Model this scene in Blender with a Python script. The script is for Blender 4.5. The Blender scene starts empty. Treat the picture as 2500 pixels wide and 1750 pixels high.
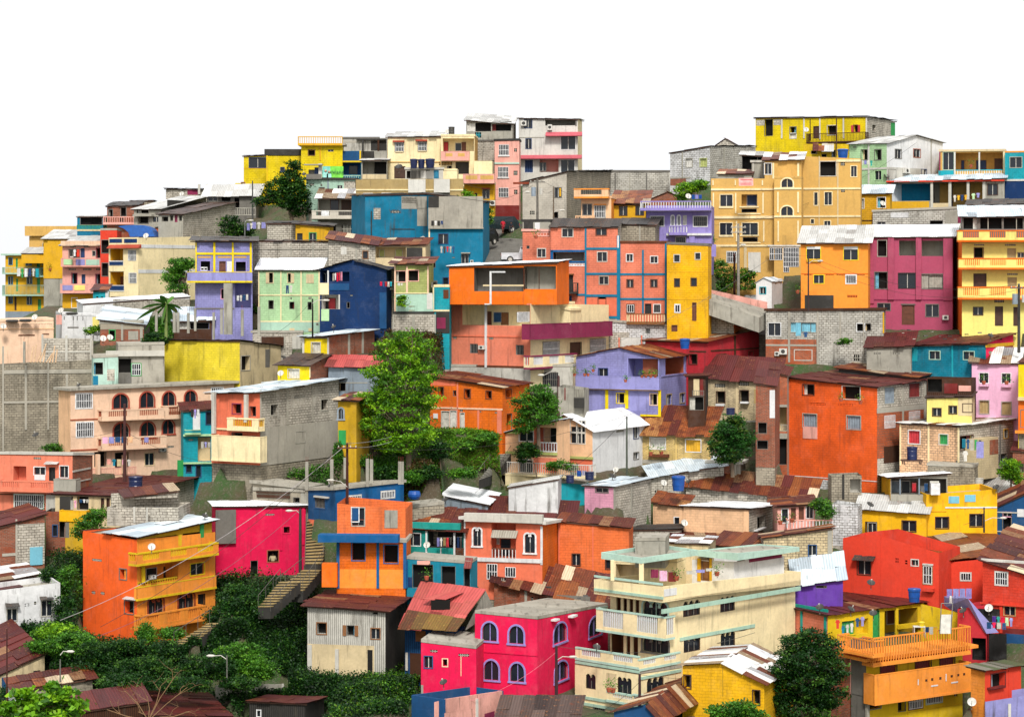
import bpy, math, random
import numpy as np
from mathutils import Vector
R = math.radians
random.seed(7)
sc = bpy.context.scene
COL = sc.collection
# ---------------- camera, sky, sun, exposure ----------------
F_, CX, HZ, CZ = 5500.0, 1250.0, 670.0, 30.0      # focal length in photo pixels, centre column, horizon row, eye height
cam_d = bpy.data.cameras.new('camera'); cam = bpy.data.objects.new('camera', cam_d); COL.objects.link(cam)
cam.location = (0, 0, CZ); cam.rotation_euler = (R(90), 0, 0)
cam_d.sensor_width = 36; cam_d.lens = F_/2500*36; cam_d.shift_y = -(875-HZ)/2500
cam_d.clip_start = 1; cam_d.clip_end = 6000
sc.camera = cam
SUN_EL = 46          # light comes from high up behind the camera
w = bpy.data.worlds.new("World"); sc.world = w; w.use_nodes = True
nt = w.node_tree; nt.nodes.clear()
wo = nt.nodes.new('ShaderNodeOutputWorld'); bg = nt.nodes.new('ShaderNodeBackground')
sky = nt.nodes.new('ShaderNodeTexSky'); sky.sky_type = 'NISHITA'; sky.sun_disc = False
sky.sun_elevation = R(SUN_EL); sky.sun_rotation = R(180-4); sky.dust_density = 6; sky.air_density = 1.0
hs = nt.nodes.new('ShaderNodeHueSaturation'); hs.inputs['Saturation'].default_value = 0.12; hs.inputs['Value'].default_value = 1.0
tc = nt.nodes.new('ShaderNodeTexCoord'); sx = nt.nodes.new('ShaderNodeSeparateXYZ'); cx_ = nt.nodes.new('ShaderNodeCombineXYZ')
ab = nt.nodes.new('ShaderNodeMath'); ab.operation = 'ABSOLUTE'
ad = nt.nodes.new('ShaderNodeMath'); ad.operation = 'ADD'; ad.inputs[1].default_value = 0.06
L = nt.links.new
L(tc.outputs['Generated'], sx.inputs[0]); L(sx.outputs[0], cx_.inputs[0]); L(sx.outputs[1], cx_.inputs[1])
L(sx.outputs[2], ab.inputs[0]); L(ab.outputs[0], ad.inputs[0]); L(ad.outputs[0], cx_.inputs[2]); L(cx_.outputs[0], sky.inputs[0])
cl = nt.nodes.new('ShaderNodeMix'); cl.data_type = 'RGBA'; cl.inputs[0].default_value = .8; cl.inputs[7].default_value = (7.6, 7.7, 7.9, 1)   # closed bright cloud
L(sky.outputs[0], hs.inputs['Color']); L(hs.outputs[0], cl.inputs[6]); L(cl.outputs[2], bg.inputs['Color']); L(bg.outputs[0], wo.inputs[0])
bg.inputs['Strength'].default_value = 0.124
sd = bpy.data.lights.new('sun', 'SUN'); sun = bpy.data.objects.new('sun', sd); COL.objects.link(sun)
sd.energy = 3.1; sd.angle = R(10); sd.color = (1, .965, .92)
sun.rotation_euler = (R(90-SUN_EL), 0, R(4)); sun.location = (0, 0, 120)
vs = sc.view_settings; vs.view_transform = 'Standard'; vs.look = 'None'; vs.gamma = 1; vs.exposure = 0.3
sc.cycles.max_bounces = 5; sc.cycles.diffuse_bounces = 3; sc.cycles.glossy_bounces = 2; sc.cycles.transmission_bounces = 2
sc.cycles.transparent_max_bounces = 4; sc.cycles.use_denoising = True

# ---------------- measuring ----------------
K = 3.6736
TL = dict(A1=(0,450),A2=(0,875),A3=(0,1312),B0=(625,262),B1=(625,650),B2=(625,1000),B3=(625,1312),
          C0=(1250,262),C1=(1250,650),C2=(1250,1000),C3=(1250,1312),D0=(1875,262),D1=(1875,650),D2=(1875,1000),D3=(1875,1312))
def src(t, x, y): o = TL[t]; return o[0]+x/K, o[1]+y/K
def Yv(v): return float(np.interp(v, (400,470,600,700,850,1000,1300,1600,1750,2000), (280,268,245,226,203,190,176,164,158,149)))  # depth of the hillside seen in row v
def wpt(u, v, Y): return Vector(((u-CX)/F_*Y, Y, CZ-(v-HZ)/F_*Y))
def at(t, x, y, Y=None, yb=None):
    u, v = src(t, x, y)
    if Y is None: Y = Yv(src(t, 0, yb)[1]) if yb is not None else Yv(v)
    return wpt(u, v, Y)

# ---------------- colours and materials ----------------
def lin(h):
    c = [int(h[i:i+2], 16)/255 for i in (0, 2, 4)]
    return tuple(.86*(x/12.92 if x < .04045 else ((x+.055)/1.055)**2.4) for x in c)
PAL = dict(white='e6e6e4', offwhite='d9d6cc', cream='fce8b6', peach='f7c79a', palepeach='f6cfae', tan='d8ac5e', yellow='f4d70c', amber='fbbe10',
  gold='e2ac20', orange='f47412', dorange='ff6824', lorange='fa9a38', salmon='f0896a', coral='ee7a58', red='e4442c', crimson='c42f38',
  magenta='e8124e', hotpink='ee1450', pink='eea8c0', lpink='f2bcd8', rose='f2b0a0', maroon='8c2c50', plum='b4506c', lilac='9a8ccc', lav='9a98d0',
  violet='6a3fa8', purple='5b2f9a', navy='0f3566', blue='0c5c94', dblue='1c4f7e', cyan='1aa6b4', teal='0a8098', turq='1c9c90', tealt='0e7a9c',
  mint='bcdccb', pinkt='c8606a', lgreen='bfe6ae', pgreen='b0d2bc', olive='b4bc70', green='2f9c50', gray='aaa698', lgray='ccc8bc', dgray='76726a', ddark='3a3834',
  concrete='b4ae9f', block='d0c8b8', dblock='aaa08c', brick='a8593c', obrick='c8643a', brown='6a3a22', wood='8a5a30', dwood='4a2c1a', black='1c1a18', steel='8a96a0',
  sky='7fc4d8', mustard='c99f1c', gyellow='e8c21a', butter='f8e882', lemon='ffe63c', honey='ecca7c', dkred='7a2420', sand='dcc79c', bluetub='1050a0', navytub='16224c', rust='8a3c22', tile='b04a34', corange='f87c40', khaki='b39a66')
MATS = {}
def newmat(name):
    m = bpy.data.materials.new(name); m.use_nodes = True
    n = m.node_tree; b = n.nodes['Principled BSDF']; return m, n, b
def nd(n, t, **k):
    x = n.nodes.new(t)
    for a, v in k.items():
        if a in x.inputs: x.inputs[a].default_value = v
        else: setattr(x, a, v)
    return x
def ramp(n, fac, p0, p1, c0=(0,0,0,1), c1=(1,1,1,1)):
    r = n.nodes.new('ShaderNodeValToRGB'); e = r.color_ramp.elements
    e[0].position = p0; e[1].position = p1; e[0].color = c0; e[1].color = c1
    n.links.new(fac, r.inputs[0]); return r.outputs[0]
def mixc(n, fac, a, b, mode='MIX'):
    m = n.nodes.new('ShaderNodeMix'); m.data_type = 'RGBA'; m.blend_type = mode
    for i, v in ((0, fac), (6, a), (7, b)):
        if isinstance(v, (int, float, tuple)): m.inputs[i].default_value = v
        else: n.links.new(v, m.inputs[i])
    return m.outputs[2]
def c4(c, k=1): return (min(1, c[0]*k), min(1, c[1]*k), min(1, c[2]*k), 1)
def wallmat(spec):
    """'colour' = plastered paint; '#' painted block, '%' bare block, '^' bare brick, '=' vertical boards or sheets, '~' mouldy concrete"""
    if spec in MATS: return MATS[spec]
    kind = spec[-1] if spec[-1] in '#%^=~!' else ''
    c = lin(PAL[spec.rstrip('#%^=~!')])
    m, n, b = newmat('wall_'+spec.rstrip('#%^=~!')); l = n.links.new
    uvn = nd(n, 'ShaderNodeUVMap').outputs[0]
    geo = nd(n, 'ShaderNodeNewGeometry').outputs['Position']
    n1 = nd(n, 'ShaderNodeTexNoise', Scale=.55, Detail=6.0, Roughness=.62); l(geo, n1.inputs['Vector'])
    mp = nd(n, 'ShaderNodeMapping'); mp.inputs['Scale'].default_value = (2.6, .28, 1); l(uvn, mp.inputs[0])
    n2 = nd(n, 'ShaderNodeTexNoise', Scale=1.0, Detail=5.0, Roughness=.6); l(mp.outputs[0], n2.inputs['Vector'])
    n3 = nd(n, 'ShaderNodeTexNoise', Scale=4.5, Detail=4.0, Roughness=.7); l(geo, n3.inputs['Vector'])
    base = c4(c); bump = n3.outputs[0]; bs = .25
    if kind in '#%^' and kind:
        bt = nd(n, 'ShaderNodeTexBrick'); n6 = nd(n, 'ShaderNodeTexNoise', Scale=1.3, Detail=2.0); l(uvn, n6.inputs['Vector'])
        va = nd(n, 'ShaderNodeVectorMath', operation='MULTIPLY_ADD'); l(n6.outputs[1], va.inputs[0]); va.inputs[1].default_value = (.12, .1, 0); l(uvn, va.inputs[2]); l(va.outputs[0], bt.inputs['Vector'])
        bw, bh, ms = {'#': (.42, .21, .014), '%': (.42, .21, .022), '^': (.3, .11, .016)}[kind]
        bt.inputs['Scale'].default_value = 1; bt.inputs['Brick Width'].default_value = bw; bt.inputs['Row Height'].default_value = bh
        bt.inputs['Mortar Size'].default_value = ms; bt.inputs['Mortar Smooth'].default_value = .3
        k1, k2, mo = {'#': (1, .93, c4(c, .72)), '%': (1.1, .78, c4(lin('6f675a'))), '^': (1.15, .7, c4(lin('8f8272')))}[kind]
        bt.inputs['Color1'].default_value = c4(c, k1); bt.inputs['Color2'].default_value = c4(c, k2); bt.inputs['Mortar'].default_value = mo
        n7 = nd(n, 'ShaderNodeTexNoise', Scale=.8, Detail=6.0, Roughness=.65); l(geo, n7.inputs['Vector'])
        base = mixc(n, ramp(n, n7.outputs[0], .52, .62), bt.outputs['Color'], c4(c, .93)); bump = bt.outputs['Fac']; bs = -.5
    if kind == '=':
        wv = nd(n, 'ShaderNodeTexWave', Scale=2.2, Distortion=1.2); wv.inputs['Detail'].default_value = 3
        l(uvn, wv.inputs['Vector']); base = mixc(n, ramp(n, wv.outputs[0], .1, .8), c4(c, .55), c4(c, 1.1)); bump = wv.outputs[0]; bs = .6
    # weathering: pale blotches, dark rain streaks
    a, d = {'': (.2, .66), '!': (.1, .3), '#': (.3, .7), '%': (.32, .7), '^': (.3, .6), '=': (.3, .8), '~': (.35, .9)}[kind]
    k = mixc(n, ramp(n, n1.outputs[0], .35, .68), c4((1, 1, 1), 1-a), (1, 1, 1, 1))
    base = mixc(n, 1.0, base, k, 'MULTIPLY')
    if kind in ('', '#', '!', '~'):      # sun-bleached, chalky patches of old paint
        n4 = nd(n, 'ShaderNodeTexNoise', Scale=.9, Detail=7.0, Roughness=.7); l(geo, n4.inputs['Vector'])
        fd = nd(n, 'ShaderNodeMath', operation='MULTIPLY'); l(ramp(n, n4.outputs[0], .5, .72), fd.inputs[0]); fd.inputs[1].default_value = .1 if kind == '!' else .3
        base = mixc(n, fd.outputs[0], base, c4(tuple(x*.78+.09 for x in c)))
    st = ramp(n, n2.outputs[0], .54, .74)
    fac = nd(n, 'ShaderNodeMath', operation='MULTIPLY'); l(st, fac.inputs[0]); fac.inputs[1].default_value = d
    base = mixc(n, fac.outputs[0], base, c4(lin('4a4438')) if kind in '%~=^' and kind else c4(tuple(x*.38+.015 for x in c)))
    fine = ramp(n, n3.outputs[0], .3, .7, (.9, .9, .9, 1), (1.05, 1.05, 1.05, 1))
    base = mixc(n, 1.0, base, fine, 'MULTIPLY')
    l(base, b.inputs['Base Color']); b.inputs['Roughness'].default_value = .85; b.inputs['Specular IOR Level'].default_value = .25
    bp = nd(n, 'ShaderNodeBump', Strength=abs(bs), Distance=.03, invert=bs < 0); l(bump, bp.inputs['Height']); l(bp.outputs[0], b.inputs['Normal'])
    MATS[spec] = m; return m
def simple(name, hexc, rough=.6, metal=0, spec=.5, noise=.12):
    key = 's'+name+hexc
    if key in MATS: return MATS[key]
    m, n, b = newmat(name); c = lin(hexc)
    t = nd(n, 'ShaderNodeTexNoise', Scale=3.0, Detail=4.0)
    l = n.links.new; l(nd(n, 'ShaderNodeNewGeometry').outputs['Position'], t.inputs['Vector'])
    l(ramp(n, t.outputs[0], .35, .65, c4(c, 1-noise*2), c4(c, 1+noise*.5)), b.inputs['Base Color'])
    b.inputs['Roughness'].default_value = rough; b.inputs['Metallic'].default_value = metal; b.inputs['Specular IOR Level'].default_value = spec
    MATS[key] = m; return m
def pm(cn, rough=.6): return simple('paint_'+cn, PAL[cn], rough)
def near(u, v, Y):      # depth correction of the house a small thing belongs to
    c = [(abs(h.Yold-Y), h.dY) for h in ALLH if h.ext[0] < u < h.ext[1] and h.ext[2] < v < h.ext[3] and abs(h.Yold-Y) < 7]
    return Y+(min(c)[1] if c else 0)
def roofmat():
    if 'roof' in MATS: return MATS['roof']
    m, n, b = newmat('corrugated_sheet'); l = n.links.new
    at_ = nd(n, 'ShaderNodeAttribute'); at_.attribute_name = 'Col'
    uvn = nd(n, 'ShaderNodeUVMap').outputs[0]
    mp = nd(n, 'ShaderNodeMapping'); mp.inputs['Scale'].default_value = (2.8, .45, 1); l(uvn, mp.inputs[0])
    n1 = nd(n, 'ShaderNodeTexNoise', Scale=1.2, Detail=6.0, Roughness=.65); l(mp.outputs[0], n1.inputs['Vector'])
    geo = nd(n, 'ShaderNodeNewGeometry').outputs['Position']
    n2 = nd(n, 'ShaderNodeTexNoise', Scale=1.1, Detail=5.0, Roughness=.6); l(geo, n2.inputs['Vector'])
    c = mixc(n, 1.0, at_.outputs['Color'], ramp(n, n1.outputs[0], .3, .7, (.72, .7, .68, 1), (1, 1, 1, 1)), 'MULTIPLY'); c = mixc(n, 1.0, c, (1.18, 1.18, 1.18, 1), 'MULTIPLY')
    # rust runs where the sheet has weathered (alpha channel of the attribute tells how much)
    th = nd(n, 'ShaderNodeMath', operation='MULTIPLY_ADD'); l(at_.outputs['Alpha'], th.inputs[0]); th.inputs[1].default_value = .4; th.inputs[2].default_value = -.2
    s = nd(n, 'ShaderNodeMath', operation='ADD'); l(n2.outputs[0], s.inputs[0]); l(th.outputs[0], s.inputs[1])
    c = mixc(n, ramp(n, s.outputs[0], .5, .62), c, c4(lin('8a4520')))
    mp2 = nd(n, 'ShaderNodeMapping'); mp2.inputs['Scale'].default_value = (1.1, 3.2, 1); l(uvn, mp2.inputs[0])
    n3 = nd(n, 'ShaderNodeTexNoise', Scale=1.6, Detail=9.0, Roughness=.72); l(mp2.outputs[0], n3.inputs['Vector'])
    def only(fac):       # these marks belong to the old rusty sheets alone
        q = nd(n, 'ShaderNodeMath', operation='MULTIPLY'); l(fac, q.inputs[0]); l(ramp(n, at_.outputs['Alpha'], .12, .2), q.inputs[1]); return q.outputs[0]
    c = mixc(n, only(ramp(n, n3.outputs[0], .57, .63)), c, c4(lin('b8743c')))
    c = mixc(n, only(ramp(n, n3.outputs[0], .64, .67)), c, c4(lin('e4d2b4')))
    c = mixc(n, only(ramp(n, n3.outputs[0], .40, .34)), c, mixc(n, 1.0, c, (.5, .46, .44, 1), 'MULTIPLY'))
    wv = nd(n, 'ShaderNodeTexWave', Scale=1.6, Distortion=.15); l(uvn, wv.inputs['Vector'])
    c = mixc(n, 1.0, c, ramp(n, wv.outputs[0], .0, .6, (.8, .8, .8, 1), (1.03, 1.03, 1.03, 1)), 'MULTIPLY')
    l(c, b.inputs['Base Color']); b.inputs['Roughness'].default_value = .55; b.inputs['Specular IOR Level'].default_value = .35
    bp = nd(n, 'ShaderNodeBump', Strength=.7, Distance=.03); l(wv.outputs[0], bp.inputs['Height']); l(bp.outputs[0], b.inputs['Normal'])
    MATS['roof'] = m; return m
def glass():
    if 'glass' in MATS: return MATS['glass']
    m, n, b = newmat('dark_window_glass'); b.inputs['Base Color'].default_value = (.012, .016, .022, 1)
    b.inputs['Roughness'].default_value = .18; b.inputs['Specular IOR Level'].default_value = .4
    MATS['glass'] = m; return m
def painted_dark():  # near-black colour standing in for the unlit space behind openings
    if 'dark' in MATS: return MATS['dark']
    m, n, b = newmat('painted_room_dark'); b.inputs['Base Color'].default_value = (.012, .011, .01, 1); b.inputs['Roughness'].default_value = .9
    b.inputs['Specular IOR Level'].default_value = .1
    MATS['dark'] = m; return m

# ---------------- mesh builder ----------------
class MB:
    def __init__(s): s.v = []; s.f = []; s.m = []; s.uv = []; s.mats = []; s.c = []; s.col = False
    def mi(s, m):
        if m not in s.mats: s.mats.append(m)
        return s.mats.index(m)
    def poly(s, pts, m, uv=None, c=(1, 1, 1, 0)):
        i = len(s.v); s.v += [tuple(p) for p in pts]; s.f.append(tuple(range(i, i+len(pts)))); s.m.append(s.mi(m))
        if uv is None:
            a = Vector(pts[1])-Vector(pts[0]); nrm = a.cross(Vector(pts[2])-Vector(pts[1]))
            if abs(nrm.z) > .7*nrm.length: uv = [(p[0], p[1]) for p in pts]
            else:
                h = Vector((-nrm.y, nrm.x, 0)); h = h.normalized() if h.length > 1e-9 else Vector((1, 0, 0))
                uv = [(p[0]*h.x+p[1]*h.y, p[2]) for p in pts]
        s.uv += uv; s.c += [c]*len(pts)
    def hexa(s, p, m, c=(1, 1, 1, 0)):      # p = 8 points: bottom ring 0-3, top ring 4-7
        for q in ((3, 2, 1, 0), (4, 5, 6, 7), (0, 1, 5, 4), (1, 2, 6, 5), (2, 3, 7, 6), (3, 0, 4, 7)):
            s.poly([p[i] for i in q], m, None, c)
    def box(s, x0, x1, y0, y1, z0, z1, m, c=(1, 1, 1, 0)):
        s.hexa([(x0,y0,z0),(x1,y0,z0),(x1,y1,z0),(x0,y1,z0),(x0,y0,z1),(x1,y0,z1),(x1,y1,z1),(x0,y1,z1)], m, c)
    def tube(s, a, b, r0, r1, m, n=6, cap=True):
        a = Vector(a); b = Vector(b); d = (b-a).normalized(); x = d.orthogonal().normalized(); y = d.cross(x)
        ra = [a+(x*math.cos(t)+y*math.sin(t))*r0 for t in [2*math.pi*i/n for i in range(n)]]
        rb = [b+(x*math.cos(t)+y*math.sin(t))*r1 for t in [2*math.pi*i/n for i in range(n)]]
        for i in range(n): s.poly([ra[i], ra[(i+1) % n], rb[(i+1) % n], rb[i]], m)
        if cap: s.poly(rb, m); s.poly(ra[::-1], m)
    def path(s, pts, r, m, n=4):
        for a, b in zip(pts[:-1], pts[1:]): s.tube(a, b, r, r, m, n, False)
    def lathe(s, c, prof, m, n=16):
        c = Vector(c); rings = [[c+Vector((r*math.cos(2*math.pi*i/n), r*math.sin(2*math.pi*i/n), z)) for i in range(n)] for r, z in prof]
        for a, b in zip(rings[:-1], rings[1:]):
            for i in range(n): s.poly([a[i], a[(i+1) % n], b[(i+1) % n], b[i]], m)
    def build(s, name, parent=None, org=None, smooth=False):
        if not s.f: return None
        if org is None: org = parent_org(parent) if parent else Vector((0, 0, 0))
        me = bpy.data.meshes.new(name); me.from_pydata([(p[0]-org[0], p[1]-org[1], p[2]-org[2]) for p in s.v], [], s.f)
        for m in s.mats: me.materials.append(m)
        me.polygons.foreach_set('material_index', s.m)
        ul = me.uv_layers.new(name='UVMap'); ul.data.foreach_set('uv', [x for t in s.uv for x in t])
        if s.col:
            ca = me.color_attributes.new('Col', 'FLOAT_COLOR', 'CORNER'); ca.data.foreach_set('color', [x for t in s.c for x in t])
        if smooth: me.polygons.foreach_set('use_smooth', [True]*len(s.f))
        o = bpy.data.objects.new(name, me); COL.objects.link(o)
        if parent: o.parent = parent
        else: o.location = org
        return o
def parent_org(p):
    o = Vector(p.location); q = p.parent
    while q: o += Vector(q.location); q = q.parent
    return o
USED = {}
def root(name, loc, label, cat, group=None):
    o = bpy.data.objects.new(name, None); o.empty_display_size = .5; o.location = loc; COL.objects.link(o)
    return tag(o, label, cat, group)
def tag(o, label, cat, group=None, kind=None):
    if label: o['label'] = label
    if cat: o['category'] = cat
    if group: o['group'] = group
    if kind: o['kind'] = kind
    return o

# ---------------- walls with real openings ----------------
class Face:
    """a vertical wall plane: O = left end in plan (seen from outside), e = unit direction, n = outward normal"""
    def __init__(s, P, Q):
        s.O = Vector((P[0], P[1])); d = Vector((Q[0], Q[1]))-s.O; s.L = d.length; s.e = d/s.L; s.n = Vector((s.e.y, -s.e.x))
        s.holes = []; s.top = None
    def su(s, u, off=0):
        o = s.O+s.n*off; k = (u-CX)/F_; return (k*o.y-o.x)/(s.e.x-k*s.e.y)
    def zu(s, u, v, off=0):
        t = s.su(u, off); o = s.O+s.n*off+s.e*t; return CZ-(v-HZ)/F_*o.y
    def p(s, t, off, z): q = s.O+s.e*t+s.n*off; return Vector((q.x, q.y, z))
    def rect(s, T, x0, y0, x1, y1, off=0):
        u0, v0 = src(T, x0, y0); u1, v1 = src(T, x1, y1); um = (u0+u1)/2
        return s.su(u0, off), s.zu(um, v1, off), s.su(u1, off), s.zu(um, v0, off)      # s0, z0, s1, z1
    def box(s, mb, s0, s1, n0, n1, z0, z1, m):
        mb.hexa([s.p(s0,n1,z0),s.p(s1,n1,z0),s.p(s1,n0,z0),s.p(s0,n0,z0),s.p(s0,n1,z1),s.p(s1,n1,z1),s.p(s1,n0,z1),s.p(s0,n0,z1)], m)
    def ztop(s, t):
        for (a, za), (b, zb) in zip(s.top[:-1], s.top[1:]):
            if t <= b+1e-6: return za+(zb-za)*(t-a)/max(1e-6, b-a)
        return s.top[-1][1]
    def walls(s, mb, zb, m):
        cuts = {0.0, s.L}
        for t, _ in s.top: cuts.add(min(max(t, 0), s.L))
        hs_ = []
        for h in s.holes:
            s0, z0, s1, z1 = h[:4]; s0 = max(s0, .04); s1 = min(s1, s.L-.04)
            if s1-s0 < .05: continue
            z1 = min(z1, s.ztop(s0)-.04, s.ztop(s1)-.04)
            if z1-z0 < .05: continue
            hs_.append((s0, z0, s1, z1, h[4], h[5])); cuts |= {s0, s1}
        cs = sorted(cuts)
        def q(a, b, za0, zb0, za1, zb1):
            mb.poly([s.p(a,0,za0), s.p(b,0,zb0), s.p(b,0,zb1), s.p(a,0,za1)], m, [(a,za0),(b,zb0),(b,zb1),(a,za1)])
        for a, b in zip(cs[:-1], cs[1:]):
            if b-a < 1e-5: continue
            c = (a+b)/2; z = zb
            for h in sorted([h for h in hs_ if h[0] < c < h[2]], key=lambda h: h[1]):
                if h[1] > z+1e-4: q(a, b, z, z, h[1], h[1])
                z = max(z, h[3])
            q(a, b, z, z, s.ztop(a), s.ztop(b))
        for s0, z0, s1, z1, dp, lobes in hs_:
            for pts in ([(s0,z0),(s1,z0)], [(s1,z0),(s1,z1)], [(s1,z1),(s0,z1)], [(s0,z1),(s0,z0)]):
                (a, za), (b, zc) = pts
                mb.poly([s.p(a,0,za), s.p(a,-dp,za), s.p(b,-dp,zc), s.p(b,0,zc)], m)
            if lobes:
                w_ = (s1-s0)/lobes; ah = min(w_*.55, (z1-z0)*.5); zs = z1-ah
                for k in range(lobes):
                    a = s0+w_*k; mid = a+w_/2; nn = 6
                    arc = [(mid-w_/2*math.cos(math.pi*i/(2*nn)), zs+ah*math.sin(math.pi*i/(2*nn))) for i in range(nn+1)]
                    for sg in (1, -1):
                        A = [(mid+(x-mid)*sg, z) for x, z in arc]
                        for (xa, za), (xb, zc) in zip(A[:-1], A[1:]):
                            if zc < z1-1e-4 or za < z1-1e-4:
                                pp = [s.p(xa,0,za), s.p(xb,0,zc), s.p(xb,0,z1), s.p(xa,0,z1)]
                                mb.poly(pp if sg > 0 else pp[::-1], m)
                                pp = [s.p(xa,0,za), s.p(xb,0,zc), s.p(xb,-dp,zc), s.p(xa,-dp,za)]
                                mb.poly(pp, m)

ROOFS = {
 'red':   [('5f2420',9,.08),('6c2c24',7,.16),('552020',5,.05),('8a4a34',1,.4),('b98c64',.5,.3)],
 'rust':  [('74301f',6,.2),('9a4c28',4,.5),('b86a32',3.5,.4),('d8c4a4',2.2,.1),('b88a60',1.6,.4),('5a2420',4,.1)],
 'orust': [('bc6830',5,.5),('a0502a',4,.5),('d89a58',2.5,.4),('e0d0b4',1,.2),('6e2c20',2,.2)],
 'mix':   [('ecece8',3,.0),('d0d4d8',2,.1),('8a4426',2,.4),('c9b494',2,.3),('e8e8e6',2,0)],
 'zinc':  [('d2dee4',6,0),('c4d2da',4,0),('e2eaee',3,.0),('aebcc6',2,.05)],
 'gray':  [('c4c4c0',5,.02),('b2b2ae',4,.05),('d4d4d0',3,0)],
 'white': [('f4f6f8',6,0),('eaeef0',3,0)],
 'dark':  [('4c4844',5,.1),('3c3a38',4,.05),('605a54',3,.15)],
 'brown': [('5a4a44',6,.1),('66544c',4,.15),('4c3e3a',3,.1)],
 'pinkr': [('b8504c',6,0),('c25c54',5,.05),('a64844',3,.1)],
 'cement':[('a09a8c',1,0)], 'blue': [('104c98',1,0)],
 'patch': [('8a6a30',4,.3),('a08038',3,.2),('6e4424',3,.5),('9cb0a8',1,0),('7a5a2c',3,.4)],
 'tile':  [('c2563c',1,0),('b44c36',1,0)],
 'moss':  [('6a6a5c',4,0),('4f5c3c',4,0),('7c7a6c',3,0)],
}
def pickc(kind):
    L_ = ROOFS[kind]; t = random.uniform(0, sum(x[1] for x in L_))
    for h, w_, r in L_:
        t -= w_
        if t <= 0: break
    k = random.uniform(.88, 1.1); c = lin(h); return (c[0]*k, c[1]*k, c[2]*k, min(1, r+random.uniform(0, .12)))
def sheetroof(mb, fz, s0, s1, t0, t1, kind, along, pw=.85, pl=2.1, th=.035):
    """overlapping roofing sheets; fz(s,t) gives the 3D point of the roof surface; along = 't' or 's' is the slope direction"""
    if kind in ('cement', 'blue'): pw = pl = 100; 
    A0, A1, B0, B1 = (s0, s1, t0, t1) if along == 't' else (t0, t1, s0, s1)
    na = max(1, round((A1-A0)/pw)); nb = max(1, round((B1-B0)/pl)); m = roofmat()
    for i in range(na):
        jb = random.uniform(-.3, .3) if nb > 1 else 0
        for j in range(nb):
            a0 = A0+(A1-A0)*i/na; a1 = A0+(A1-A0)*(i+1)/na+.04
            b0 = B0+(B1-B0)*j/nb+(jb if j else random.uniform(-.22, .12)*(kind not in ('cement','white'))); b1 = B0+(B1-B0)*(j+1)/nb+(jb if j < nb-1 else 0)
            dz = random.uniform(0, .05)+.004*i; c = pickc(kind)
            cs = [(a0,b0),(a1,b0),(a1,b1),(a0,b1)]
            P = [fz(a, b) if along == 't' else fz(b, a) for a, b in cs]
            zz = [Vector((random.uniform(-.03, .03), random.uniform(-.03, .03), dz+random.uniform(-.03, .05)*(kind not in ('white','cement','slab','gray')))) for _ in P]
            lo = [p+z for p, z in zip(P, zz)]; hi = [p+Vector((0, 0, th)) for p in lo]
            if along == 's': lo.reverse(); hi.reverse(); cs.reverse()
            mb.poly(hi, m, [(a*1.0, b) for a, b in cs], c); mb.poly(lo[::-1], m, [(a, b) for a, b in cs], (c[0]*.8, c[1]*.8, c[2]*.8, c[3]))
            for k in range(4):
                mb.poly([lo[k], lo[(k+1) % 4], hi[(k+1) % 4], hi[k]], m, None, c)

ALLH = []; YSH = {40:0.9,167:0.3,39:1.6,164:3.9,162:2.7,161:7.3,89:1.4,88:6.1,128:6.1,80:2.9,77:5.0,81:12.0,82:13.1,79:12.4,127:4.9,170:6.5,176:12.5,177:10.7,124:7.5,123:15.4,126:6.3,28:3.5,174:12.3,78:7.0,76:2.7,75:4.1,175:8.7,125:11.9,118:6.1,120:10.8,119:17.2,134:1.8,121:16.4,135:11.6,117:8.9,31:8.1,122:14.2,154:4.0,26:7.2,153:9.5,115:5.5,114:11.4,136:10.3,116:15.9,21:0.2,74:10.1,157:2.9,112:12.6,110:13.2,113:2.8,111:3.8,156:0.5,71:9.1,25:12.9,155:8.4,151:2.8,70:5.4,108:13.0,73:23.6,138:5.1,152:3.6,68:10.4,107:10.4,109:13.7,66:5.0,106:5.6,18:2.0,141:1.8,140:4.4,64:2.7,105:7.9,104:7.7,139:2.2,14:20.8,143:11.0,103:7.4,100:9.4,55:7.4,9:2.5,7:2.3,8:4.0,148:12.1,150:1.6,96:19.4,12:1.3,147:11.7,45:0.5,144:2.5,48:4.6}      # small depth corrections so that each house stands behind the ones below it
DCL = {12:2.6,13:2.6,14:6.5,18:2.6,21:2.6,26:2.6,29:2.6,30:2.6,31:2.6,33:2.6,35:2.6,36:4.1,39:6.4,40:2.6,41:2.6,42:8.3,44:4.4,47:2.6,54:2.6,55:4.3,61:3.2,63:4.9,64:3.8,66:2.6,67:2.6,68:2.6,71:2.6,75:2.6,77:3.8,78:2.6,79:2.6,80:2.6,82:2.6,84:2.6,87:2.6,88:2.6,89:2.6,91:3.7,92:2.7,100:2.6,104:2.6,105:2.6,106:2.9,107:2.6,112:2.6,115:2.6,116:2.6,117:2.6,119:2.6,121:2.6,122:2.6,123:2.6,125:2.6,127:2.6,128:2.6,129:2.6,130:2.6,131:5.2,133:2.6,134:2.6,136:2.6,138:2.6,143:2.6,147:2.6,148:2.6,149:2.6,152:5.1,153:2.6,157:2.6,159:3.0,160:2.6,161:4.6,163:2.6,168:2.6,170:2.6,174:2.6,175:3.6,176:2.6,177:2.6}
FOOT = []      # footprints for the terrain
HOUSES = {}
class House: pass
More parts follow.
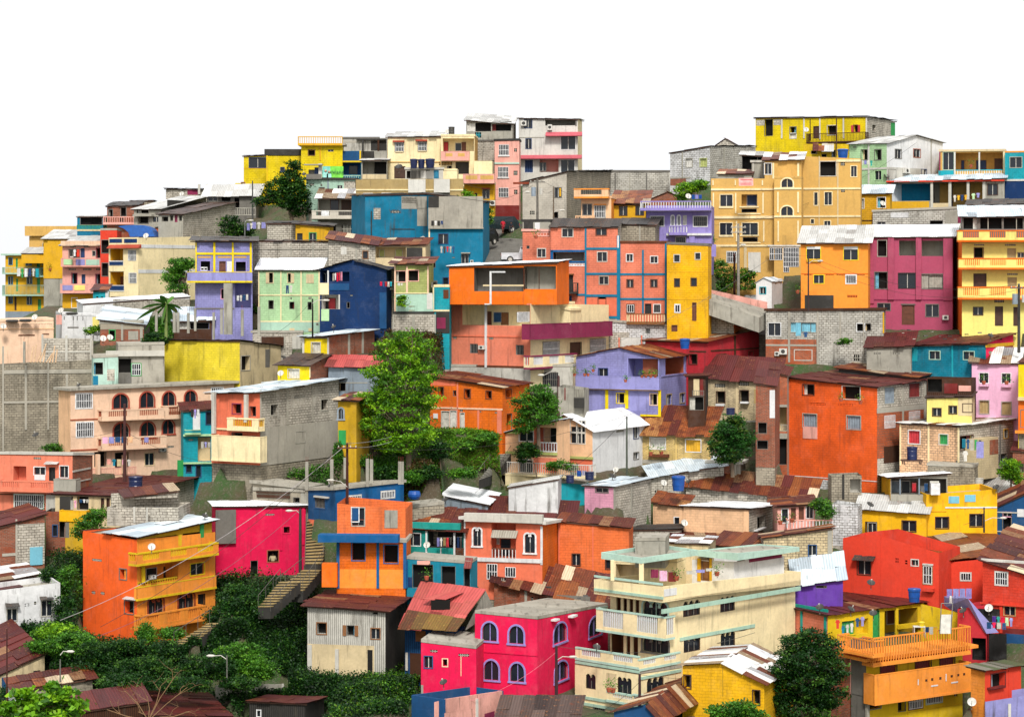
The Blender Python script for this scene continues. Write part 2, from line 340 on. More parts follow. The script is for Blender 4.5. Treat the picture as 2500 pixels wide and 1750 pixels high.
def H(name, label, cat, T, A, B, base, psi, wall, roof=None, Y=None, yb=None, S=None, d=6.0, rise=None, bk=None, apex=None,
      oh=.35, feats='', group=None, para=0, down=3.0, zadd=0, key=None, pl=2.1, foot=True, into=None):
    """one building from what is measured on the photograph: A, B = top corners of its front, base = ground row,
    psi = how far the front is turned (degrees, or a horizontal line x0,y0,x1,y1 seen on it), S = far top corner of the visible side"""
    h = House(); h.T = T
    (uA, vA), (uB, vB) = src(T, *A), src(T, *B); vb = src(T, 0, base)[1]
    if not isinstance(psi, tuple): psi = psi-math.degrees(math.atan(((uA+uB)/2-CX)/F_))      # given against the line of sight
    else:
        onS = psi[0] == 'S'; psi = psi[1:] if onS else psi
        (ua, va), (ub, vc) = src(T, *psi[:2]), src(T, *psi[2:]); mm = (vc-va)/(ub-ua); vm = (va+vc)/2-HZ
        psi = math.degrees(math.atan2(-mm*F_, vm-mm*((ua+ub)/2-CX)) if vm > 0 else math.atan2(mm*F_, -vm+mm*((ua+ub)/2-CX)))
        if onS: psi -= 90
    ps = R(psi); e = Vector((math.cos(ps), math.sin(ps))); bdir = Vector((-e.y, e.x))
    if Y is None: Y = Yv(src(T, 0, yb)[1] if yb is not None else vb)
    if S is None and foot and not into: d = min(d, DCL.get(len(ALLH), 99))
    Yold = Y; dY = into.dY if into else (YSH.get(len(ALLH), 0) if foot else near((uA+uB)/2, (vA+vb)/2, Y)-Y); Y += dY
    def ray(u): return Vector(((u-CX)/F_, 1.0))
    def hit(P, dr, u): k = (u-CX)/F_; t = (k*P.y-P.x)/(dr.x-k*dr.y); return P+dr*t
    if psi >= 0: P0 = ray(uA)*Y; P1 = hit(P0, e, uB)
    else: P1 = ray(uB)*Y; P0 = hit(P1, e, uA)
    zz = lambda P, v: CZ-(v-HZ)/F_*P.y
    z0, z1 = zz(P0, vA), zz(P1, vB)
    zb = zz(P0 if psi >= 0 else P1, vb)
    side = 'R' if psi < 0 else 'L'
    if S is not None:
        uS, vS = src(T, *S)
        if uS > uB-1: side = 'R'; P2 = hit(P1, bdir, uS); d = (P2-P1).length; z2 = zz(P2, vS); dz = z2-z1
        else: side = 'L'; P3 = hit(P0, bdir, uS); d = (P3-P0).length; dz = zz(P3, vS)-z0
        if apex and apex[0] == 'S': pass
    elif bk is not None:
        um, vk = src(T, (A[0]+B[0])/2, bk); Pm = (P0+P1)/2+bdir*d; dz = zz(Pm, vk)-(z0+z1)/2
    else: dz = rise or 0
    P2 = P1+bdir*d; P3 = P0+bdir*d; z3, z2 = z0+dz, z1+dz
    h.P = [P0, P1, P2, P3]; h.z = [z0, z1, z2, z3]; h.zb = zb; h.d = d; h.Y = Y; h.dY = dY; h.Yold = Yold; h.ext = (min(uA, uB)-40, max(uA, uB, src(T, *S)[0] if S else 0)+40, min(vA, vB)-90, vb+30); h.e = e; h.b = bdir; h.psi = psi
    h.F = Face(P0, P1); h.Rf = Face(P1, P2); h.Bf = Face(P2, P3); h.Lf = Face(P3, P0)
    Ln = h.F.L
    h.F.top = [(0, z0-para), (Ln, z1-para)]; h.Rf.top = [(0, z1-para), (d, z2-para)]; h.Bf.top = [(0, z2-para), (Ln, z3-para)]; h.Lf.top = [(0, z3-para), (d, z0-para)]
    apt = None
    if apex:
        f = h.F if apex[0] == 'F' else (h.Rf if side == 'R' else h.Lf)
        ua, va = src(T, apex[1], apex[2]); sa = min(max(f.su(ua), .3), f.L-.3); za = f.zu(ua, va)
        f.top.insert(1, (sa, za)); apt = (f, sa, za)
        if f is h.F: h.Bf.top.insert(1, (Ln-sa, za))
        else: (h.Lf if side == 'R' else h.Rf).top.insert(1, (d-sa, za))
    h.side = h.Rf if side == 'R' else h.Lf
    base3 = Vector(((P0.x+P1.x)/2, (P0.y+P1.y)/2, zb)) if psi == 0 else Vector((P0.x if psi >= 0 else P1.x, P0.y if psi >= 0 else P1.y, zb))
    h.root = into.root if into else root(name, base3, label, cat, group)
    if foot: FOOT.append(([tuple(p) for p in h.P], zb))
    # features
    h.room = None
    for ft in [x.strip() for x in feats.split(';') if x.strip()]: feature(h, ft.split())
    # walls
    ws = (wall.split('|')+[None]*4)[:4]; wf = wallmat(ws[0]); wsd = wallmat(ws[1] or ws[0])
    mb = MB(); zbot = zb-down; h.zbot = zbot
    h.subs = []; h.hasS = S is not None
    if foot and not into: ALLH.append(h)
    if foot and into: into.subs.append(h)
    h.F.walls(mb, zbot, wf); h.side.walls(mb, zbot, wsd)
    for f in (h.Rf, h.Lf, h.Bf):
        if f is not h.side: f.walls(mb, zbot, wsd)
    if para:
        pmx = wallmat(ws[0]); tt = .14
        for f, m in ((h.F, wf), (h.Rf, wsd if h.side is h.Rf else wf), (h.Bf, wf), (h.Lf, wsd if h.side is h.Lf else wf)):
            za, zc = f.top[0][1], f.top[-1][1]
            a0, a1 = (0, f.L) if f in (h.F, h.Bf) else (tt+.002, f.L-tt-.002)
            mb.hexa([f.p(a0,0,za), f.p(a1,0,zc), f.p(a1,-tt,zc), f.p(a0,-tt,za), f.p(a0,0,za+para), f.p(a1,0,zc+para), f.p(a1,-tt,zc+para), f.p(a0,-tt,za+para)], m)
    mb.build('wall', h.root)
    # roof
    if roof == 'flat' and not para: roof = 'slab'
    if roof:
        rb = MB(); rb.col = True; rk = roof.split('+')
        def zpl(s, t): return z0+(z1-z0)*s/Ln+(z3-z0)*t/d
        if para:
            rb.poly([Vector((*p, z-para+.004)) for p, z in zip(h.P, h.z)], wallmat('concrete~'))
        elif apt is None:
            fz = lambda s, t: Vector((*(P0+e*s+bdir*t), zpl(s, t)+.03))
            gs, gt = abs(z1-z0)/Ln, abs(z3-z0)/d
            if rk[0] == 'slab':
                fx = [fz(-oh,-oh), fz(Ln+oh,-oh), fz(Ln+oh,d+oh), fz(-oh,d+oh)]; up = Vector((0, 0, .22))
                rb.hexa(fx+[p+up for p in fx], wallmat(rk[1] if len(rk) > 1 else 'concrete~'))
            else:
                sheetroof(rb, fz, -oh, Ln+oh, -oh, d+oh, rk[0], 's' if gs > gt else 't', pl=pl)
                # purlins under the sheets
                wm = pm('dwood')
                for q in range(3):
                    t = -oh*.6+(d+oh)*q/2
                    a_, b_ = fz(-oh*.8, t), fz(Ln+oh*.8, t); dn = Vector((0, 0, -.1))
                    rb.hexa([a_+dn, b_+dn, b_+dn+Vector((0,.08,0)), a_+dn+Vector((0,.08,0)), a_, b_, b_+Vector((0,.08,0)), a_+Vector((0,.08,0))], wm)
        else:
            f, sa, za = apt
            if f is h.F:
                g1 = lambda s, t: Vector((*(P0+e*s+bdir*t), z0+(za-z0)*s/sa+.03))
                g2 = lambda s, t: Vector((*(P0+e*s+bdir*t), za+(z1-za)*(s-sa)/(Ln-sa)+.03))
                sheetroof(rb, g1, -oh, sa, -oh, d+oh, rk[0], 's'); sheetroof(rb, g2, sa, Ln+oh, -oh, d+oh, rk[-1], 's')
            else:
                ta = sa if side == 'R' else d-sa
                zf0, zf1 = z0, z1
                g1 = lambda s, t: Vector((*(P0+e*s+bdir*t), (zf0+(zf1-zf0)*s/Ln)+(za-(zf0+(zf1-zf0)*s/Ln))*t/ta+.03))
                g2 = lambda s, t: Vector((*(P0+e*s+bdir*t), za+(z2-za)*(t-ta)/(d-ta)+.03))
                sheetroof(rb, g1, -oh, Ln+oh, -oh, ta, rk[0], 't'); sheetroof(rb, g2, -oh, Ln+oh, ta, d+oh, rk[-1], 't')
        rb.build('roof', h.root)
    h.name = name
    if key: HOUSES[key] = h
    return h

def bars(mb, f, s0, z0, s1, z1, off, m, vert=.14, hor=0, r=.022):
    n = max(1, int((s1-s0)/vert))
    for i in range(n+1): t = s0+(s1-s0)*i/n; f.box(mb, t-r, t+r, off, off+.04, z0, z1, m)
    if hor:
        k = max(1, int((z1-z0)/hor))
        for i in range(k+1): z = z0+(z1-z0)*i/k; f.box(mb, s0, s1, off+.005, off+.035, z-r, z+r, m)
def balusters(mb, f, s0, s1, z0, z1, off, m, m2=None, sp=.25, th=.09):
    m2 = m2 or m
    f.box(mb, s0, s1, off-th, off, z1-.1, z1, m2); f.box(mb, s0, s1, off-th, off, z0, z0+.1, m2)
    n = max(1, int((s1-s0)/sp))
    for i in range(n+1):
        t = s0+(s1-s0)*i/n; w_ = .033
        f.box(mb, max(s0, t-w_), min(s1, t+w_), off-th*.85, off-th*.15, z0+.1, z1-.1, m)
def frame(mb, f, s0, z0, s1, z1, w_, o0, o1, m):
    f.box(mb, s0-w_, s1+w_, o0, o1, z1, z1+w_, m); f.box(mb, s0-w_, s1+w_, o0, o1, z0-w_, z0, m)
    f.box(mb, s0-w_, s0, o0, o1, z0, z1, m); f.box(mb, s1, s1+w_, o0, o1, z0, z1, m)

def feature(h, a):
    f = h.F
    if a[0] == 'S': f = h.side; a = a[1:]
    k = a[0]; T = h.T
    try: x0, y0, x1, y1 = [float(q) for q in a[1:5]]
    except Exception: raise ValueError(str(a))
    ex = a[5:]
    if k in 'wogcdavtAG' and len(k) == 1:       # openings
        s0, z0, s1, z1 = f.rect(T, x0, y0, x1, y1)
        dp = .16; lob = 0
        if k == 'a': lob = 1
        if k == 't': lob = 3
        if k == 'A': lob = 2
        room = k in 'o'
        f.holes.append((s0, z0, s1, z1, .5 if room else dp, lob))
        fc = ex[0] if ex else None; mb = MB(); wn = 'door' if k == 'd' else ('vent' if k == 'v' else 'window')
        if k == 'v':
            m = pm(fc or 'gray')
            n = max(1, round((s1-s0)/.16))
            for i in range(1, n): t = s0+(s1-s0)*i/n; f.box(mb, t-.03, t+.03, -.08, -.02, z0, z1, m)
            f.box(mb, s0, s1, -.09, -.01, (z0+z1)/2-.025, (z0+z1)/2+.025, m)
            p = mb.build('vent', h.root); q = MB(); q.poly([f.p(s0,-dp,z0), f.p(s1,-dp,z0), f.p(s1,-dp,z1), f.p(s0,-dp,z1)], painted_dark()); q.build('pane', p); return  # no glazing here: black panel painted as the dark behind the vent
        if k == 'd':
            m = pm(fc or 'brown'); frame(mb, f, s0+.05, z0+.05, s1-.05, z1-.05, .05, -.06, .015, m)
            p = mb.build('door', h.root); q = MB(); f.box(q, s0+.04, s1-.04, -dp, -dp+.05, z0, z1, pm(fc or 'brown'))
            if s1-s0 > .5:
                for zz_ in ((z0+.15, (z0+z1)/2-.08), ((z0+z1)/2+.08, z1-.15)): f.box(q, s0+.2, s1-.2, -dp+.04, -dp+.075, zz_[0], zz_[1], pm(fc or 'brown'))
            q.build('door_leaf', p); return
        fm = pm(fc or ('dgray' if k in 'wo' else 'white'))
        if k in 'atA': fm = pm(fc) if fc else pm('dwood')
        fw = .07 if fc else .04
        if lob and fc:
            # arched surround, standing proud of the wall
            w2 = (s1-s0)/lob; ah = min(w2*.55, (z1-z0)*.5); zs = z1-ah; W = .13
            for q in range(lob):
                mid = s0+w2*(q+.5); nn = 10
                for i in range(nn):
                    t0, t1 = math.pi*i/nn, math.pi*(i+1)/nn
                    P = lambda t, g: (mid-(w2/2+g)*math.cos(t), zs+(ah+g)*math.sin(t))
                    pa, pb, pc, pd = P(t0, 0), P(t1, 0), P(t1, W), P(t0, W)
                    mb.hexa([f.p(pa[0],.05,pa[1]), f.p(pb[0],.05,pb[1]), f.p(pb[0],.004,pb[1]), f.p(pa[0],.004,pa[1]),
                             f.p(pd[0],.05,pd[1]), f.p(pc[0],.05,pc[1]), f.p(pc[0],.004,pc[1]), f.p(pd[0],.004,pd[1])], fm)
            f.box(mb, s0-W, s0, .004, .05, z0, zs, fm); f.box(mb, s1, s1+W, .004, .05, z0, zs, fm); f.box(mb, s0-W-.05, s1+W+.05, .004, .09, z0-.12, z0, fm)
            f.box(mb, (s0+s1)/2-.025, (s0+s1)/2+.025, -.12, -.07, z0, z1, fm)
        elif fc: frame(mb, f, s0, z0, s1, z1, fw, .004, .035, fm)
        else: frame(mb, f, s0+fw, z0+fw, s1-fw, z1-fw, fw-.003, -.1, -.03, fm)
        if k == 'w' and s1-s0 > .5: f.box(mb, (s0+s1)/2-.03, (s0+s1)/2+.03, -.13, -.08, z0, z1, pm('lgray'))
        if k in 'gG': bars(mb, f, s0+.02, z0+.02, s1-.02, z1-.02, .01 if k == 'g' else -.06, pm('white' if k == 'g' else 'dgray'), .16, .45)
        if k in 'atA' : bars(mb, f, s0, z0, s1, z0+(z1-z0)*.55, -.1, pm('dgray'), (s1-s0)/lob, 0)
        if k == 'w' and len(ex) > 1: f.box(mb, s0-.1, s1+.1, .004, .16, z0-.12, z0-.04, pm(ex[1]))
        p = mb.build(wn, h.root); q = MB()
        if room:
            D = .5; m = painted_dark()
            q.poly([f.p(s0,-D+.001,z0), f.p(s1,-D+.001,z0), f.p(s1,-D+.001,z1), f.p(s0,-D+.001,z1)], m)  # flat panel, the room's darkness is put into its colour
            if random.random() < .45:      # a curtain drawn to one side
                sw = (s1-s0)*random.uniform(.2, .4); sd_ = random.random() < .5
                c0, c1 = (s0+.03, s0+sw) if sd_ else (s1-sw, s1-.03); n_ = 6; cm = pm(random.choice(['offwhite','lgray','steel','sand','dkred','sky']))
                for i in range(n_):
                    t0, t1 = c0+(c1-c0)*i/n_, c0+(c1-c0)*(i+1)/n_; q.poly([f.p(t0,-.25-.05*(i % 2),z0), f.p(t1,-.25-.05*((i+1) % 2),z0), f.p(t1,-.25-.05*((i+1) % 2),z1), f.p(t0,-.25-.05*(i % 2),z1)], cm)
            q.build('painted_interior', p)
        elif k == 'c':
            cm = pm(ex[1] if len(ex) > 1 else 'offwhite'); n_ = max(4, int((s1-s0)/.12))
            for i in range(n_):
                t0, t1 = s0+(s1-s0)*i/n_, s0+(s1-s0)*(i+1)/n_; a_, b_ = -.12-.03*(i % 2), -.12-.03*((i+1) % 2)
                q.poly([f.p(t0,a_,z0), f.p(t1,b_,z0), f.p(t1,b_,z1), f.p(t0,a_,z1)], cm)
            q.build('curtain', p)
        else:
            q.poly([f.p(s0,-dp+.02,z0), f.p(s1,-dp+.02,z0), f.p(s1,-dp+.02,z1), f.p(s0,-dp+.02,z1)], glass()); q.build('pane', p)
    elif k == 'b' or k == 'p':       # raised band / patch of other finish (undercroft: painted shade)
        off = float(ex[1]) if len(ex) > 1 else (.06 if k == 'b' else .012)
        s0, z0, s1, z1 = f.rect(T, x0, y0, x1, y1, off)
        mb = MB(); f.box(mb, s0, s1, .0025, off, z0, z1, wallmat(ex[0])); mb.build('trim' if k == 'b' else 'wall_patch', h.root)
    elif k == 'sl':      # projecting slab: proj ex[1]
        pr = float(ex[1]); s0, z0, s1, z1 = f.rect(T, x0, y0, x1, y1, pr)
        mb = MB(); f.box(mb, s0, s1, .0025, pr, z0, z1, wallmat(ex[0])); mb.build('slab', h.root)
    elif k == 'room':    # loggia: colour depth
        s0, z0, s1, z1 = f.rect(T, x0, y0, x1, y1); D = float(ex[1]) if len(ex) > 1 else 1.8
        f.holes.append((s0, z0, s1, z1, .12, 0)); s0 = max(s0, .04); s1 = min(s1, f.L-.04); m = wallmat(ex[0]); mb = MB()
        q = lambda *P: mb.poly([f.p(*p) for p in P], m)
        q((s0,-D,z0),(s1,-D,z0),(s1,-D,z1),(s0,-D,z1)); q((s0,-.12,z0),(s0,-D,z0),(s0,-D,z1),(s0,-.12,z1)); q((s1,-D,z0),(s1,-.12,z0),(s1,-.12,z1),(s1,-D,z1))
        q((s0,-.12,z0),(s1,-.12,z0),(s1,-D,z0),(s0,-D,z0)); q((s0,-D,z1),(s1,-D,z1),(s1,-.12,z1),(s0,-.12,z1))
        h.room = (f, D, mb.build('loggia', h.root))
    elif k in ('rd', 'rw'):      # door or window on the back wall of the last loggia
        g, D, par = h.room; s0, z0, s1, z1 = g.rect(T, x0, y0, x1, y1, -D); mb = MB(); cn = ex[0] if ex else 'black'
        frame(mb, g, s0, z0, s1, z1, .05, -D+.003, -D+.05, pm('brown' if k == 'rd' else 'lgray'))
        g.box(mb, s0, s1, -D+.003, -D+.03, z0, z1, glass() if cn == 'black' else pm(cn)); mb.build('door' if k == 'rd' else 'window', par)
    elif k == 'rail':    # balustrade / parapet set in the wall plane
        s0, z0, s1, z1 = f.rect(T, x0, y0, x1, y1, .03); mb = MB(); m = pm(ex[0]); st = ex[1] if len(ex) > 1 else 'B'
        if st == 'B': balusters(mb, f, s0, s1, z0, z1, .03, m, pm(ex[2]) if len(ex) > 2 else None)
        elif st == 'R': bars(mb, f, s0, z0, s1, z1, .0, m, .16, .9)
        else: f.box(mb, s0, s1, -.1, .03, z0, z1, wallmat(ex[0]))
        mb.build('balustrade', h.root)
    elif k == 'bal':     # balcony: proj style colour trim
        pr = float(ex[0]); st = ex[1]; c1 = ex[2]; c2 = ex[3] if len(ex) > 3 else c1
        s0, z0, s1, z1 = f.rect(T, x0, y0, x1, y1, pr); mb = MB(); m1 = wallmat(c1); m2 = wallmat(c2)
        sb = MB(); f.box(sb, s0, s1, .003, pr+.04, z0-.02, z0+.14, m2); bal = sb.build('balcony', h.root)
        g0 = z0+.142
        ends = []
        P0, P1 = f.p(s0,pr,0), f.p(s1,pr,0); fs = [(Face(P0, P1), True)]
        fs += [(Face(f.p(s1,pr-.003,0), f.p(s1,.004,0)), False), (Face(f.p(s0,.004,0), f.p(s0,pr-.003,0)), False)]
        for g, isf in fs:
            if st == 'S': g.box(mb, 0, g.L, -.1, 0, g0, z1-.06, m1); g.box(mb, 0, g.L, -.12, .02, z1-.06, z1, m2)
            elif st == 'R': bars(mb, g, 0, g0, g.L, z1, -.05, m1, .18, .95, .018); g.box(mb, 0, g.L, -.06, 0, z1-.05, z1, m1)
            elif st == 'B': balusters(mb, g, 0, g.L, g0, z1, 0, m1, m2)
            elif st == 'M':        # solid parapet with inset baluster panels
                n = max(1, int(round(g.L/2.6))) if isf else 1; z2 = g0+.22
                g.box(mb, 0, g.L, -.12, 0, g0, z2, m1); g.box(mb, 0, g.L, -.14, .03, z1-.12, z1, m2)
                wd = g.L/n; pnl = wd*(.6 if isf else .7); mg = (wd-pnl)/2
                for i in range(n):
                    a0 = i*wd; g.box(mb, a0, a0+mg, -.12, -.001, z2, z1-.12, m1); g.box(mb, a0+mg+pnl, a0+wd, -.12, -.001, z2, z1-.12, m1)
                    nb = max(2, int(pnl/.17)); m3 = wallmat(ex[4]) if len(ex) > 4 else m2
                    for q in range(nb+1): t = a0+mg+pnl*q/nb; g.box(mb, max(a0+mg, t-.035), min(a0+mg+pnl, t+.035), -.1, -.03, z2, z1-.12, m3)
        mb.build('balustrade', bal)
    elif k == 'aw':      # small awning: proj, sheet kind
        pr = float(ex[0]); s0, z0, s1, z1 = f.rect(T, x0, y0, x1, y1, pr); mb = MB(); mb.col = True
        fz = lambda s, t: f.p(s, t, z1+.25-(z1+.25-z1)*t/pr*1.0-.0)
        sheetroof(mb, lambda s, t: f.p(s, t, z0+(z1-z0)*(1-t/pr)), s0, s1, .01, pr, ex[1], 't', .6, 3); mb.build('awning', h.root)
    elif k == 'ac':
        s0, z0, s1, z1 = f.rect(T, x0, y0, x1, y1, .35); mb = MB(); m = pm('offwhite'); f.box(mb, s0, s1, .05, .36, z0, z1, m)
        p = mb.build('air_conditioner', h.root); q = MB(); c = f.p((s0+s1)/2, .362, (z0+z1)/2); r = min(s1-s0, z1-z0)*.36
        q.poly([f.p((s0+s1)/2+r*math.cos(i*math.pi/6), .364, (z0+z1)/2+r*math.sin(i*math.pi/6)) for i in range(12)], pm('ddark')); q.build('fan_grille', p)
        q = MB(); f.box(q, s0+.03, s0+.07, 0.003, .34, z0-.06, z0, pm('dgray')); f.box(q, s1-.07, s1-.03, 0.003, .34, z0-.06, z0, pm('dgray')); q.build('bracket', p)
    elif k == 'post':    # free column standing off the wall: colour offset
        off = float(ex[1]); s0, z0, s1, z1 = f.rect(T, x0, y0, x1, y1, off); mb = MB(); f.box(mb, s0, s1, off-(s1-s0), off, z0, z1, wallmat(ex[0])); mb.build('post', h.root)
    elif k == 'sh':      # pair of open shutters beside the given opening
        s0, z0, s1, z1 = f.rect(T, x0, y0, x1, y1); m = pm(ex[0]); w_ = (s1-s0)*.45
        for a_, b_ in ((s0-w_, s0-.02), (s1+.02, s1+w_)): mb = MB(); f.box(mb, a_, b_, .01, .06, z0, z1, m); mb.build('shutter', h.root)
    elif k == 'gal':     # tiled canopy strip over openings
        pr = float(ex[0]); s0, z0, s1, z1 = f.rect(T, x0, y0, x1, y1, pr); mb = MB(); m = wallmat(ex[1])
        mb.hexa([f.p(s0,pr,z0), f.p(s1,pr,z0), f.p(s1,.003,z0), f.p(s0,.003,z0), f.p(s0,pr,z0+.06), f.p(s1,pr,z0+.06), f.p(s1,.003,z1), f.p(s0,.003,z1)], m); mb.build('canopy', h.root)
    else: raise ValueError(k)
# ======================= left third =======================
H('apartment_building','yellow ochre apartment block with green slabs and green doors at the far left edge','apartment building','A1',(48,640),(600,640),1090,-14,'gold',
  roof='slab+pgreen',Y=300,d=7,oh=.5,feats='''w 80 660 110 720 tealt; d 142 665 160 760 green; w 235 665 280 725 tealt; d 330 668 360 760 green; w 385 668 425 725 tealt;
  w 78 830 112 895 tealt; d 145 845 162 960 green; w 245 835 285 890 tealt; d 332 840 360 975 green; w 400 855 428 915 tealt; d 450 850 472 985 green; d 545 840 600 880 tealt;
  w 80 1010 110 1065 tealt; d 130 1010 148 1130 dwood; w 245 1010 280 1075 tealt; d 340 1030 368 1140 green; w 400 1030 430 1100 tealt; d 452 1025 478 1160 green; w 532 1040 580 1110 tealt;
  bal 20 745 355 805 1.0 R pgreen pgreen; bal 355 750 600 830 1.5 R pgreen pgreen; bal 20 905 600 1000 1.2 R pgreen pgreen; b 48 1140 600 1200 steel''')
H('apartment_building','tan upper block with blank parapet box rising behind the green slab balconies','apartment building','A1',(262,465),(700,465),1000,-14,'tan|sand',
  roof='slab+concrete',Y=312,d=7,oh=.1,feats='sl 222 375 700 463 tan .6; w 385 530 432 565 gray; w 505 500 550 570 steel; b 450 570 456 640 gold; v 300 575 320 588',foot=True)
H('roof_shelter','flat grey sheet roof sloping up between the ochre and pink apartment blocks','shelter','A1',(390,490),(680,492),640,-10,'gold',roof='gray',Y=296,d=9,bk=415,oh=.3)
H('house','small ochre annex under a pale sheet roof beside the tan parapet box','house','A1',(192,622),(452,622),640,-10,'gold',roof='gray',Y=297,d=5,bk=570,oh=.1,foot=False,down=1)
H('apartment_building','pink and cream apartment house with two painted mural balconies','apartment building','A1',(560,548),(905,548),1110,-12,'rose',
  roof='gray',Y=252,d=9,bk=470,oh=.4,feats='''sl 545 508 905 552 palepeach .5; o 620 585 715 655 dgray; d 724 575 760 658 navy; w 830 600 855 640 gray; o 865 575 900 660 maroon;
  o 645 800 690 892 maroon; d 732 808 766 898 navy; o 860 808 902 893 maroon; v 625 552 680 566; v 750 552 805 566; v 615 755 680 770; v 745 755 820 770; v 860 755 900 770;
  bal 545 662 905 738 1.0 S rose rose; bal 540 892 940 975 1.0 S rose rose; b 560 985 905 1150 gold .02; w 645 1020 690 1105 white; o 732 1030 768 1060 dgray;
  p 570 672 650 722 lgreen 1.06; p 680 672 760 725 lav 1.06; p 770 675 890 725 pgreen 1.06; p 560 905 650 950 lav 1.06; p 665 905 762 950 butter 1.06''')
H('house','narrow bright red house front squeezed between pink and cream apartment blocks','house','A1',(900,415),(1050,415),1150,-5,'red',
  roof='slab+concrete',Y=250,d=6,oh=0,feats='o 912 502 985 615 dgray; o 915 708 968 822 dgray; w 990 560 1040 615 dgray')
H('apartment_building','cream three storey house with blue and white cutout balcony fronts','apartment building','A1',(975,480),(1240,480),1040,-42,'cream',
  roof='flat',Y=238,S=(1860,468),para=.5,feats='''gal 955 540 1240 575 .5 tile; room 985 580 1105 685 gold 1.6; rail 975 685 1105 730 white; room 985 785 1110 905 gold 1.6; rd 1085 830 1105 900 brown; room 990 1005 1110 1100 gold 1.5;
  g 1150 590 1222 685; g 1155 792 1226 886; p 980 490 1092 525 navy .03; p 1112 490 1228 525 navy .03; b 975 905 1112 960 white .05; p 985 910 1110 950 navy .07; p 980 695 1100 725 navy .07;
  S b 1243 545 1860 575 white .04; S b 1243 765 1860 797 white .04; b 975 738 1110 780 cream .06''')
# upper left skyline
H('shack','dark green open roof terrace shack on the left skyline','shack','A1',(692,292),(925,292),420,-6,'tealt#|green',roof='gray',Y=262,d=5,rise=.2,oh=.15,
  feats='o 722 295 915 362 dgray; rail 690 368 905 405 green R; b 692 405 925 420 sand')
H('brick_house','unfinished brown brick house with pink balcony wall on the left skyline','house','A1',(960,200),(1230,195),430,-8,'brick^',roof='dark',Y=258,d=6,bk=160,oh=.2,
  feats='o 975 228 1010 290 dgray; o 1085 210 1130 285 dgray; bal 925 290 1215 360 .8 B rose; o 1040 345 1150 372 dgray; d 1075 300 1110 370 dwood')
H('shed','small dark flat roofed hut on top of the brown brick skyline house','hut','A1',(1170,150),(1370,150),200,-5,'dblock%',roof='dark',Y=268,d=4,rise=.1,oh=.15,foot=False,down=6)
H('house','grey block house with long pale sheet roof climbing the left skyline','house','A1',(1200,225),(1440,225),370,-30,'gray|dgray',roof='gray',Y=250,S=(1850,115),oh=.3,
  feats='o 1225 222 1332 262; sl 1190 270 1360 288 gray .6; o 1240 290 1330 350 dgray; w 1370 290 1430 340; S p 1500 150 1850 230 ddark .02')
H('shed','dark sheet roof hut with grey block wall behind the pale sheet roof','shed','A1',(1420,268),(1640,272),460,-28,'gray|block%',roof='brown',Y=242,S=(2115,165),oh=.3,
  feats='o 1450 290 1510 335; o 1525 280 1552 330; d 1568 275 1592 340 maroon; o 1605 280 1632 330')
H('brick_wall','low orange brick wall with dark sheet roof above the cream apartment house','wall','A1',(1390,395),(1650,350),470,-20,'obrick^|obrick^',roof='dark',Y=253,S=(1860,400),oh=.1)
H('block_house','small block house with black corrugated roof on the left skyline ridge','house','A1',(1488,42),(1960,48),200,-8,'block%',roof='dark',Y=275,d=5,rise=.15,oh=.25,
  feats='p 1680 45 1780 95 maroon; o 1690 50 1770 90; post 1775 0 1795 90 lgray .5; post 1845 0 1862 90 lgray .5')
H('house','grey house under a wide pale sheet canopy above the dark tree on the left','house','A1',(1855,100),(2296,96),300,-8,'dgray',roof='gray',Y=255,d=8,bk=25,oh=.6,
  feats='o 1985 110 2070 155; o 2100 120 2150 230; rail 2110 210 2290 280 gray; w 1870 110 1950 150 gray')
H('shack','yellow corner of a small porch shack below the yellow ridge houses','shack','A1',(2110,-10),(2300,-10),130,-5,'yellow#',roof=None,Y=262,d=4,feats='d 2160 -20 2200 25 maroon')
H('house','lilac house with yellow grid columns and wide projecting balcony','house','A1',(1750,510),(2265,515),1112,-1,'lav#|lav',roof='dark',Y=186,d=7,bk=480,oh=.55,
  feats='''o 1800 690 1885 775 lilac; o 2115 695 2205 780 lilac; d 1965 690 2025 785 brown; b 2035 690 2080 785 white .05; o 1985 942 2040 1025 pink; b 1752 612 2260 632 yellow .08; b 1752 522 1764 790 yellow .09; b 1912 520 1932 790 yellow .09; b 2080 520 2096 790 yellow .09; b 2240 520 2258 790 yellow .09;
  p 1775 648 1892 660 gold; p 1955 648 2070 660 gold; p 2100 648 2210 660 gold; bal 1680 785 2262 880 1.1 S lav yellow; rail 1800 742 1860 778 white; b 1760 1108 2100 1120 dgray; room 2108 885 2250 1108 lav 1.6''')
H('block_house','long grey block wall house with rusty corrugated roof behind the banana plant','house','A1',(745,1075),(1700,1010),1180,8,'white|white',roof='white',Y=218,d=5,rise=.25,oh=.1,
  feats='p 1012 1030 1700 1180 block%; p 905 1080 960 1105 lgray; v 1120 1095 1205 1110')
H('kiosk','tiny turquoise hut with two small windows beside the cream apartment house','hut','A1',(835,955),(945,955),1050,-8,'cyan|cyan',roof='rust',Y=228,d=3,rise=.5,oh=.3,feats='v 862 1005 882 1035; v 905 1008 925 1035; b 945 950 975 1045 white .05')
H('shack','low brick and block shack under a warped zinc roof beside the banana plant','shack','A1',(900,1215),(1290,1260),1415,-4,'brick^|dblock%',roof='zinc',Y=206,d=9,bk=1125,oh=.3,
  feats='b 895 1215 1290 1250 gray; b 1085 1220 1105 1400 gray; b 1255 1250 1280 1400 gray; b 900 1240 1290 1300 dblock .03; o 982 1310 1030 1395 green; p 1150 1315 1240 1395 gray')
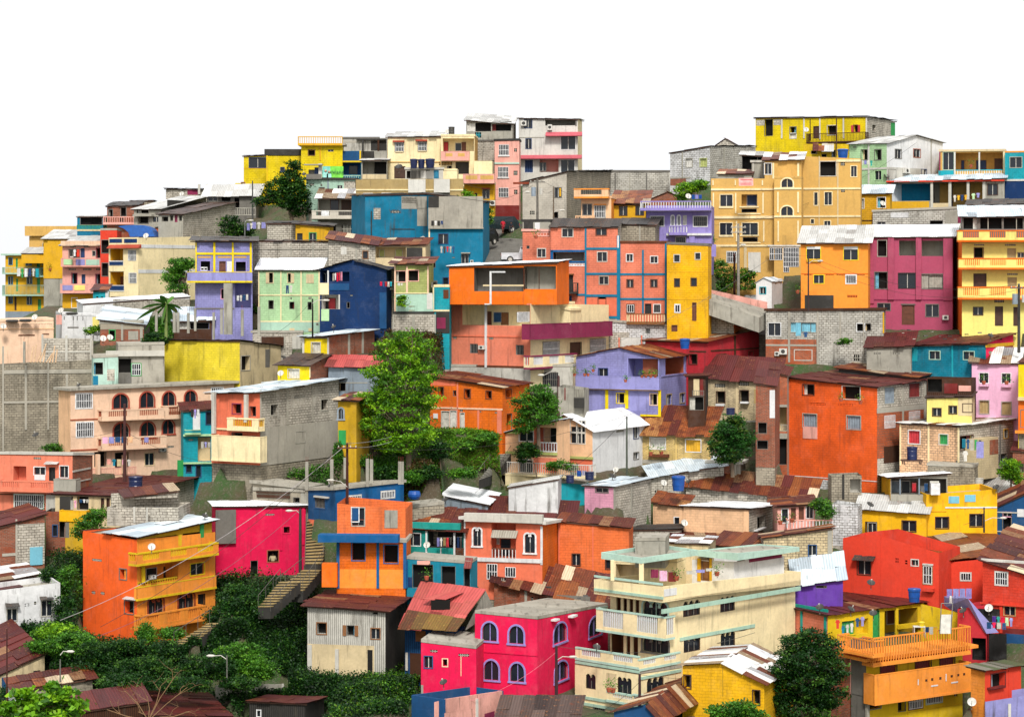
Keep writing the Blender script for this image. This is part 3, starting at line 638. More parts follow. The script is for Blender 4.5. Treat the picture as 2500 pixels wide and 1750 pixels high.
H('shack','long open shack with second zinc roof on thin grey posts right of the banana plant','shack','A1',(1560,1225),(1900,1215),1310,0,'dwood|dwood',roof='zinc',Y=204,d=9,bk=1120,oh=.3,feats='o 1600 1240 1880 1300')
H('house','small whitewashed house with narrow slit vents and black tank above the block wall','house','A1',(555,1170),(895,1190),1400,6,'white~|white',roof='slab+white',Y=210,d=6,oh=0,
  feats='v 572 1185 580 1215; v 655 1185 662 1218; v 690 1185 697 1218; v 740 1185 747 1220; p 605 1278 705 1290 dgray; b 505 1170 555 1258 rose; p 830 1190 890 1300 butter')
H('house','peach house with balustrade roof terrace at the far left edge','house','A1',(-30,1240),(480,1222),1640,6,'palepeach',roof='slab+palepeach',Y=203,d=6,oh=0,
  feats='rail 50 1242 470 1290 palepeach; p 165 1348 312 1358 brown .04; p 380 1338 440 1346 brown .04; b -30 1290 485 1300 peach .06')
H('block_wall','tall bare concrete block retaining wall with ribs at the left edge','retaining wall','A2',(-20,60),(835,10),850,4,'dblock%~|dblock%' if 0 else 'dblock%|dblock%',roof=None,Y=199,d=2.5,
  feats='b 20 100 835 135 concrete .08; b 20 380 620 400 concrete .08; b 20 -110 36 830 concrete .1; b 222 60 242 640 concrete .1; b 425 20 440 640 concrete .1; b 590 140 610 380 concrete .1; b 820 -160 836 240 concrete .1')
H('block_wall','upper grey block wall panel with pale posts standing on the retaining wall','wall','A1',(388,1382),(822,1385),1605,4,'block%|block%',roof=None,Y=201,d=1.2,
  feats='b 372 1345 390 1590 lgray .08; b 585 1355 606 1600 lgray .08; b 808 1365 828 1605 lgray .08; b 388 1495 820 1508 lgray .05',down=1)
H('shack','peeling mint green hut with bricked up window behind the peach curved house','shack','A2',(835,0),(1060,-10),260,3,'mint~|mint',roof='slab+concrete',Y=199,d=5,oh=0,feats='p 960 95 1028 200 block%; o 838 35 925 145; p 835 155 880 245 tealt')
H('concrete_ruin','blackened roofless concrete room with green lattice window','ruin','A2',(1060,-110),(1475,-120),240,3,'concrete~|gray~',roof='slab+concrete',Y=200,d=5,oh=0,
  feats='o 1060 0 1180 130; g 1182 48 1262 150 green; p 1062 130 1180 230 dgray~; b 950 -70 1475 -20 lgray .3')
H('house','bright yellow house with blank front and mouldy cream side above the peach house','house','A1',(1475,1395),(2150,1408),1800,-38,'lemon#|sand~',roof='brown',Y=189,S=(2520,1450),oh=.2,
  feats='S o 2165 1540 2240 1665 gray; S p 2380 1480 2420 1640 dgray; p 1480 1640 2150 1800 lemon#')
H('apartment_building','peach house with brown arched windows and curved balconies','apartment building','A2',(632,292),(2100,225),1040,(905,550,1680,520),'palepeach|peach',roof='slab+concrete~',Y=186,d=8,oh=.35,
  feats='''g 680 315 825 445 white; g 685 572 835 702 white; a 1015 320 1150 448 tile; a 1258 302 1380 440 tile; a 1460 300 1568 428 tile; a 1658 290 1760 408 tile; g 1895 262 2000 375 white;
  a 1020 580 1155 705 tile; a 1262 570 1388 705 tile; a 1460 552 1560 675 tile; b 632 540 915 552 brick .05; b 632 798 1500 812 brick .05; bal 915 452 1470 550 .9 M palepeach palepeach brick; bal 1470 420 1690 540 .6 M palepeach palepeach brick;
  bal 912 700 1494 812 .9 M palepeach palepeach brick; o 845 835 955 970; o 1030 840 1155 980; w 1300 850 1382 955 sand; v 1505 782 1560 800; ac 1435 805 1490 835; rail 830 980 1220 1040 rose R; b 875 860 900 1040 palepeach .5; b 1110 870 1135 1035 palepeach .5''')
H('house','orange terraced house with glass block panel at the left edge','house','A2',(-30,860),(650,870),1370,-26,'salmon|brick^',roof='slab+lgray',Y=183,S=(830,868),oh=.1,
  feats='''w 308 975 405 1040 white; b 308 1042 405 1090 white .04; d 440 975 496 1095 black; w 538 965 612 1065 white; aw 390 930 505 950 .5 gray; room 120 965 235 1095 salmon 1.0; v 300 885 368 903;
  bal -30 1095 480 1195 .9 M salmon salmon; bal 480 1080 680 1190 .9 S gray gray; g 130 1220 390 1340 mint; b -30 1215 410 1225 brown .03; b 412 1222 520 1370 lgray .4; S b 655 990 815 1005 lgray .05; S b 655 1090 815 1100 lgray .05''')
H('house','house with broad dark red roof and ochre walls behind the hanging laundry','house','A2',(495,1215),(1080,1235),1500,-24,'sand|block%',roof='red',Y=176,S=(1740,1080),oh=.35,
  feats='o 690 1235 795 1355; d 905 1250 935 1340 dwood; d 955 1250 985 1340 dwood; p 535 1240 640 1380 ddark .3; bal 532 1362 775 1460 .9 S amber amber; v 560 1290 600 1340')
H('house','narrow shadowy brick house wall left of the overgrown alley','house','A2',(410,1370),(590,1370),1760,-10,'brick^|dgray',roof=None,Y=180,d=3,feats='w 475 1495 512 1590 dblue; o 530 1460 580 1605')
H('house','mustard strip of wall behind the green shrub left of the orange house','house','A2',(585,1470),(760,1470),1760,-5,'mustard|mustard',roof=None,Y=178,d=3,feats='p 585 1470 620 1605 dgray')
H('house','slim teal house with pale green ledges beside the stair house','house','A2',(1645,470),(1900,455),1110,5,'cyan#|cyan',roof='red',Y=187,d=6,bk=400,oh=.3,
  feats='b 1645 680 1900 697 lgreen .25; b 1645 930 1900 945 lgreen .25; w 1850 485 1895 590 navy; v 1690 722 1735 738; w 1672 955 1715 1020 dblue; w 1760 960 1800 1060 dblue; p 1590 910 1645 1055 green; room 1775 705 1890 920 sand .8; p 1730 480 1795 640 white; bal 1660 640 1800 680 .6 S cyan lgreen')
H('house','three storey house with coral front, cream curved stair balconies and grey block side','house','B1',(-400,1135),(38,1130),1750,-36,'coral|block%',roof='zinc',Y=180,S=(742,1015),oh=.55,down=.3,
  feats='''o -210 1235 -135 1320 maroon; o -60 1255 0 1345; bal -260 1360 20 1475 .9 M cream cream gold; o -220 1490 -120 1605; o -50 1520 0 1650; bal -400 1520 40 1750 .9 S cream cream; post -400 1130 -375 1500 lgray .9; post -110 1150 -85 1400 lgray .9; b -400 1455 38 1470 cream .1;
  S o 130 1240 195 1335 gray; S v 342 1163 385 1187; S v 392 1163 438 1180; S o 583 1195 645 1288 gray; S o 358 1483 440 1578 gray; S p 45 1415 740 1745 concrete; S b 40 1110 50 1745 concrete .05; S b 278 1080 292 1420 concrete .04; S b 502 1050 515 1390 concrete .04''')
H('house','painted-shade undercroft with concrete pillars below the grey block side of the stair house','undercroft','B2',(-20,455),(640,395),640,48,'ddark|ddark',roof=None,Y=184,d=4,feats='p 70 470 250 540 black; p 300 440 470 540 black; p 515 420 690 500 black',down=2)  # solid block: dark walls and black patches paint the shade between the pillars
H('house','tall orange house with yellow balustrade balconies and scalloped ground floor windows','apartment building','A2',(745,1560),(1000,1600),2420,(1240,2000,1940,1860) if 0 else -52,'dorange|dorange',roof=None,Y=170,d=4,foot=False,down=1) if 0 else None
OH = H('apartment_building','tall orange house with yellow balustrade balconies and scalloped ground floor windows','apartment building','A3',(1228,20),(1930,-50),980,(1240,515,1940,405),'lorange|dorange',roof=None,Y=166,S=(745,-60),oh=0,
  feats='''S v 825 190 912 212; S o 1075 282 1135 372 dgray; S v 820 478 855 505; S v 900 485 938 512; S o 1120 570 1198 680 dgray; S aw 1095 545 1205 560 .4 gray; room 1235 245 1600 400 lorange 1.4; rd 1470 260 1530 370 black; rw 1310 275 1400 370 black; ac 1355 335 1400 370;
  w 1708 230 1830 330 yellow; t 1330 545 1465 690 rust; t 1600 505 1740 650 rust; d 1775 505 1840 650 black; bal 1228 90 1960 205 .9 M lorange gyellow; b 1235 245 1290 400 lorange .02; rail 1240 372 1590 470 gyellow B; bal 1232 392 1940 510 .35 S lorange gyellow;
  bal 1270 650 1840 790 .8 M lorange lorange; b 1228 780 1850 960 lorange .05; post 1285 260 1303 400 gyellow .3''')
H('x','','','A2',(1235,1600),(1900,1450),1680,('S',0,0,1,1) if 0 else (1240,2120,1940,2010),'mustard|dorange',roof='zinc',Y=166.2,S=(1000,1565),oh=.45,foot=False,down=0,into=OH,
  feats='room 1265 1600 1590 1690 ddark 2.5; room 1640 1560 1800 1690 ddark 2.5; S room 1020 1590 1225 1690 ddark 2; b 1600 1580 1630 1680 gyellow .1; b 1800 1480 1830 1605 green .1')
H('x','','','A2',(1000,1580),(1120,1560),1700,(1240,2120,1940,2010),'dorange|dorange',roof='rust',Y=168.6,S=(742,1556),oh=.2,foot=False,down=0,into=OH)
H('x','','','A2',(960,1335),(1600,1335),1470,-14,'block%|block%',roof='flat',Y=171.5,d=4,foot=False,into=OH,down=.3,para=.6,feats='b 1195 1330 1212 1470 lgray .04; b 1310 1335 1325 1470 lgray .04')
H('x','','','A2',(1000,1215),(1600,1160),1340,8,'block%|block%',roof=None,Y=174,d=.4,down=1,foot=False,into=OH)
H('x','','','A2',(1120,1250),(1590,1190),1262,12,'block%|block%',roof='rust',Y=172.6,d=2.2,into=OH,rise=.35,oh=.15,foot=False,down=0)
H('house','hot magenta house with curved front beside the stone steps','house','B2',(-360,868),(445,862),1500,(0,880,450,855) if 0 else 8,'magenta|magenta',roof='white',Y=176,d=7,bk=826,oh=.3,
  feats='v 85 932 165 948; o 248 1048 302 1105 magenta; b 218 885 236 1260 hotpink .08; b 415 880 436 1210 hotpink .08; o 105 1262 200 1360 brick; room 105 1262 200 1360 brown .8; o -50 1350 18 1510; b -360 900 -180 1200 dgray .3',down=1)
H('house','white stained house with two awning windows at the left edge','house','A3',(-40,480),(540,405),830,(20,870,540,780) if 0 else 10,'white~|white~',roof='flat',Y=164,d=6,para=.4,
  feats='w 65 640 150 745 gray; w 375 565 465 700 gray; aw 55 605 175 625 .5 dark; aw 365 545 480 562 .5 dark; v 220 590 265 615 white; v 305 572 327 600; v 498 540 518 568')
H('shed','dark red sheet roof lean-to on the white stained house','lean-to','A3',(-40,510),(200,470),560,12,'white|white',roof='red',Y=166,d=4,bk=415,oh=.2,foot=False,down=0)
H('shack','crooked shack with long patched zinc roof behind the white stained house','shack','A3',(-40,390),(330,330),480,14,'dblock%|dblock%',roof='mix',Y=170,d=4,bk=270,oh=.3)
H('block_house','block house with rusty roof and mint doorway panel at the left edge','house','A2',(-40,1520),(400,1400),1900,16,'brick^|block%',roof='red',Y=175,d=5,bk=1380,oh=.25,
  feats='p 150 1480 400 1850 block%; o 235 1520 285 1605; b 20 1745 145 1770 concrete .05; p 270 1690 382 1850 sky .1; o 325 1730 355 1850; o 168 1790 205 1870; b 140 1440 155 1850 concrete .07')
H('shack','collapsed rust roof shack with wooden poles at the bottom left','shack','A3',(-40,1240),(400,1040),1400,22,'sand~|dblue',roof='red',Y=155,d=8,bk=860,oh=.2,feats='p 20 1250 118 1460 dblue .1; p 300 1190 360 1260 black')
H('shed','low shed with patchy corrugated roof and pale sheets at the bottom left','shed','A3',(130,1375),(830,1260),1560,10,'dblock%|white',roof='rust',Y=151,d=6,bk=1215,oh=.3,feats='p 120 1380 250 1480 white')
H('shed','wide dark red shed roof with pale scraped patches along the bottom edge','shed','A3',(680,1560),(1330,1470),1760,12,'dwood=|dwood=',roof='red',Y=146,d=9,bk=1375,oh=.2)
H('shed','wide brown shed roof with rusty streaks behind the bare branches','shed','A3',(1340,1590),(2050,1605),1760,(1340,1590,2250,1500) if 0 else 10,'dwood=|dwood=',roof='red',Y=147,d=9,bk=1395,oh=.3)
H('block_wall','mossy broken concrete garden wall below the overgrown slope','wall','B3',(-360,1330),(255,1320),1460,8,'gray~|gray~',roof=None,Y=157,d=.5,feats='b -10 1330 20 1440 lgray .1; b 230 1310 250 1400 lgray .1')
H('shed','dark plank shed with black roof at the bottom edge','shed','B3',(-60,1470),(440,1490),1760,-18,'ddark=|ddark=',roof='red',Y=150,d=6,bk=1430,oh=.2,feats='w 12 1548 40 1600 white')
# ======================= second quarter =======================
H('house','low yellow house corner with open windows left of the dark green tree','house','B0',(-110,440),(100,432),760,-4,'yellow#',roof='dark',Y=262,d=6,rise=.3,oh=.2,
  feats='w -60 455 92 540 navy; p -110 545 100 552 gold')
H('house','yellow block house with dark rooftop fence behind the dark green tree','house','B0',(100,436),(410,436),760,-4,'yellow#',roof='slab+ddark',Y=260,d=6,oh=0,
  feats='b 75 376 405 432 ddark .1; w 222 542 252 575 navy; b 92 415 106 700 gyellow .06')
H('house','tall yellow house with balustrade parapet on the skyline','house','B0',(405,345),(775,345),760,-4,'yellow#|yellow',roof='flat',Y=258,d=6,
  feats='o 470 385 526 430 brown; bal 375 262 775 342 .5 B gold gold; w 645 380 695 400; b 570 340 582 480 gold .05',down=3)
H('house','dark blue open balcony storey with yellow frame and long green banner','house','B0',(590,395),(945,392),660,-4,'tealt#|dgray',roof=None,Y=254,d=4,
  feats='p 595 395 945 492 dblue .02; b 590 398 602 490 gyellow .1; b 752 398 766 490 gyellow .1; b 928 390 942 490 gyellow .1; b 580 480 945 494 gyellow .25; room 600 500 940 605 dblue 1.2; rd 840 530 905 605 black; rw 620 520 700 600 black; b 940 490 950 640 tealt .2; rail 640 610 940 650 pgreen B')
H('house','mint green block house below the green banner','house','B0',(450,650),(890,655),1150,-6,'pgreen#|block%',roof='slab+ddark',Y=244,d=6,oh=.25,
  feats='o 568 722 612 795 dgray; w 730 700 775 745; v 485 685 520 705; v 578 690 595 708; b 560 505 590 640 lgray .3; p 788 665 890 740 block%; b 640 655 652 900 steel .05; b 450 600 585 645 dgray .5; d 525 540 568 610 navy; room 470 560 590 600 gray .6; b 430 510 595 520 gray .9; b 470 918 500 1040 gray .03')
H('concrete_ruin','blackened roofless block storey on the skyline right of the yellow houses','ruin','B0',(775,275),(1175,275),660,-4,'lgray~|lgray~',roof=None,Y=262,d=4,
  feats='b 775 266 1110 282 dgray .1; b 900 282 1170 294 ddark .4; post 950 290 965 400 ddark .4; post 1090 290 1105 395 dwood .4; p 1030 300 1170 390 ddark .02; p 775 300 945 320 concrete; p 945 395 1060 470 ddark .1')
H('house','grey open laundry room between the banner house and the peach house','house','B0',(945,478),(1175,475),650,-3,'gray|gray',roof='gray',Y=253,d=5,rise=.4,oh=.25,
  feats='room 955 490 1060 600 gray 1.5; room 1060 490 1172 600 ddark 1.5; b 955 603 1170 645 sand .1; p 1065 395 1170 455 gray~ .02')
H('house','peach house with red window hoods and grey sheet roof near the skyline','house','B0',(1180,268),(1660,262),660,-3,'cream|cream',roof='gray',Y=256,d=6,bk=225,oh=.3,
  feats='g 1248 318 1322 398 dgray; g 1455 312 1528 392 dgray; sl 1225 298 1330 312 tile .4; sl 1430 290 1535 305 tile .4; b 1185 488 1660 496 tan .08; b 1250 396 1322 406 sand .1; b 1455 390 1528 398 sand .1; d 1240 530 1340 640 dwood; w 1355 560 1390 640')
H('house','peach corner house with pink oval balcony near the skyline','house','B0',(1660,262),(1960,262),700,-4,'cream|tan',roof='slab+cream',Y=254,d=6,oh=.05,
  feats='room 1675 280 1955 395 cream 1.6; rd 1676 315 1722 395 crimson; rw 1790 325 1840 390 black; rd 1848 318 1880 390 brown; bal 1660 395 1912 478 .8 S rose rose; v 1640 490 1760 520 tan; o 1712 525 1756 568; p 1700 412 1762 442 tan .81; p 1812 412 1872 442 tan .81; room 1790 490 1910 600 dgray 1.2')
H('house','small cream rooftop room carrying the row of dark blue tanks','rooftop room','B0',(1340,560),(1680,560),680,-3,'lgray|lgray',roof='slab+lgray',Y=243,d=3,oh=.1,
  feats='o 1350 570 1388 640; p 1390 568 1475 640 dgray .02; d 1445 570 1475 640 dblue; p 1478 572 1590 640 offwhite .02; o 1522 562 1560 605; d 1595 565 1640 640 tealt',down=1,foot=False)
H('house','blank cream stair box to the right of the blue rooftop tanks','rooftop room','B0',(1665,572),(1805,572),680,-3,'cream|cream',roof='slab+cream',Y=243,d=3,oh=.0,down=1,foot=False)
H('apartment_building','khaki apartment block with cream strips and ornate black window grilles','apartment building','B0',(895,650),(1858,642),1250,-2,'khaki|khaki',roof='flat',Y=240,d=7,para=.8,
  feats='b 895 735 1858 748 cream .1; b 895 955 985 965 cream .1; b 1365 648 1520 765 offwhite .5; b 1595 645 1738 765 offwhite .5; g 960 770 1050 880; g 1125 768 1218 860; g 932 985 985 1100; p 1365 765 1520 782 dgray .1; p 1600 762 1740 795 dgray .1')
H('house','brown block house with rusty veranda roof and cutout balcony wall','house','B0',(555,815),(900,820),1180,-5,'dgray%|brick^',roof='mix',Y=232,d=6,bk=745,oh=.35,
  feats='room 560 825 900 935 gray 1.8; rd 670 835 740 930 black; rd 770 840 850 930 dwood; bal 500 925 900 1000 .8 M block block ddark; o 670 1050 720 1140; v 770 1055 860 1130; b 500 1000 900 1010 gray .3')
H('house','big blue and bare concrete house with peeling left wall','house','B0',(980,790),(1540,775),1250,30 if 0 else 12,'tealt~|tealt',roof='dark',Y=217,d=7,rise=.2,oh=.2,
  feats='p 1305 800 1532 912 concrete~; p 1445 905 1538 1065 concrete~; p 1310 805 1440 860 block%; p 1055 905 1118 1005 block%; v 1210 928 1290 948; b 1030 930 1040 1160 ddark .05; b 1215 1090 1425 1098 ddark .03')
H('house','teal street house with bare concrete upper storey overlooking the cobbled street','house','B0',(1540,778),(2035,850),1720,-6,'tealt|tealt',roof='dark',Y=215,d=7,rise=.2,oh=.25,
  feats='''b 1545 800 2035 1082 concrete~ .25; o 1715 920 1782 1000 ; p 1545 800 1640 900 ddark .27; d 1550 905 1612 1000 navy; w 1615 905 1640 1030 gray; b 1545 1080 2040 1090 gray .35; w 1640 1138 1720 1222 navy; sl 1838 1302 1920 1312 gray .4; w 1848 1325 1900 1400 dgray; ac 1922 1370 1948 1396;
  o 1568 1350 1610 1440; w 1570 1560 1620 1620 dgray; w 1680 1530 1722 1600 navy; b 1548 1090 1560 1700 cream .06; v 1760 1342 1782 1355''')
H('shack','low amber shack with dark sheet roof and green shutter','shack','B0',(355,1045),(665,1068),1210,-5,'gold|gold',roof='dark',Y=226,d=4,rise=.3,oh=.4,feats='d 368 1130 418 1196 black; w 480 1128 538 1200 green')
H('block_house','grey block shed attached to the left of the amber shack','shed','B0',(100,1045),(355,1045),1210,-4,'block%|block%',roof='dark',Y=227,d=4,rise=.3,oh=.2)
H('block_wall','long blank grey block wall behind the light green house','wall','B0',(-340,1200),(645,1208),1420,-4,'block%|block%',roof='brown',Y=214,d=3,rise=.1,oh=.05,feats='b -340 1270 645 1276 gray .05; b 310 1210 320 1400 gray .05; b 505 1210 518 1400 gray .05')
H('block_house','long pale block house under a sagging rust and zinc roof','house','B0',(650,1180),(1070,1235),1420,-6,'block%|block%',roof='rust',Y=209,d=6,bk=1150,oh=.3,
  feats='p 762 1252 812 1320 offwhite; w 960 1292 1002 1355 wood; b 892 1210 906 1400 gray .05')
H('house','open clutter filled terrace under the right end of the rust and zinc roof','house','B0',(1070,1240),(1520,1235),1420,-6,'sand|sand',roof='rust',Y=209,d=5,bk=1180,oh=.25,
  feats='room 1075 1255 1345 1350 sand 1.4; rw 1110 1280 1150 1340 olive; rw 1255 1275 1310 1340 olive; p 1350 1260 1490 1350 ddark .3')
H('house','olive and mint house with open dark windows above a grey block base','house','B1',(1240,-20),(1545,-20),600,-6,'olive#|olive#',roof='rust',Y=199,d=6,bk=-70,oh=.5,
  feats='o 1255 45 1342 138 rose; o 1368 38 1455 130 rose; b 1240 238 1545 246 cream .08; b 1240 -10 1252 420 palepeach .06; b 1345 0 1362 240 palepeach .06; b 1535 0 1548 240 palepeach .06; p 1255 250 1590 418 pgreen .03; d 1480 240 1530 385 green; o 1370 250 1420 355; rail 1370 355 1428 402 sand; p 1532 240 1582 385 offwhite .06; b 1225 405 1600 428 ddark .1; b 1225 430 1612 600 gray .08; p 1240 440 1400 590 block% .1; p 1425 440 1600 590 block% .1')
H('house','grey block house bay with dark opening and laundry right of the navy house','house','B1',(1105,30),(1240,30),560,-5,'block%|dgray',roof='brown',Y=200,d=5,rise=.2,oh=.2,feats='o 1108 42 1195 138; bal 1105 135 1240 210 .5 R gray gray; o 1170 290 1220 450')
H('house','small turquoise block annex beside the orange roofed salmon house','hut','B1',(1592,190),(1735,190),620,-3,'cyan#|cyan',roof='slab+cream',Y=200,d=4,oh=.0,feats='b 1585 188 1597 400 cream .05; b 1585 390 1735 405 cream .08; p 1680 210 1728 290 brown .03; b 1615 410 1735 600 ddark .05; p 1620 460 1700 560 maroon .08; o 1570 140 1625 190')
H('house','long light green house with cream timber grid and open shutters','house','B1',(20,30),(572,30),590,-9,'lgreen#|navy',roof='white',Y=203,d=6,bk=-55,oh=.3,
  feats='''o 95 60 152 148 sand; o 285 65 312 145 sand; p 450 70 518 152 sand .05; p 88 60 118 148 sand .06; p 318 65 342 150 sand .06; o 110 305 160 385; o 298 318 345 385; o 462 320 500 392; b 20 255 572 264 cream .05; b 20 490 572 500 cream .04; p 20 492 572 590 pgreen .03;
  b 20 30 30 500 cream .05; b 218 30 228 490 cream .05; b 398 30 410 490 cream .05; b 560 30 572 490 cream .05; v 195 492 222 522; v 240 495 265 522; v 382 500 405 530; v 425 500 447 530; v 470 275 498 295; b 300 555 345 582 sand .08; b 470 555 505 582 sand .08; v 308 280 322 296; p 540 510 560 530 dgray .04''')
H('house','dark navy blue house with cutaway balcony openings','house','B1',(572,32),(1170,32),585,-16,'navy#|navy',roof='dark',Y=201,d=6,rise=.2,oh=.3,apex=('F',870,-50),
  feats='''room 578 38 640 145 navy 1.2; rw 590 70 625 135 black; b 572 150 652 255 cream .08; b 640 38 652 150 white .08; room 655 50 838 135 navy 1.2; p 655 155 835 215 dblue .05; room 585 255 748 385 offwhite 1.4; rd 612 290 650 385 black; rd 652 290 712 385 crimson; b 585 385 655 490 lgreen .04; o 812 320 842 378; v 845 255 868 270;
  p 1108 235 1170 560 dblue .1; b 740 255 752 385 offwhite .05''')
H('block_wall','grey block wall with slatted gate below the light green house','wall','B1',(-60,600),(420,600),740,-4,'block%|block%',roof='slab+concrete',Y=197,d=3,oh=.05,
  feats='p 48 632 250 720 dwood .03; b 325 625 400 740 lgray .05; b 250 610 262 740 gray .06')
H('house','small yellow fronted house with red brick side under a zinc roof','house','B1',(425,632),(655,628),800,-30,'yellow|brick^',roof='zinc',Y=193,S=(1062,572),oh=.35,
  feats='c 500 685 575 772 lgray lgray; b 415 630 430 790 offwhite .08; b 638 640 652 790 offwhite .08; b 425 785 655 795 sand .1; S b 828 610 845 800 concrete .05; S b 952 590 968 780 concrete .05; b 425 632 655 648 dgray .06')
H('house','lower yellow house with tarpaulin covered roof and brick side','house','B1',(195,880),(480,890),1030,-32,'yellow|brick^',roof='brown',Y=184.5,S=(655,800),oh=.25,
  feats='c 290 925 385 1000 lgray; b 480 880 486 1000 cream .04')
H('house','mouldy white sheet walled house with plain red roof left of the big tree','house','B1',(650,895),(1100,905),1130,-8,'steel~|white~',roof='pinkr',Y=181,d=6,bk=815,oh=.3,feats='o 742 1045 805 1120; b 740 1040 1000 1048 gray .03')
H('house','mustard house sliver with arched grille and green panel beside the grey block side','house','B1',(735,1200),(900,1205),1600,-15,'mustard|mustard',roof='rust',Y=179,d=5,bk=1140,oh=.4,
  feats='a 742 1275 782 1368 steel; p 740 1470 805 1600 green .08; p 830 1250 900 1600 mustard~ .02')
H('house','tall orange and salmon house with maroon balcony and white roof','house','B1',(1732,0),(2296+165-0,-6),1000,-32,'salmon|cream',roof=None,Y=177,S=(2296+900,-8) if 0 else (2296+868,10),oh=.3,down=2,
  feats='''p 1732 10 2461 345 orange .02; room 1955 15 2461 225 ddark 2.0; room 1845 345 2461 530 cream 2.2; rw 2135 415 2200 500 dblue; rd 2205 420 2262 530 wood; rd 2080 410 2110 525 brown; p 1732 528 2461 632 salmon .04; b 1732 625 2461 636 coral .06; v 1765 628 1800 652; v 2090 635 2128 658; G 1918 695 1990 780; ac 1992 710 2045 745; G 2330 705 2402 795;
  b 1732 890 2461 905 brown .05; p 1735 905 2461 1040 white~ .03; b 2050 340 2068 910 white .1; b 2095 55 2112 340 white .1; b 2050 335 2112 345 white .1; v 2220 935 2262 970''') if 0 else None
# the tall salmon house: its corner stands at C1 x=165
h = H('apartment_building','tall orange and salmon house with maroon balcony and flat white roof','apartment building','B1',(1732,340),(2461,335),900,-33,'salmon|cream',roof=None,Y=176,S=(2296+868,345),down=2,
  feats='''room 1845 345 2461 530 cream 1.3; rw 2135 415 2200 500 dblue; rd 2205 420 2262 530 wood; rd 2080 410 2110 525 brown; b 1732 625 2461 634 coral .06; v 1765 628 1800 652; v 2090 635 2128 658; G 1918 695 1990 780; ac 1992 710 2045 745; G 2330 705 2402 795;
  b 1732 888 2461 905 brown .05; b 2050 340 2068 910 white .1; v 2220 945 2262 975; b 1732 908 2461 1060 lgray~ .02;
  S g 2573 680 2718 800 dgray; S d 2815 680 2920 845 dwood; S g 2996 655 3134 770 dgray; S G 2570 950 2710 1080; S bal 2461 505 3198 640 .9 S maroon maroon; S bal 2461 790 2880 910 .7 M cream maroon white; S g 2350 410 2450 500; S b 2461 910 2830 920 maroon .05''')
H('x','','','B1',(1732,4),(2698,-30),345,-12,'orange|orange',roof='white',Y=175.65,d=6,rise=.25,oh=.25,down=0,foot=False,into=h,
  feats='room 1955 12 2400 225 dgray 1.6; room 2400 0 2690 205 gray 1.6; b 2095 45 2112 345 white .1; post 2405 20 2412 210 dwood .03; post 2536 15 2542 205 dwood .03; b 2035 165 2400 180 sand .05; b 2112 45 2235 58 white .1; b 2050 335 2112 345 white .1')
H('x','','','C1',(-60,345),(295,345),560,-33,'cream|cream',roof='slab+cream',Y=178.5,d=5,oh=.05,down=0,foot=False,into=h,
  feats='g 52 408 155 500 dgray; d 232 405 276 535 dgray; b -60 500 300 535 crimson .04')
H('x','','','C1',(300,362),(522,400),520,-20,'cream|cream',roof='slab+cream',Y=180,d=3,oh=.1,down=0,foot=False,into=h)
H('x','','','C1',(-560,905),(545,905),1130,-20 if 0 else -10,'lgray~|sand~',roof='slab+concrete',Y=177.5,d=5,oh=0,down=1,into=h,feats='ac 125 1020 185 1072; G 270 950 415 1080; v -330 945 -290 970')
H('house','long low orange house with pink column strips and rusty roof','house','B1',(1560,985),(2210,1085),1480,-26,'orange#|orange#',roof='rust',Y=180,S=(2455,1050),oh=.35,pl=3,
  feats='''o 1640 1085 1680 1155 brown; o 1765 1112 1797 1165; o 1872 1105 1920 1180 brown; o 2065 1120 2110 1185 brown; b 1560 1268 2210 1282 palepeach .05; b 1800 1040 1812 1480 salmon .05; b 1985 1290 2000 1480 salmon .05; b 2162 1290 2200 1500 salmon .08; d 1660 1295 1735 1460 lgray; d 1738 1290 1800 1445 offwhite; d 1828 1310 1872 1460 offwhite;
  v 1828 1285 1855 1305; b 1590 1320 1628 1365 white .08; p 1570 1010 1790 1070 coral .02; S o 2240 1105 2290 1175 brown; S o 2250 1320 2300 1480; v 2005 1296 2020 1312; v 2140 1305 2165 1320''')
H('house','low concrete house roofed as a column studded terrace above the blue wall','house','B2',(-30,660),(465,715),980,-26,'dblock~|dblock~',roof='slab+concrete~',Y=174,d=6,oh=.2,
  feats='b -30 700 440 730 concrete~ .1; p 5 765 300 790 dwood .1; o 330 785 392 840; b 0 740 300 750 dwood .12; p 400 740 465 980 gray~')
H('blue_house','low blue house with barred windows and open terrace of concrete columns above','house','B2',(468,725),(712,722),990,-50,'dblue|blue',roof='slab+concrete~',Y=170,S=(1325,655),oh=.15,
  feats='G 530 790 620 880 dblue; b 515 775 640 790 lgray .2; p 470 995 720 1100 coral .03; S g 828 770 940 820 lgray; S g 1122 730 1240 790 lgray; frame 0 0 1 1' .replace('; frame 0 0 1 1',''))
OG = H('house','orange roofless upper storey with blue ledge over an orange ground floor','house','B2',(722,1150),(1340,1195),1610,-7,'orange#|orange#',roof='slab+gray',Y=160,d=6,oh=.1,
  feats='''sl 555 1125 1275 1190 blue 1.2; b 722 1190 748 1600 blue .1; b 1080 1190 1104 1600 blue .1; b 1320 1190 1348 1600 blue .1; o 862 1195 975 1348 blue; o 1150 1215 1272 1372 blue; p 750 1430 1340 1600 lorange .012; b 590 1380 725 1590 orange .8''')
H('x','','','B2',(728,840),(1340,890),1180,-7,'corange#|corange#',roof=None,Y=161,d=5,feats='w 860 878 920 1000 white; p 860 880 920 990 dblue .02; o 915 985 970 1040; p 1152 900 1270 1060 gray~ .03; w 862 880 972 1038 gray',down=0,foot=False,into=OG)
H('block_wall','low grey block wall beside the white satellite dish','wall','B2',(1345,890),(1690,850),990,15,'dblock%|dblock%',roof='slab+concrete~',Y=168,d=5,oh=0)
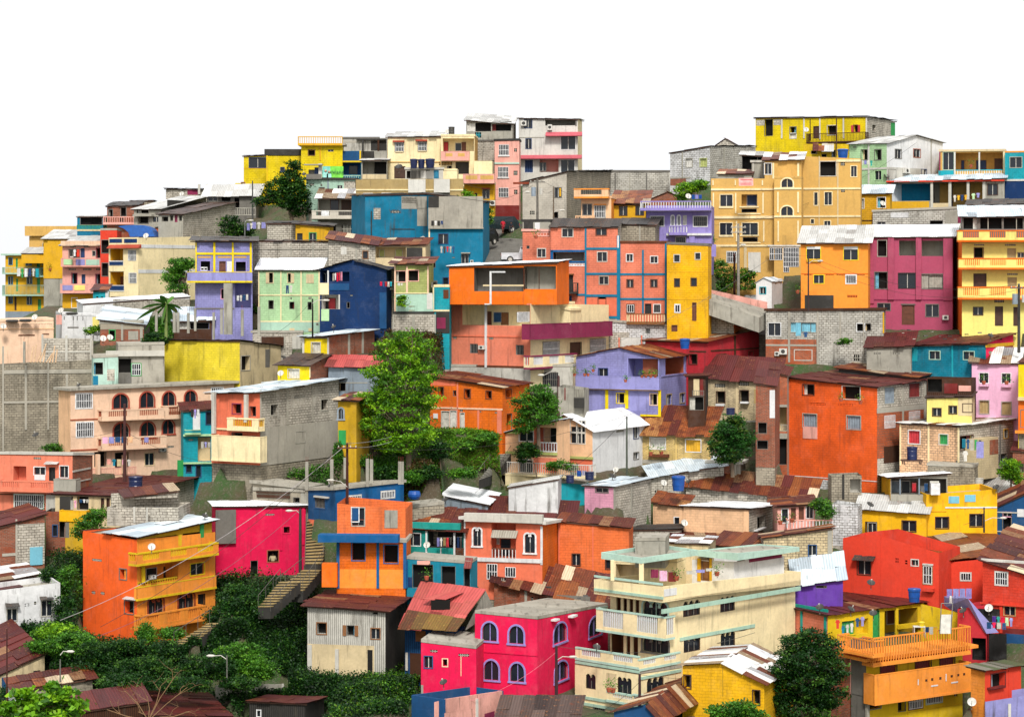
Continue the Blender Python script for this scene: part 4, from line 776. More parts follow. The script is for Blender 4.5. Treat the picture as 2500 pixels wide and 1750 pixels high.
H('house','turquoise block house with laundry veranda and white posts','house','B2',(1282,1045),(1860,1080),1380,-16,'turq#|brown%',roof='rust',Y=161,d=7,bk=905,oh=.4,
  feats='''b 1265 1012 1830 1070 turq .35; w 1340 1108 1474 1215 white; room 1540 1075 1860 1240 ddark 1.8; rail 1540 1240 1770 1345 turq S; b 1520 1065 1535 1340 white .06; b 1770 1080 1786 1380 white .1; b 1652 1240 1662 1350 white .06; b 1282 1325 1860 1345 white .1; b 1275 1045 1285 1335 white .06; p 1788 1240 1860 1370 brown% .04''')
H('shop','teal ground floor shop with dark doorways under the turquoise veranda house','shop','B2',(1352,1340),(1925,1385),1640,-12,'teal|teal',roof='slab+gray',Y=161.5,d=6,oh=0,down=1,
  feats='o 1400 1385 1590 1600; o 1660 1400 1790 1600; b 1350 1350 1362 1600 blue .06; b 1445 1355 1560 1388 rose .1; p 1360 1500 1400 1590 navy .02; o 1862 1400 1922 1600; aw 1860 1370 1925 1430 .4 pinkr')
H('house','salmon house with white twin arched windows and recessed balcony','house','B2',(1865,985),(2296+272,1030),1600,-14,'coral|orange#',roof='slab+offwhite',Y=160,S=(2296+415,1005),oh=.35,down=1,
  feats='''A 1950 1065 2018 1220 white; A 2412 1112 2502 1282 white; room 2112 1020 2330 1330 coral 1.6; rd 2200 1160 2280 1320 black; rw 2120 1090 2180 1200 gray; aw 2105 1090 2330 1150 .5 cement; rail 2115 1240 2330 1340 white B brown; b 1865 1330 2568 1365 white .12; b 1865 990 1878 1335 white .06; b 2550 1045 2570 1390 white .06; g 2070 1380 2165 1520; g 2235 1410 2330 1500;
  p 1930 1365 2568 1380 coral .02; sl 1865 935 2568 1010 lgray .5''')
H('house','plain orange block wall wing with small square windows','house','C2',(415,1000),(1050,1055),1470,-8,'corange#|corange#',roof='rust',Y=163,d=6,bk=960,oh=.2,feats='w 542 1295 608 1395 dwood; w 842 1350 880 1425 dwood; b 415 1000 425 1380 coral .04; b 720 1040 730 1450 coral .03')
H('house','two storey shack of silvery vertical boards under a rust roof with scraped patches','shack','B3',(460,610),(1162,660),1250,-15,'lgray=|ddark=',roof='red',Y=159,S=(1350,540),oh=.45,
  feats='''o 548 765 630 862 wood; o 812 785 885 880; sh 812 785 885 880 wood; w 1035 815 1110 905 wood; o 1045 660 1095 690; v 548 968 640 1015 brown; v 780 990 840 1025 brown; p 462 960 1060 1250 sand~ .02; d 895 1005 965 1195 lgray; b 460 960 500 1250 lgray~ .08; b 708 1000 740 1290 lgray~ .15; p 1000 1005 1045 1230 black .03''')
H('barn','steep pink and rust roofed barn with propped dormer hatch','barn','B3',(1335,815),(1790,845),1290,-16,'dblue=|dblue=',roof=None,Y=160,d=6,
  feats='p 1430 835 1520 930 wood .04; p 1380 1035 1480 1290 dwood .03; b 1340 1030 1360 1190 lgray .1')
HP = H('apartment_building','hot pink building with lilac trimmed arched windows on both sides','apartment building','C3',(-332,680),(228,735),1480,(-324,1035,-10,1085) if 0 else -24,'hotpink|hotpink',roof='slab+concrete~',Y=157,S=(860,615),oh=0,
  feats='''a -265 760 -135 925 lilac; a -25 790 105 950 lilac; a -250 1100 -120 1275 lilac; a -15 1125 110 1290 lilac; S a 372 765 490 940 lilac; S a 380 1110 500 1280 lilac; S a 690 710 800 880 lilac; b -332 1030 228 1042 magenta .05; S b 395 730 430 745 white .4; S b 548 695 590 712 white .4''')
H('x','','','B3',(1480,940),(1975,1000),1480,-12,'hotpink|hotpink',roof='slab+concrete~',Y=156,d=5,oh=0,into=HP,
  feats='v 1562 1005 1628 1028; v 1815 1040 1912 1065; w 1512 1065 1580 1165 dblue; o 1676 1088 1716 1150 palepeach; b 1835 1060 1842 1240 palepeach .03; p 1480 1320 1500 1400 gray')
H('house','unfinished blue and stained white roofless terrace at the bottom edge','house','B3',(1395,1410),(1690,1450),1760,-35,'dblue|rose~',roof='flat',Y=149,S=(2220,1368) if 0 else (2220,1370),para=.9,feats='S p 2050 1565 2140 1640 maroon; S b 1605 1470 1640 1760 rose .06; S b 1975 1440 1995 1760 offwhite .06; p 1420 1540 1570 1760 dblue .03')
H('roof_shed','brown ribbed hip roof with pale ridge at the bottom edge','shed','C3',(-140,1700),(560,1700),1760,-10,'ddark|ddark',roof='brown',Y=150,d=8,bk=1450,oh=.3)
H('shack','red brick shack with patchwork roof between the pink and salmon buildings','shack','C3',(-160,380),(330,500),640,-18,'brick^|brick^',roof='rust',Y=165,d=6,bk=255,oh=.35,
  feats='b 112 440 135 600 concrete .05; v 172 530 190 565; v 232 540 248 570; v 262 540 276 565; v -110 365 -60 410 gray',pl=1.6)
H('shed_roof','ragged patched rust and white roof beside the cream balconies','shed','C3',(320,505),(880,625),700,-18,'dblock%|dblock%',roof='rust',Y=168,d=7,bk=330,oh=.3,pl=1.4,feats='b 400 520 700 590 dgray .05')
# ======================= third quarter =======================
H('covered_terrace','open roof terrace with steel posts at the very top of the centre skyline','terrace','B0',(1680,110),(1885,125),260,-4,'gray|gray',roof=None,Y=262,d=5,foot=False,down=0,
  feats='p 1690 112 1780 235 steel .01; p 1785 125 1875 210 palepeach .01; b 1676 100 1688 240 dgray .1; b 1775 105 1785 210 dwood .05; b 1870 120 1884 210 sand .05') if 0 else None
H('house','bare concrete storey with shaded gap under a long grey roof on the centre skyline','house','B0',(1885,118),(2300,150),640,-4,'gray~|gray',roof='gray',Y=262,d=7,bk=75,oh=.3,
  feats='o 1890 122 2110 220; o 2115 125 2290 215; v 1965 225 2020 275 cyan; p 1965 300 2140 480 block% .05; v 1965 335 2005 355; b 1960 290 2290 302 dgray .2')
H('apartment_building','narrow pink apartment house with white barred windows near the centre skyline','apartment building','B0',(2140,305),(2360,300),1010,-3,'rose|rose',roof='slab+ddark',Y=258,d=6,oh=.1,
  feats='g 2178 335 2268 432; g 2170 535 2264 628; g 2176 722 2265 808; b 2140 495 2360 510 mint .12; b 2170 432 2275 442 white .12; b 2165 630 2270 638 white .12; p 2140 880 2360 1010 dkred .02; o 2165 905 2200 1000; o 2255 905 2300 1000; v 2315 370 2340 400; v 2310 570 2345 610; v 2315 740 2345 780')
H('house','yellow stair house with pink balcony beside the narrow pink apartment house','house','B0',(1865,690),(2138,690),1010,-3,'gold|gold',roof='slab+cream',Y=250,d=6,oh=.05,
  feats='bal 1855 598 2138 682 1.2 S rose rose; w 2035 745 2090 815 dgray; sl 2025 722 2098 735 tile .3; ac 2098 835 2145 882; o 1960 770 1985 830; p 1880 612 1985 648 tan 1.21; p 2012 612 2130 648 tan 1.21')
H('wall','sloping yellow stair wall rising to the upper street near the centre skyline','wall','B0',(1955,482),(2118,482),700,-3,'cream|cream',roof=None,Y=253,d=3,feats='')
H('apartment_building','tall white house with red tiled ledges crowning the centre skyline','apartment building','C0',(60,100),(590,110),700,-5,'offwhite|cream',roof='white',Y=264,d=7,rise=.3,oh=.3,
  feats='''w 112 102 178 185 navy; ac 80 122 128 166; room 298 108 578 165 gray 2; ac 318 155 358 205; w 125 285 172 370 navy; w 440 262 568 378 white; gal 298 218 625 258 .9 pinkr; gal 68 425 622 462 .9 pinkr; c 115 475 188 585 white navy; w 440 475 560 582 white;
  room 250 470 418 582 rose 1.2; w 252 500 302 570 dgray; b 60 268 290 275 gray .04; b 568 118 580 168 dgray .05''' .replace('gal 298 218 625 258 .9 pinkr','gal 298 218 625 258 .9 pinkt').replace('gal 68 425 622 462 .9 pinkr','gal 68 425 622 462 .9 pinkt'))
H('house','grey block house with black edged gable roof beside the transformer pole','house','C0',(95,675),(490,580),1060,-12,'block#|dblock%',roof='dark',Y=228,S=(900,583),oh=.2,
  feats='w 385 722 442 808 dgray; v 160 930 202 962; o 372 938 415 1000; b 10 672 150 690 rust .3; p 425 725 440 800 gold')
H('block_wall','long weathered block wall with dark doorway running across the centre','wall','C0',(600,583),(1418,585),1000,-2,'lgray%|lgray%',roof='slab+dgray',Y=232,d=4,oh=.05,
  feats='p 602 588 885 725 dgray~; o 682 632 778 725; b 920 590 932 790 dgray .05; b 1050 590 1060 760 gray .04; b 1200 590 1212 790 dgray .05; b 1405 585 1418 790 lgray .05')
H('house','orange house with peach roof balcony and barred window','house','C0',(620,818),(890,818),1110,-7,'peach|lorange',roof='slab+peach',Y=219,d=5,oh=.05,
  feats='bal 555 728 865 815 1.0 M peach lorange ddark; w 636 872 712 965 dgray; g 742 880 835 990 gray; b 735 868 845 878 lorange .15; bal 568 972 740 1050 .6 B peach peach; o 580 1010 700 1020' .replace('; o 580 1010 700 1020',''))
H('house','yellow house with streaky rust roof left of the lilac balustrade house','house','C0',(905,862),(1200,862),1110,-4,'gold|gold',roof='orust',Y=221,d=6,bk=760,oh=.35,feats='w 965 890 1030 968 dwood; w 1112 888 1178 965 dwood; b 905 866 1200 880 dwood .05')
H('brick_house','little red brick gable behind the yellow rust roofed house','house','C0',(1225,835),(1480,800),900,-3,'brick^|brick^',roof='rust',Y=226,d=4,oh=.15,apex=('F',1395,760),foot=False,down=1)
H('house','lilac house with white balustrades and diamond grille windows','house','C0',(1205,905),(1790,905),1225,-3,'lilac|lilac',roof='slab+lilac',Y=218,d=7,oh=0,
  feats='''G 1242 980 1362 1065 white; G 1628 980 1750 1068 white; a 1432 975 1450 1058 white; a 1488 975 1506 1058 white; d 1532 970 1568 1058 offwhite; bal 1150 840 1785 925 1.3 B white lilac; bal 1408 1062 1568 1145 1.2 B white lilac; b 1205 905 1790 935 white .1;
  b 1385 1130 1790 1150 white .3; G 1470 1165 1555 1220 lgray; b 1590 1150 1640 1215 lilac .2; p 1755 1230 1830 1340 lilac .1''')
TB = H('apartment_building','wide tan apartment building with cream rounded window surrounds','apartment building','C0',(1785,640),(2400,640),1500,-5,'tan!|tan!',roof='flat',Y=216,d=4,para=.6,
  feats='''w 1868 785 1978 888 cream; room 2058 782 2200 890 tan 1; rw 2110 790 2195 880 navy; o 2058 910 2196 945; w 1865 1038 1975 1145 cream; w 2065 1038 2205 1145 cream; o 2068 1165 2205 1208; b 1785 728 2400 745 cream .1; b 1785 975 2400 998 cream .12; b 1785 1232 2400 1250 cream .1;
  b 1800 768 1812 950 cream .06; b 2000 768 2012 950 cream .06; b 2245 768 2258 950 cream .06; b 2008 1020 2020 1205 cream .06; b 2252 1020 2264 1205 cream .06; b 1798 655 1808 700 cream .06; b 1998 655 2008 700 cream .06; b 2240 655 2252 700 cream .06; b 2040 888 2212 900 cream .08; b 2025 950 2230 962 cream .08; b 2045 1145 2215 1155 cream .08; b 2025 1212 2230 1222 cream .08;
  b 1855 888 1985 905 cream .08; b 1855 1145 1985 1162 cream .08; g 1928 1295 2012 1392 lgray; p 2118 1300 2230 1480 offwhite .04; b 1830 1250 1870 1400 tan .1; b 2080 1258 2105 1440 sand .1''')
H('x','','','D0',(300,440),(830,462),1240,-2,'tan!|tan!',roof='flat',Y=219,d=6,para=.25,into=TB,
  feats='''o 468 488 608 615 lgray; w 745 528 795 622 cream; v 650 495 690 525; v 655 738 690 762; w 415 765 445 878 cream; w 508 762 572 875 cream; w 385 1005 412 1042 cream; w 505 1020 560 1090 cream; b 300 722 830 738 cream .08; b 300 970 830 985 cream .08; b 455 440 463 1100 sand .03; b 620 470 632 1080 sand .03; b 610 470 830 490 cream .1''')
H('x','','','D0',(-30,475),(300,470),640,-3,'tan|tan',roof='mix',Y=217.5,d=5,bk=415,oh=.3,foot=False,down=1,into=TB,feats='w -30 505 30 600 white; b 262 500 280 685 cream .08; b 40 500 55 640 cream .08')
H('x','','','D0',(55,640),(300,640),1500,-4,'tan!|tan!',roof='slab+tan',Y=214.5,d=3,oh=0,into=TB,
  feats='a 122 640 222 718 cream; a 118 888 222 970 cream; p 128 1145 220 1230 tan .02; b 55 722 300 738 cream .08; b 55 972 300 988 cream .08; b 82 760 96 945 cream .06; b 262 760 278 945 cream .06; b 262 1018 278 1205 cream .06; b 85 1020 98 1205 cream .06; b 0 1235 290 1250 offwhite .1; g 15 1260 130 1370; g 138 1258 278 1430; g 140 1430 190 1480')
H('house','grey hut behind the tan parapet with rust tin roof','hut','C0',(1850,600),(2150,600),660,-3,'gray|gray',roof='rust',Y=228,d=4,bk=565,oh=.2,foot=False)
H('house','small grey plastered room with square window below the yellow ridge house','house','C0',(2150,498),(2400,498),660,-3,'gray|gray',roof='slab+lgray',Y=229,d=4,oh=.15,feats='w 2252 520 2310 600 dgray; b 2158 500 2168 640 lgray .05',foot=False)
H('block_house','white painted block house with sagging roofline on the right ridge','house','C0',(1418,412),(1775,352),700,-30,'white%|lgray%',roof='dark',Y=244,S=(2185,355),oh=.15,
  feats='c 1562 462 1616 535 gray; c 1688 462 1745 530 olive olive; b 1522 400 1532 640 gray .05; b 1418 628 1600 640 gray .05; p 1420 640 1560 700 brick^ .03; S b 1900 360 1912 560 gray .05') 
H('block_house','block gable with red roof end beside the yellow ridge house','house','C0',(1830,345),(2030,345),420,-3,'block%|block%',roof='rust',Y=250,d=7,oh=.15,apex=('F',1915,285),foot=False)
H('shack','open sided shed with tin awning left of the yellow ridge house','shack','C0',(2060,430),(2296,440),620,-3,'dgray|dgray',roof='gray',Y=238,d=3,rise=.5,oh=.3,feats='room 2065 440 2200 560 ddark 1.5; o 2200 445 2290 500',foot=False)
YR = H('house','long bright yellow house with wooden balcony along the right skyline','house','C0',(2185,100),(2296+880,85),720,-22,'yellow#|block%',roof='dark',Y=262,S=(2296+1140,128),oh=.25,
  feats='''o 2262 110 2340 260; p 2190 115 2265 165 block% .02; o 2494 178 2548 235 dgray; c 2494 235 2548 278 offwhite; d 2702 170 2754 280 dwood; o 2830 165 2912 248 lgray; o 3066 162 3100 222 dkred; sh 3062 162 3104 222 crimson; b 2412 110 2425 280 offwhite .06; b 2612 100 2624 280 offwhite .06; b 2755 100 2766 290 offwhite .06; b 2966 90 2978 280 offwhite .06; b 3172 90 3184 260 offwhite .05;
  bal 2640 232 3170 318 1.1 R dwood dwood; p 2345 110 2412 160 block% .02; S o 3230 160 3262 222 gray; S p 3400 140 3436 255 green .03; post 2905 100 2912 500 dwood 1.2; post 2670 110 2676 300 dwood 1.0''')
H('x','','','D0',(320,330),(720,330),470,-2,'gyellow#|gyellow#',roof=None,Y=258,d=3,foot=False,into=YR,
  feats='aw 400 335 500 395 .8 rust; aw 480 335 585 400 .8 gray; o 385 390 440 420; o 480 420 525 460; o 570 385 605 450; b 610 100 616 430 dwood .4')
SN = H('house','salmon narrow end of the teal beamed house under a box hut','house','C0',(95,1115),(345,1118),1560,-12,'salmon#|salmon',roof='slab+rose',Y=206,d=5,oh=.1,
  feats='b 95 1030 345 1115 gray .02; w 130 1240 158 1270; w 230 1270 300 1342 offwhite; w 198 1470 240 1530 dwood; d 252 1035 285 1115 ddark; p 105 1020 190 1112 ddark .04; p 205 1035 250 1110 white .04; rail 205 1118 335 1158 rose B',)
H('x','','','C0',(95,1030),(335,1028),1115,-12,'gray|white',roof='slab+ddark',Y=206.5,d=3,oh=.15,foot=False,down=0,into=SN,feats='o 105 1035 190 1110; w 205 1035 250 1110 white; o 252 1035 282 1110; w 285 1035 330 1110 white')
H('apartment_building','tall salmon block building with painted blue beams on four floors','apartment building','C0',(345,1072),(948,1078),1910,-9,'salmon#|block%',roof='dark',Y=204,S=(1290,1060) if 0 else None,d=7,bk=1010,oh=.15,pl=3,
  feats='''w 452 1090 545 1160 lgray; w 755 1090 845 1145 brown; w 768 1300 850 1380 lgray; room 370 1300 650 1380 ddark 1.2; rw 400 1305 640 1375 dgray; b 345 1280 655 1298 blue .1; b 345 1380 655 1395 blue .1; rail 355 1398 655 1425 white; b 345 1285 368 1400 blue .1; b 652 1075 668 1900 tealt .07; b 940 1150 965 1920 tealt .07;
  b 668 1258 945 1278 tealt .06; b 668 1484 945 1504 tealt .06; b 668 1678 945 1700 tealt .06; b 525 1872 945 1895 tealt .06; b 580 1672 655 1690 tealt .05; w 785 1518 862 1585 gray; o 775 1702 840 1780 brown; d 460 1502 548 1660 black; bal 405 1575 585 1670 .8 R ddark ddark; b 445 1492 550 1502 wood .3; p 945 1150 958 1260 white .08;
  p 478 1690 535 1850 dblue .05; p 525 1890 945 2000 white% .03; p 668 1720 945 1870 coral .01''')
H('block_house','plain grey block upper room right behind the salmon beamed building','house','C0',(955,1048),(1285,1062),1230,-6,'dblock%|dblock%',roof='dark',Y=214,d=4,bk=1005,oh=.15,foot=False,down=0,feats='b 1140 1050 1152 1210 gray .05')
H('apartment_building','lower salmon block half with blue grid beams and slatted gallery','apartment building','C0',(962,1222),(1388,1222),1950,-8,'salmon#|salmon#',roof='slab+brown',Y=203,d=5,oh=.08,
  feats='''w 1028 1318 1082 1380 white; w 1244 1338 1305 1395 white; w 1032 1548 1085 1612 brown; w 1246 1548 1300 1610 brown; b 962 1488 1388 1506 tealt .06; b 1166 1280 1182 1860 tealt .06; b 1370 1222 1386 1940 tealt .07; b 962 1710 1388 1728 tealt .06; g 1032 1770 1095 1840 dwood; d 1192 1760 1250 1850 black; G 1272 1770 1330 1840 white; b 962 1222 972 1900 tealt .06;
  bal 1028 1850 1368 1945 .9 B cream wood; p 980 1940 1380 2040 white% .03; o 1195 1975 1240 2030''')
H('house','bright yellow four storey block house slice with small windows','apartment building','C0',(1390,1232),(1758,1245),2010,-7,'amber#|amber#',roof='slab+dgray',Y=202.5,d=5,oh=.05,
  feats='w 1455 1325 1502 1385 lgray; w 1645 1308 1688 1362 lgray; w 1460 1540 1500 1605 dwood; w 1608 1535 1652 1598 dwood; g 1462 1770 1506 1838 white; d 1615 1750 1655 1915 brown; d 1430 1952 1484 2010 brown; b 1390 1718 1758 1724 gold .03; b 1390 1475 1758 1480 gold .02')
H('block_wall','pale block base wall under the beamed salmon building','wall','C1',(525,470),(1390,545),720,-8,'white%|white%',roof='slab+concrete',Y=200,d=3,oh=.1,feats='o 1200 555 1240 605; p 980 640 1150 740 offwhite .06; b 955 640 965 740 coral .1; b 1158 620 1168 740 coral .1; p 870 590 1050 750 block% .02')
H('house','crimson block house under a wide rusty orange roof with blue tub','house','C1',(1195,665),(1752,680),985,-30,'crimson#|crimson#',roof='orust',Y=193,S=(2215,565),oh=.3,
  feats='o 1590 790 1658 875 dwood; S w 1865 788 1918 872 dwood; S o 2122 765 2162 835 dwood; S b 1995 625 2010 860 dwood .05; S b 1785 740 2215 752 dwood .04; b 1590 758 1740 770 dwood .04',pl=2.4)
H('house','small block and orange lattice room above the crimson house','hut','C1',(1730,425),(1990,425),600,-10,'block%|orange',roof='dark',Y=197,S=(2210,455),oh=.2,feats='S v 2005 455 2150 480 rust; S b 1990 520 2210 530 dorange .03')
H('house','lilac house with long balcony, potted plants and yellow ground floor columns','house','C1',(575,812),(1320,828),1360,-20,'lav#|lav#',roof='orust',Y=187,S=(1575,790),apex=('F',960,735),oh=.25,
  feats='''w 780 918 856 985 navy; room 1035 825 1310 1000 lav 2.0; rw 1045 895 1100 1000 black; rw 1200 925 1300 1000 mint; bal 540 985 1320 1100 .5 S lav lav; b 650 1105 680 1310 yellow .08; b 835 1110 862 1290 yellow .08; b 1015 1112 1042 1275 yellow .08; b 1310 1112 1335 1350 yellow .08; b 650 1100 1335 1112 gold .1; o 940 1140 1008 1225 yellow; o 1240 1145 1302 1242 palepeach; p 720 1140 800 1300 lav .03; p 1045 1135 1230 1300 lav .03;
  S room 1345 820 1550 970 brick 1.8; S w 1385 1150 1430 1240 khaki; S w 1505 1140 1548 1222 khaki; S b 1345 965 1578 975 lav .08; b 1150 1330 1330 1345 yellow .1; b 1030 820 1042 1000 lav .06''')
H('concrete_stairwell','grey concrete retaining wall with steep steps left of the lilac house','retaining wall','C1',(415,1080),(650,1110),1330,-6,'gray~|gray~',roof=None,Y=190,d=4,feats='b 470 1090 480 1200 dkred .05')
H('house','burnt brown brick house with white panelled windows under a dark red roof','house','C1',(1735,985),(2296+60,1030),1390,-14,'sand^|brown^',roof='red',Y=190,d=7,bk=838,oh=.35,
  feats='o 1835 1125 1908 1225 dwood; o 2045 1115 2120 1220 dwood; v 1820 1055 1912 1085; v 2035 1040 2125 1070; sl 1825 1235 1900 1252 white .5; sl 2045 1215 2118 1230 white .5; b 2005 1000 2025 1380 sand .06; p 1735 1380 2356 1420 gray~ .05; p 2170 1100 2240 1230 khaki .03; b 2255 1030 2275 1380 dwood .06')
H('shack','dark recessed shack with railing between the lilac house and the brown brick house','shack','C1',(1580,985),(1735,985),1330,-5,'dwood|ddark',roof='red',Y=195,d=3,feats='p 1628 1010 1680 1160 sand .03; p 1685 1010 1715 1160 dkred .03; rail 1620 1115 1720 1160 dgray R; o 1590 1170 1720 1290')
# ======================= centre right, below =======================
H('house','villa with white sheet roof, peach gable front and arched tall window','house','C2',(402,95),(722,190),560,-30,'peach|white',roof='white+white',Y=180,S=(1240,110),apex=('F',478,48),oh=.35,
  feats='''w 528 100 655 205 offwhite; w 528 205 655 300 offwhite; b 402 418 722 440 olive .15; b 402 440 722 560 coral .02; room 590 440 722 560 brown 1.5; S v 935 165 1005 200 gray; S w 1090 148 1135 255 navy; S w 1090 385 1135 440 dgray; b 575 100 585 300 offwhite .06; b 618 100 628 300 offwhite .06''')
H('house','peach left wing of the white roofed villa with green eave and white balustrade','house','C2',(-60,205),(402,100),560,-26,'peach|peach',roof='zinc',Y=183,d=6,oh=.35,
  feats='''w 68 195 190 280 white; room 190 160 402 372 salmon 1.8; rw 350 125 400 290 black; rw 290 150 345 290 sand; rail 230 290 402 380 white; b -60 380 402 400 olive .15; b -60 195 60 215 olive .2; w 65 450 185 560 white; b 190 430 402 560 salmon .02; bal -130 480 700 600 1.2 R offwhite cream''')
H('house','pale yellow brick house with flower box under a rust patched roof','house','C2',(1110,195),(1780,215),490,-16,'honey^|sand^',roof='orust',Y=181,d=7,bk=5,oh=.4,
  feats='c 1240 255 1375 350 white offwhite; c 1560 270 1692 375 white gold; b 1465 210 1478 480 honey .04; b 1110 455 1780 490 concrete~ .05; b 1140 200 1155 455 sand .05; sl 1225 400 1400 425 brown .4')
H('house','cream garage wall with white rail below the peach villa wing','wall','C2',(-60,590),(470,610),720,-12,'cream~|cream',roof=None,Y=179,d=3)
H('house','white plastered lean-to wall under dark sheet edge beside the turquoise hut','house','C2',(-260,800),(412,820),860,-8,'white~|white',roof=None,Y=174,d=3,down=1,feats='b 330 660 412 700 lgreen .03') if 0 else None
H('white_wall','sloping white plastered stair wall left of the turquoise hut','wall','C2',(-30,700),(412,625),870,-6,'white~|white',roof='gray',Y=174,d=3,oh=.15)
H('house','little turquoise fronted hut with pink block neighbour','house','C2',(412,655),(650,670),860,-8,'mint2|mint2' if 0 else 'turq|turq',roof='slab+gray',Y=170,d=4,oh=.05,feats='p 415 665 650 850 cyan .02; v 340 665 408 700',)
H('house','pink block house with grey block side under a pale zinc roof','house','C2',(652,678),(915,690),870,-28,'pink#|block%',roof='zinc',Y=170.5,S=(1245,620),oh=.25,feats='w 752 705 862 738 dgray; b 652 680 915 692 turq .1; S b 1068 685 1080 960 gray .05; S b 915 690 930 990 gray .05; S v 1225 650 1240 730')
H('block_house','long block wall under the stepped zinc roof behind the white water tank','house','C2',(1250,600),(1900,500),800,-24 if 0 else 12,'block%|block%',roof='zinc',Y=178,d=5,rise=.6,oh=.3,feats='v 1280 720 1345 770')
H('porch','small rooftop porch with brick panel and pale slab on posts','porch','C2',(1760,480),(2050,490),620,-10,'concrete|concrete',roof='slab+lgray',Y=181,d=3,oh=.25,feats='room 1790 480 2010 600 gray 1.5; p 1815 500 1955 590 brick^ .02; post 1750 470 1765 570 concrete .2; post 1995 480 2012 610 concrete .2')
H('house','peach block house with white sheet roof and concave corner','house','C2',(1265,830),(1540,865),1130,-14,'peach#|peach#',roof='orust',Y=172,d=6,bk=765,oh=.3,feats='w 1458 965 1502 1055 white; b 1500 870 1525 1100 peach .04')
H('house','wide peach block house with smooth white sheet roof','house','C2',(1540,862),(2125,890),1150,-18,'peach#|block%',roof='white',Y=173,S=(2470,850),oh=.3,
  feats='b 2078 890 2122 1150 peach .05; S o 2198 955 2268 1070 dgray; S sl 2200 1065 2285 1075 white .3; p 1540 865 1740 1060 peach# .9' .replace('; p 1540 865 1740 1060 peach# .9',''))
H('long_roof','long rust and white sheet roof behind the white roofed peach house','house','C2',(1560,680),(2740,810) if 0 else (2700,800),900,-12,'block%|block%',roof='rust',Y=179,d=8,bk=590,oh=.3)
H('house','pink veranda house with white balustrade right of the white sheet roof','house','D2',(85,870),(420,845),1120,5,'rose|rose',roof='rust',Y=173,d=5,bk=790,oh=.4,
  feats='w 125 890 178 1010 white; d 205 880 250 1000 brown; d 275 870 322 1000 brown; w 345 850 402 970 white; bal 170 985 580 1090 1.2 B white rose')
H('block_house','beige block house below the pink veranda with small shuttered window','house','D2',(-40,1150),(580,1062),1340,6,'sand%|block%',roof='rust',Y=168,d=5,bk=1080,oh=.25,feats='w 365 1215 430 1312 dblue; b 535 1080 575 1300 gray .05')
H('house','violet walled house with pale blue ribbed roof','house','D2',(240,1560),(672,1510),1640,5,'violet|violet',roof='zinc',Y=164,d=8,bk=1330,oh=.3,feats='o 430 1575 528 1600')
H('brick_house','white painted block pier wall left of the orange yellow terraced house','house','D2',(578,838),(805,870),1240,-8,'white%|white%',roof=None,Y=181,d=4,feats='p 580 1220 670 1320 block% .03')
H('house','deep yellow lower wing with pale corrugated roof left of the deep yellow main block','house','D2',(805,880),(1420,925),1135,-8,'amber|amber',roof='gray',Y=183,d=5,bk=790,oh=.3,feats='o 880 1010 972 1118 dwood; w 1205 998 1325 1090 dwood; w 900 1015 970 1115 gray')
DY = H('house','deep yellow main block with glass block parapet panels and corner downpipe','house','D2',(1420,760),(2055,715),1110,14,'amber|amber',roof='flat',Y=184,d=6,para=.5,
  feats='w 1505 965 1618 1062 dwood; w 1812 938 1925 1045 dwood; p 1620 775 1715 838 sky .03; p 1765 762 1862 825 sky .03; b 1590 870 2055 882 white .06; b 1420 905 1600 915 gold .04')
H('x','','','D2',(1100,610),(1610,575),760,14 if 0 else 5,'gray|amber#',roof='white',Y=185,S=(835,545),oh=.35,foot=False,down=1,into=DY,
  feats='room 1105 615 1600 760 dgray 1.8; rw 1110 640 1175 740 steel; rw 1200 640 1270 750 black; rd 1290 650 1330 750 crimson; rw 1370 685 1405 750 white; post 1180 620 1190 760 steel .05; post 1350 610 1362 760 steel .05')
H('block_wall','grey block yard wall behind the yellow rooftop room with hanging plants','wall','D2',(570,600),(840,590),830,6,'dblock%|dblock%',roof=None,Y=187,d=3,feats='b 665 580 685 800 ddark .06; room 735 620 830 740 lgray 1.0')
H('house','blue gabled house with sandy sheet roof at the right edge','house','D2',(2045,870),(2420,700),1200,-6,'dblue|dblue',roof='rust',Y=186,d=7,rise=.8,oh=.2,feats='b 2045 915 2240 925 lgray .05; o 2108 920 2180 1085 dgray; p 2235 890 2300 960 white .03; b 2045 1090 2400 1100 lgray .06; w 2110 920 2180 955 pink')
H('shed_roof','long sandy corrugated roof left of the blue gabled house','shed','D2',(1900,720),(2420,800),840,-18,'gray|gray',roof='gray',Y=189,d=6,bk=640,oh=.2)
H('house','tall orange red house with boarded windows and white painted base','apartment building','D1',(172,998),(980,1085),2030,-32,'dorange#|block%',roof='red',Y=184,S=(1420,1025),oh=.3,
  feats='''o 312 1062 412 1152 dwood; o 668 1078 825 1190 lgray; c 315 1325 436 1440 gray steel; c 708 1342 830 1460 gray steel; p 312 1440 440 1545 rose .05; v 370 1225 515 1245 dorange; v 625 1232 760 1248 dorange; b 172 1898 980 1905 white .03; b 172 1905 600 2030 white% .05;
  S c 1045 1085 1145 1230 gray steel; S c 1265 1050 1370 1172 dgray dkred; S g 1042 1335 1138 1450; S g 1262 1298 1360 1400; S p 980 1300 1420 1700 obrick% .02; S b 980 1255 1420 1300 concrete .04; S b 1205 1060 1220 1400 concrete .05; S b 1400 1040 1420 1680 concrete .05; S p 1040 1610 1175 1760 dwood .03''')
H('house','narrow brick and concrete strip with dark balconies left of the orange red house','house','D1',(62,955),(172,980),1790,-8,'obrick^|gray',roof='red',Y=190,d=5,bk=900,oh=.2,feats='b 62 1240 172 1262 gray .1; room 85 1262 172 1480 sand 1.5; b 62 1500 172 1545 gray .3; o 95 1545 172 1780; b 62 960 80 1790 gray .08; rail 85 1420 170 1475 gray R')
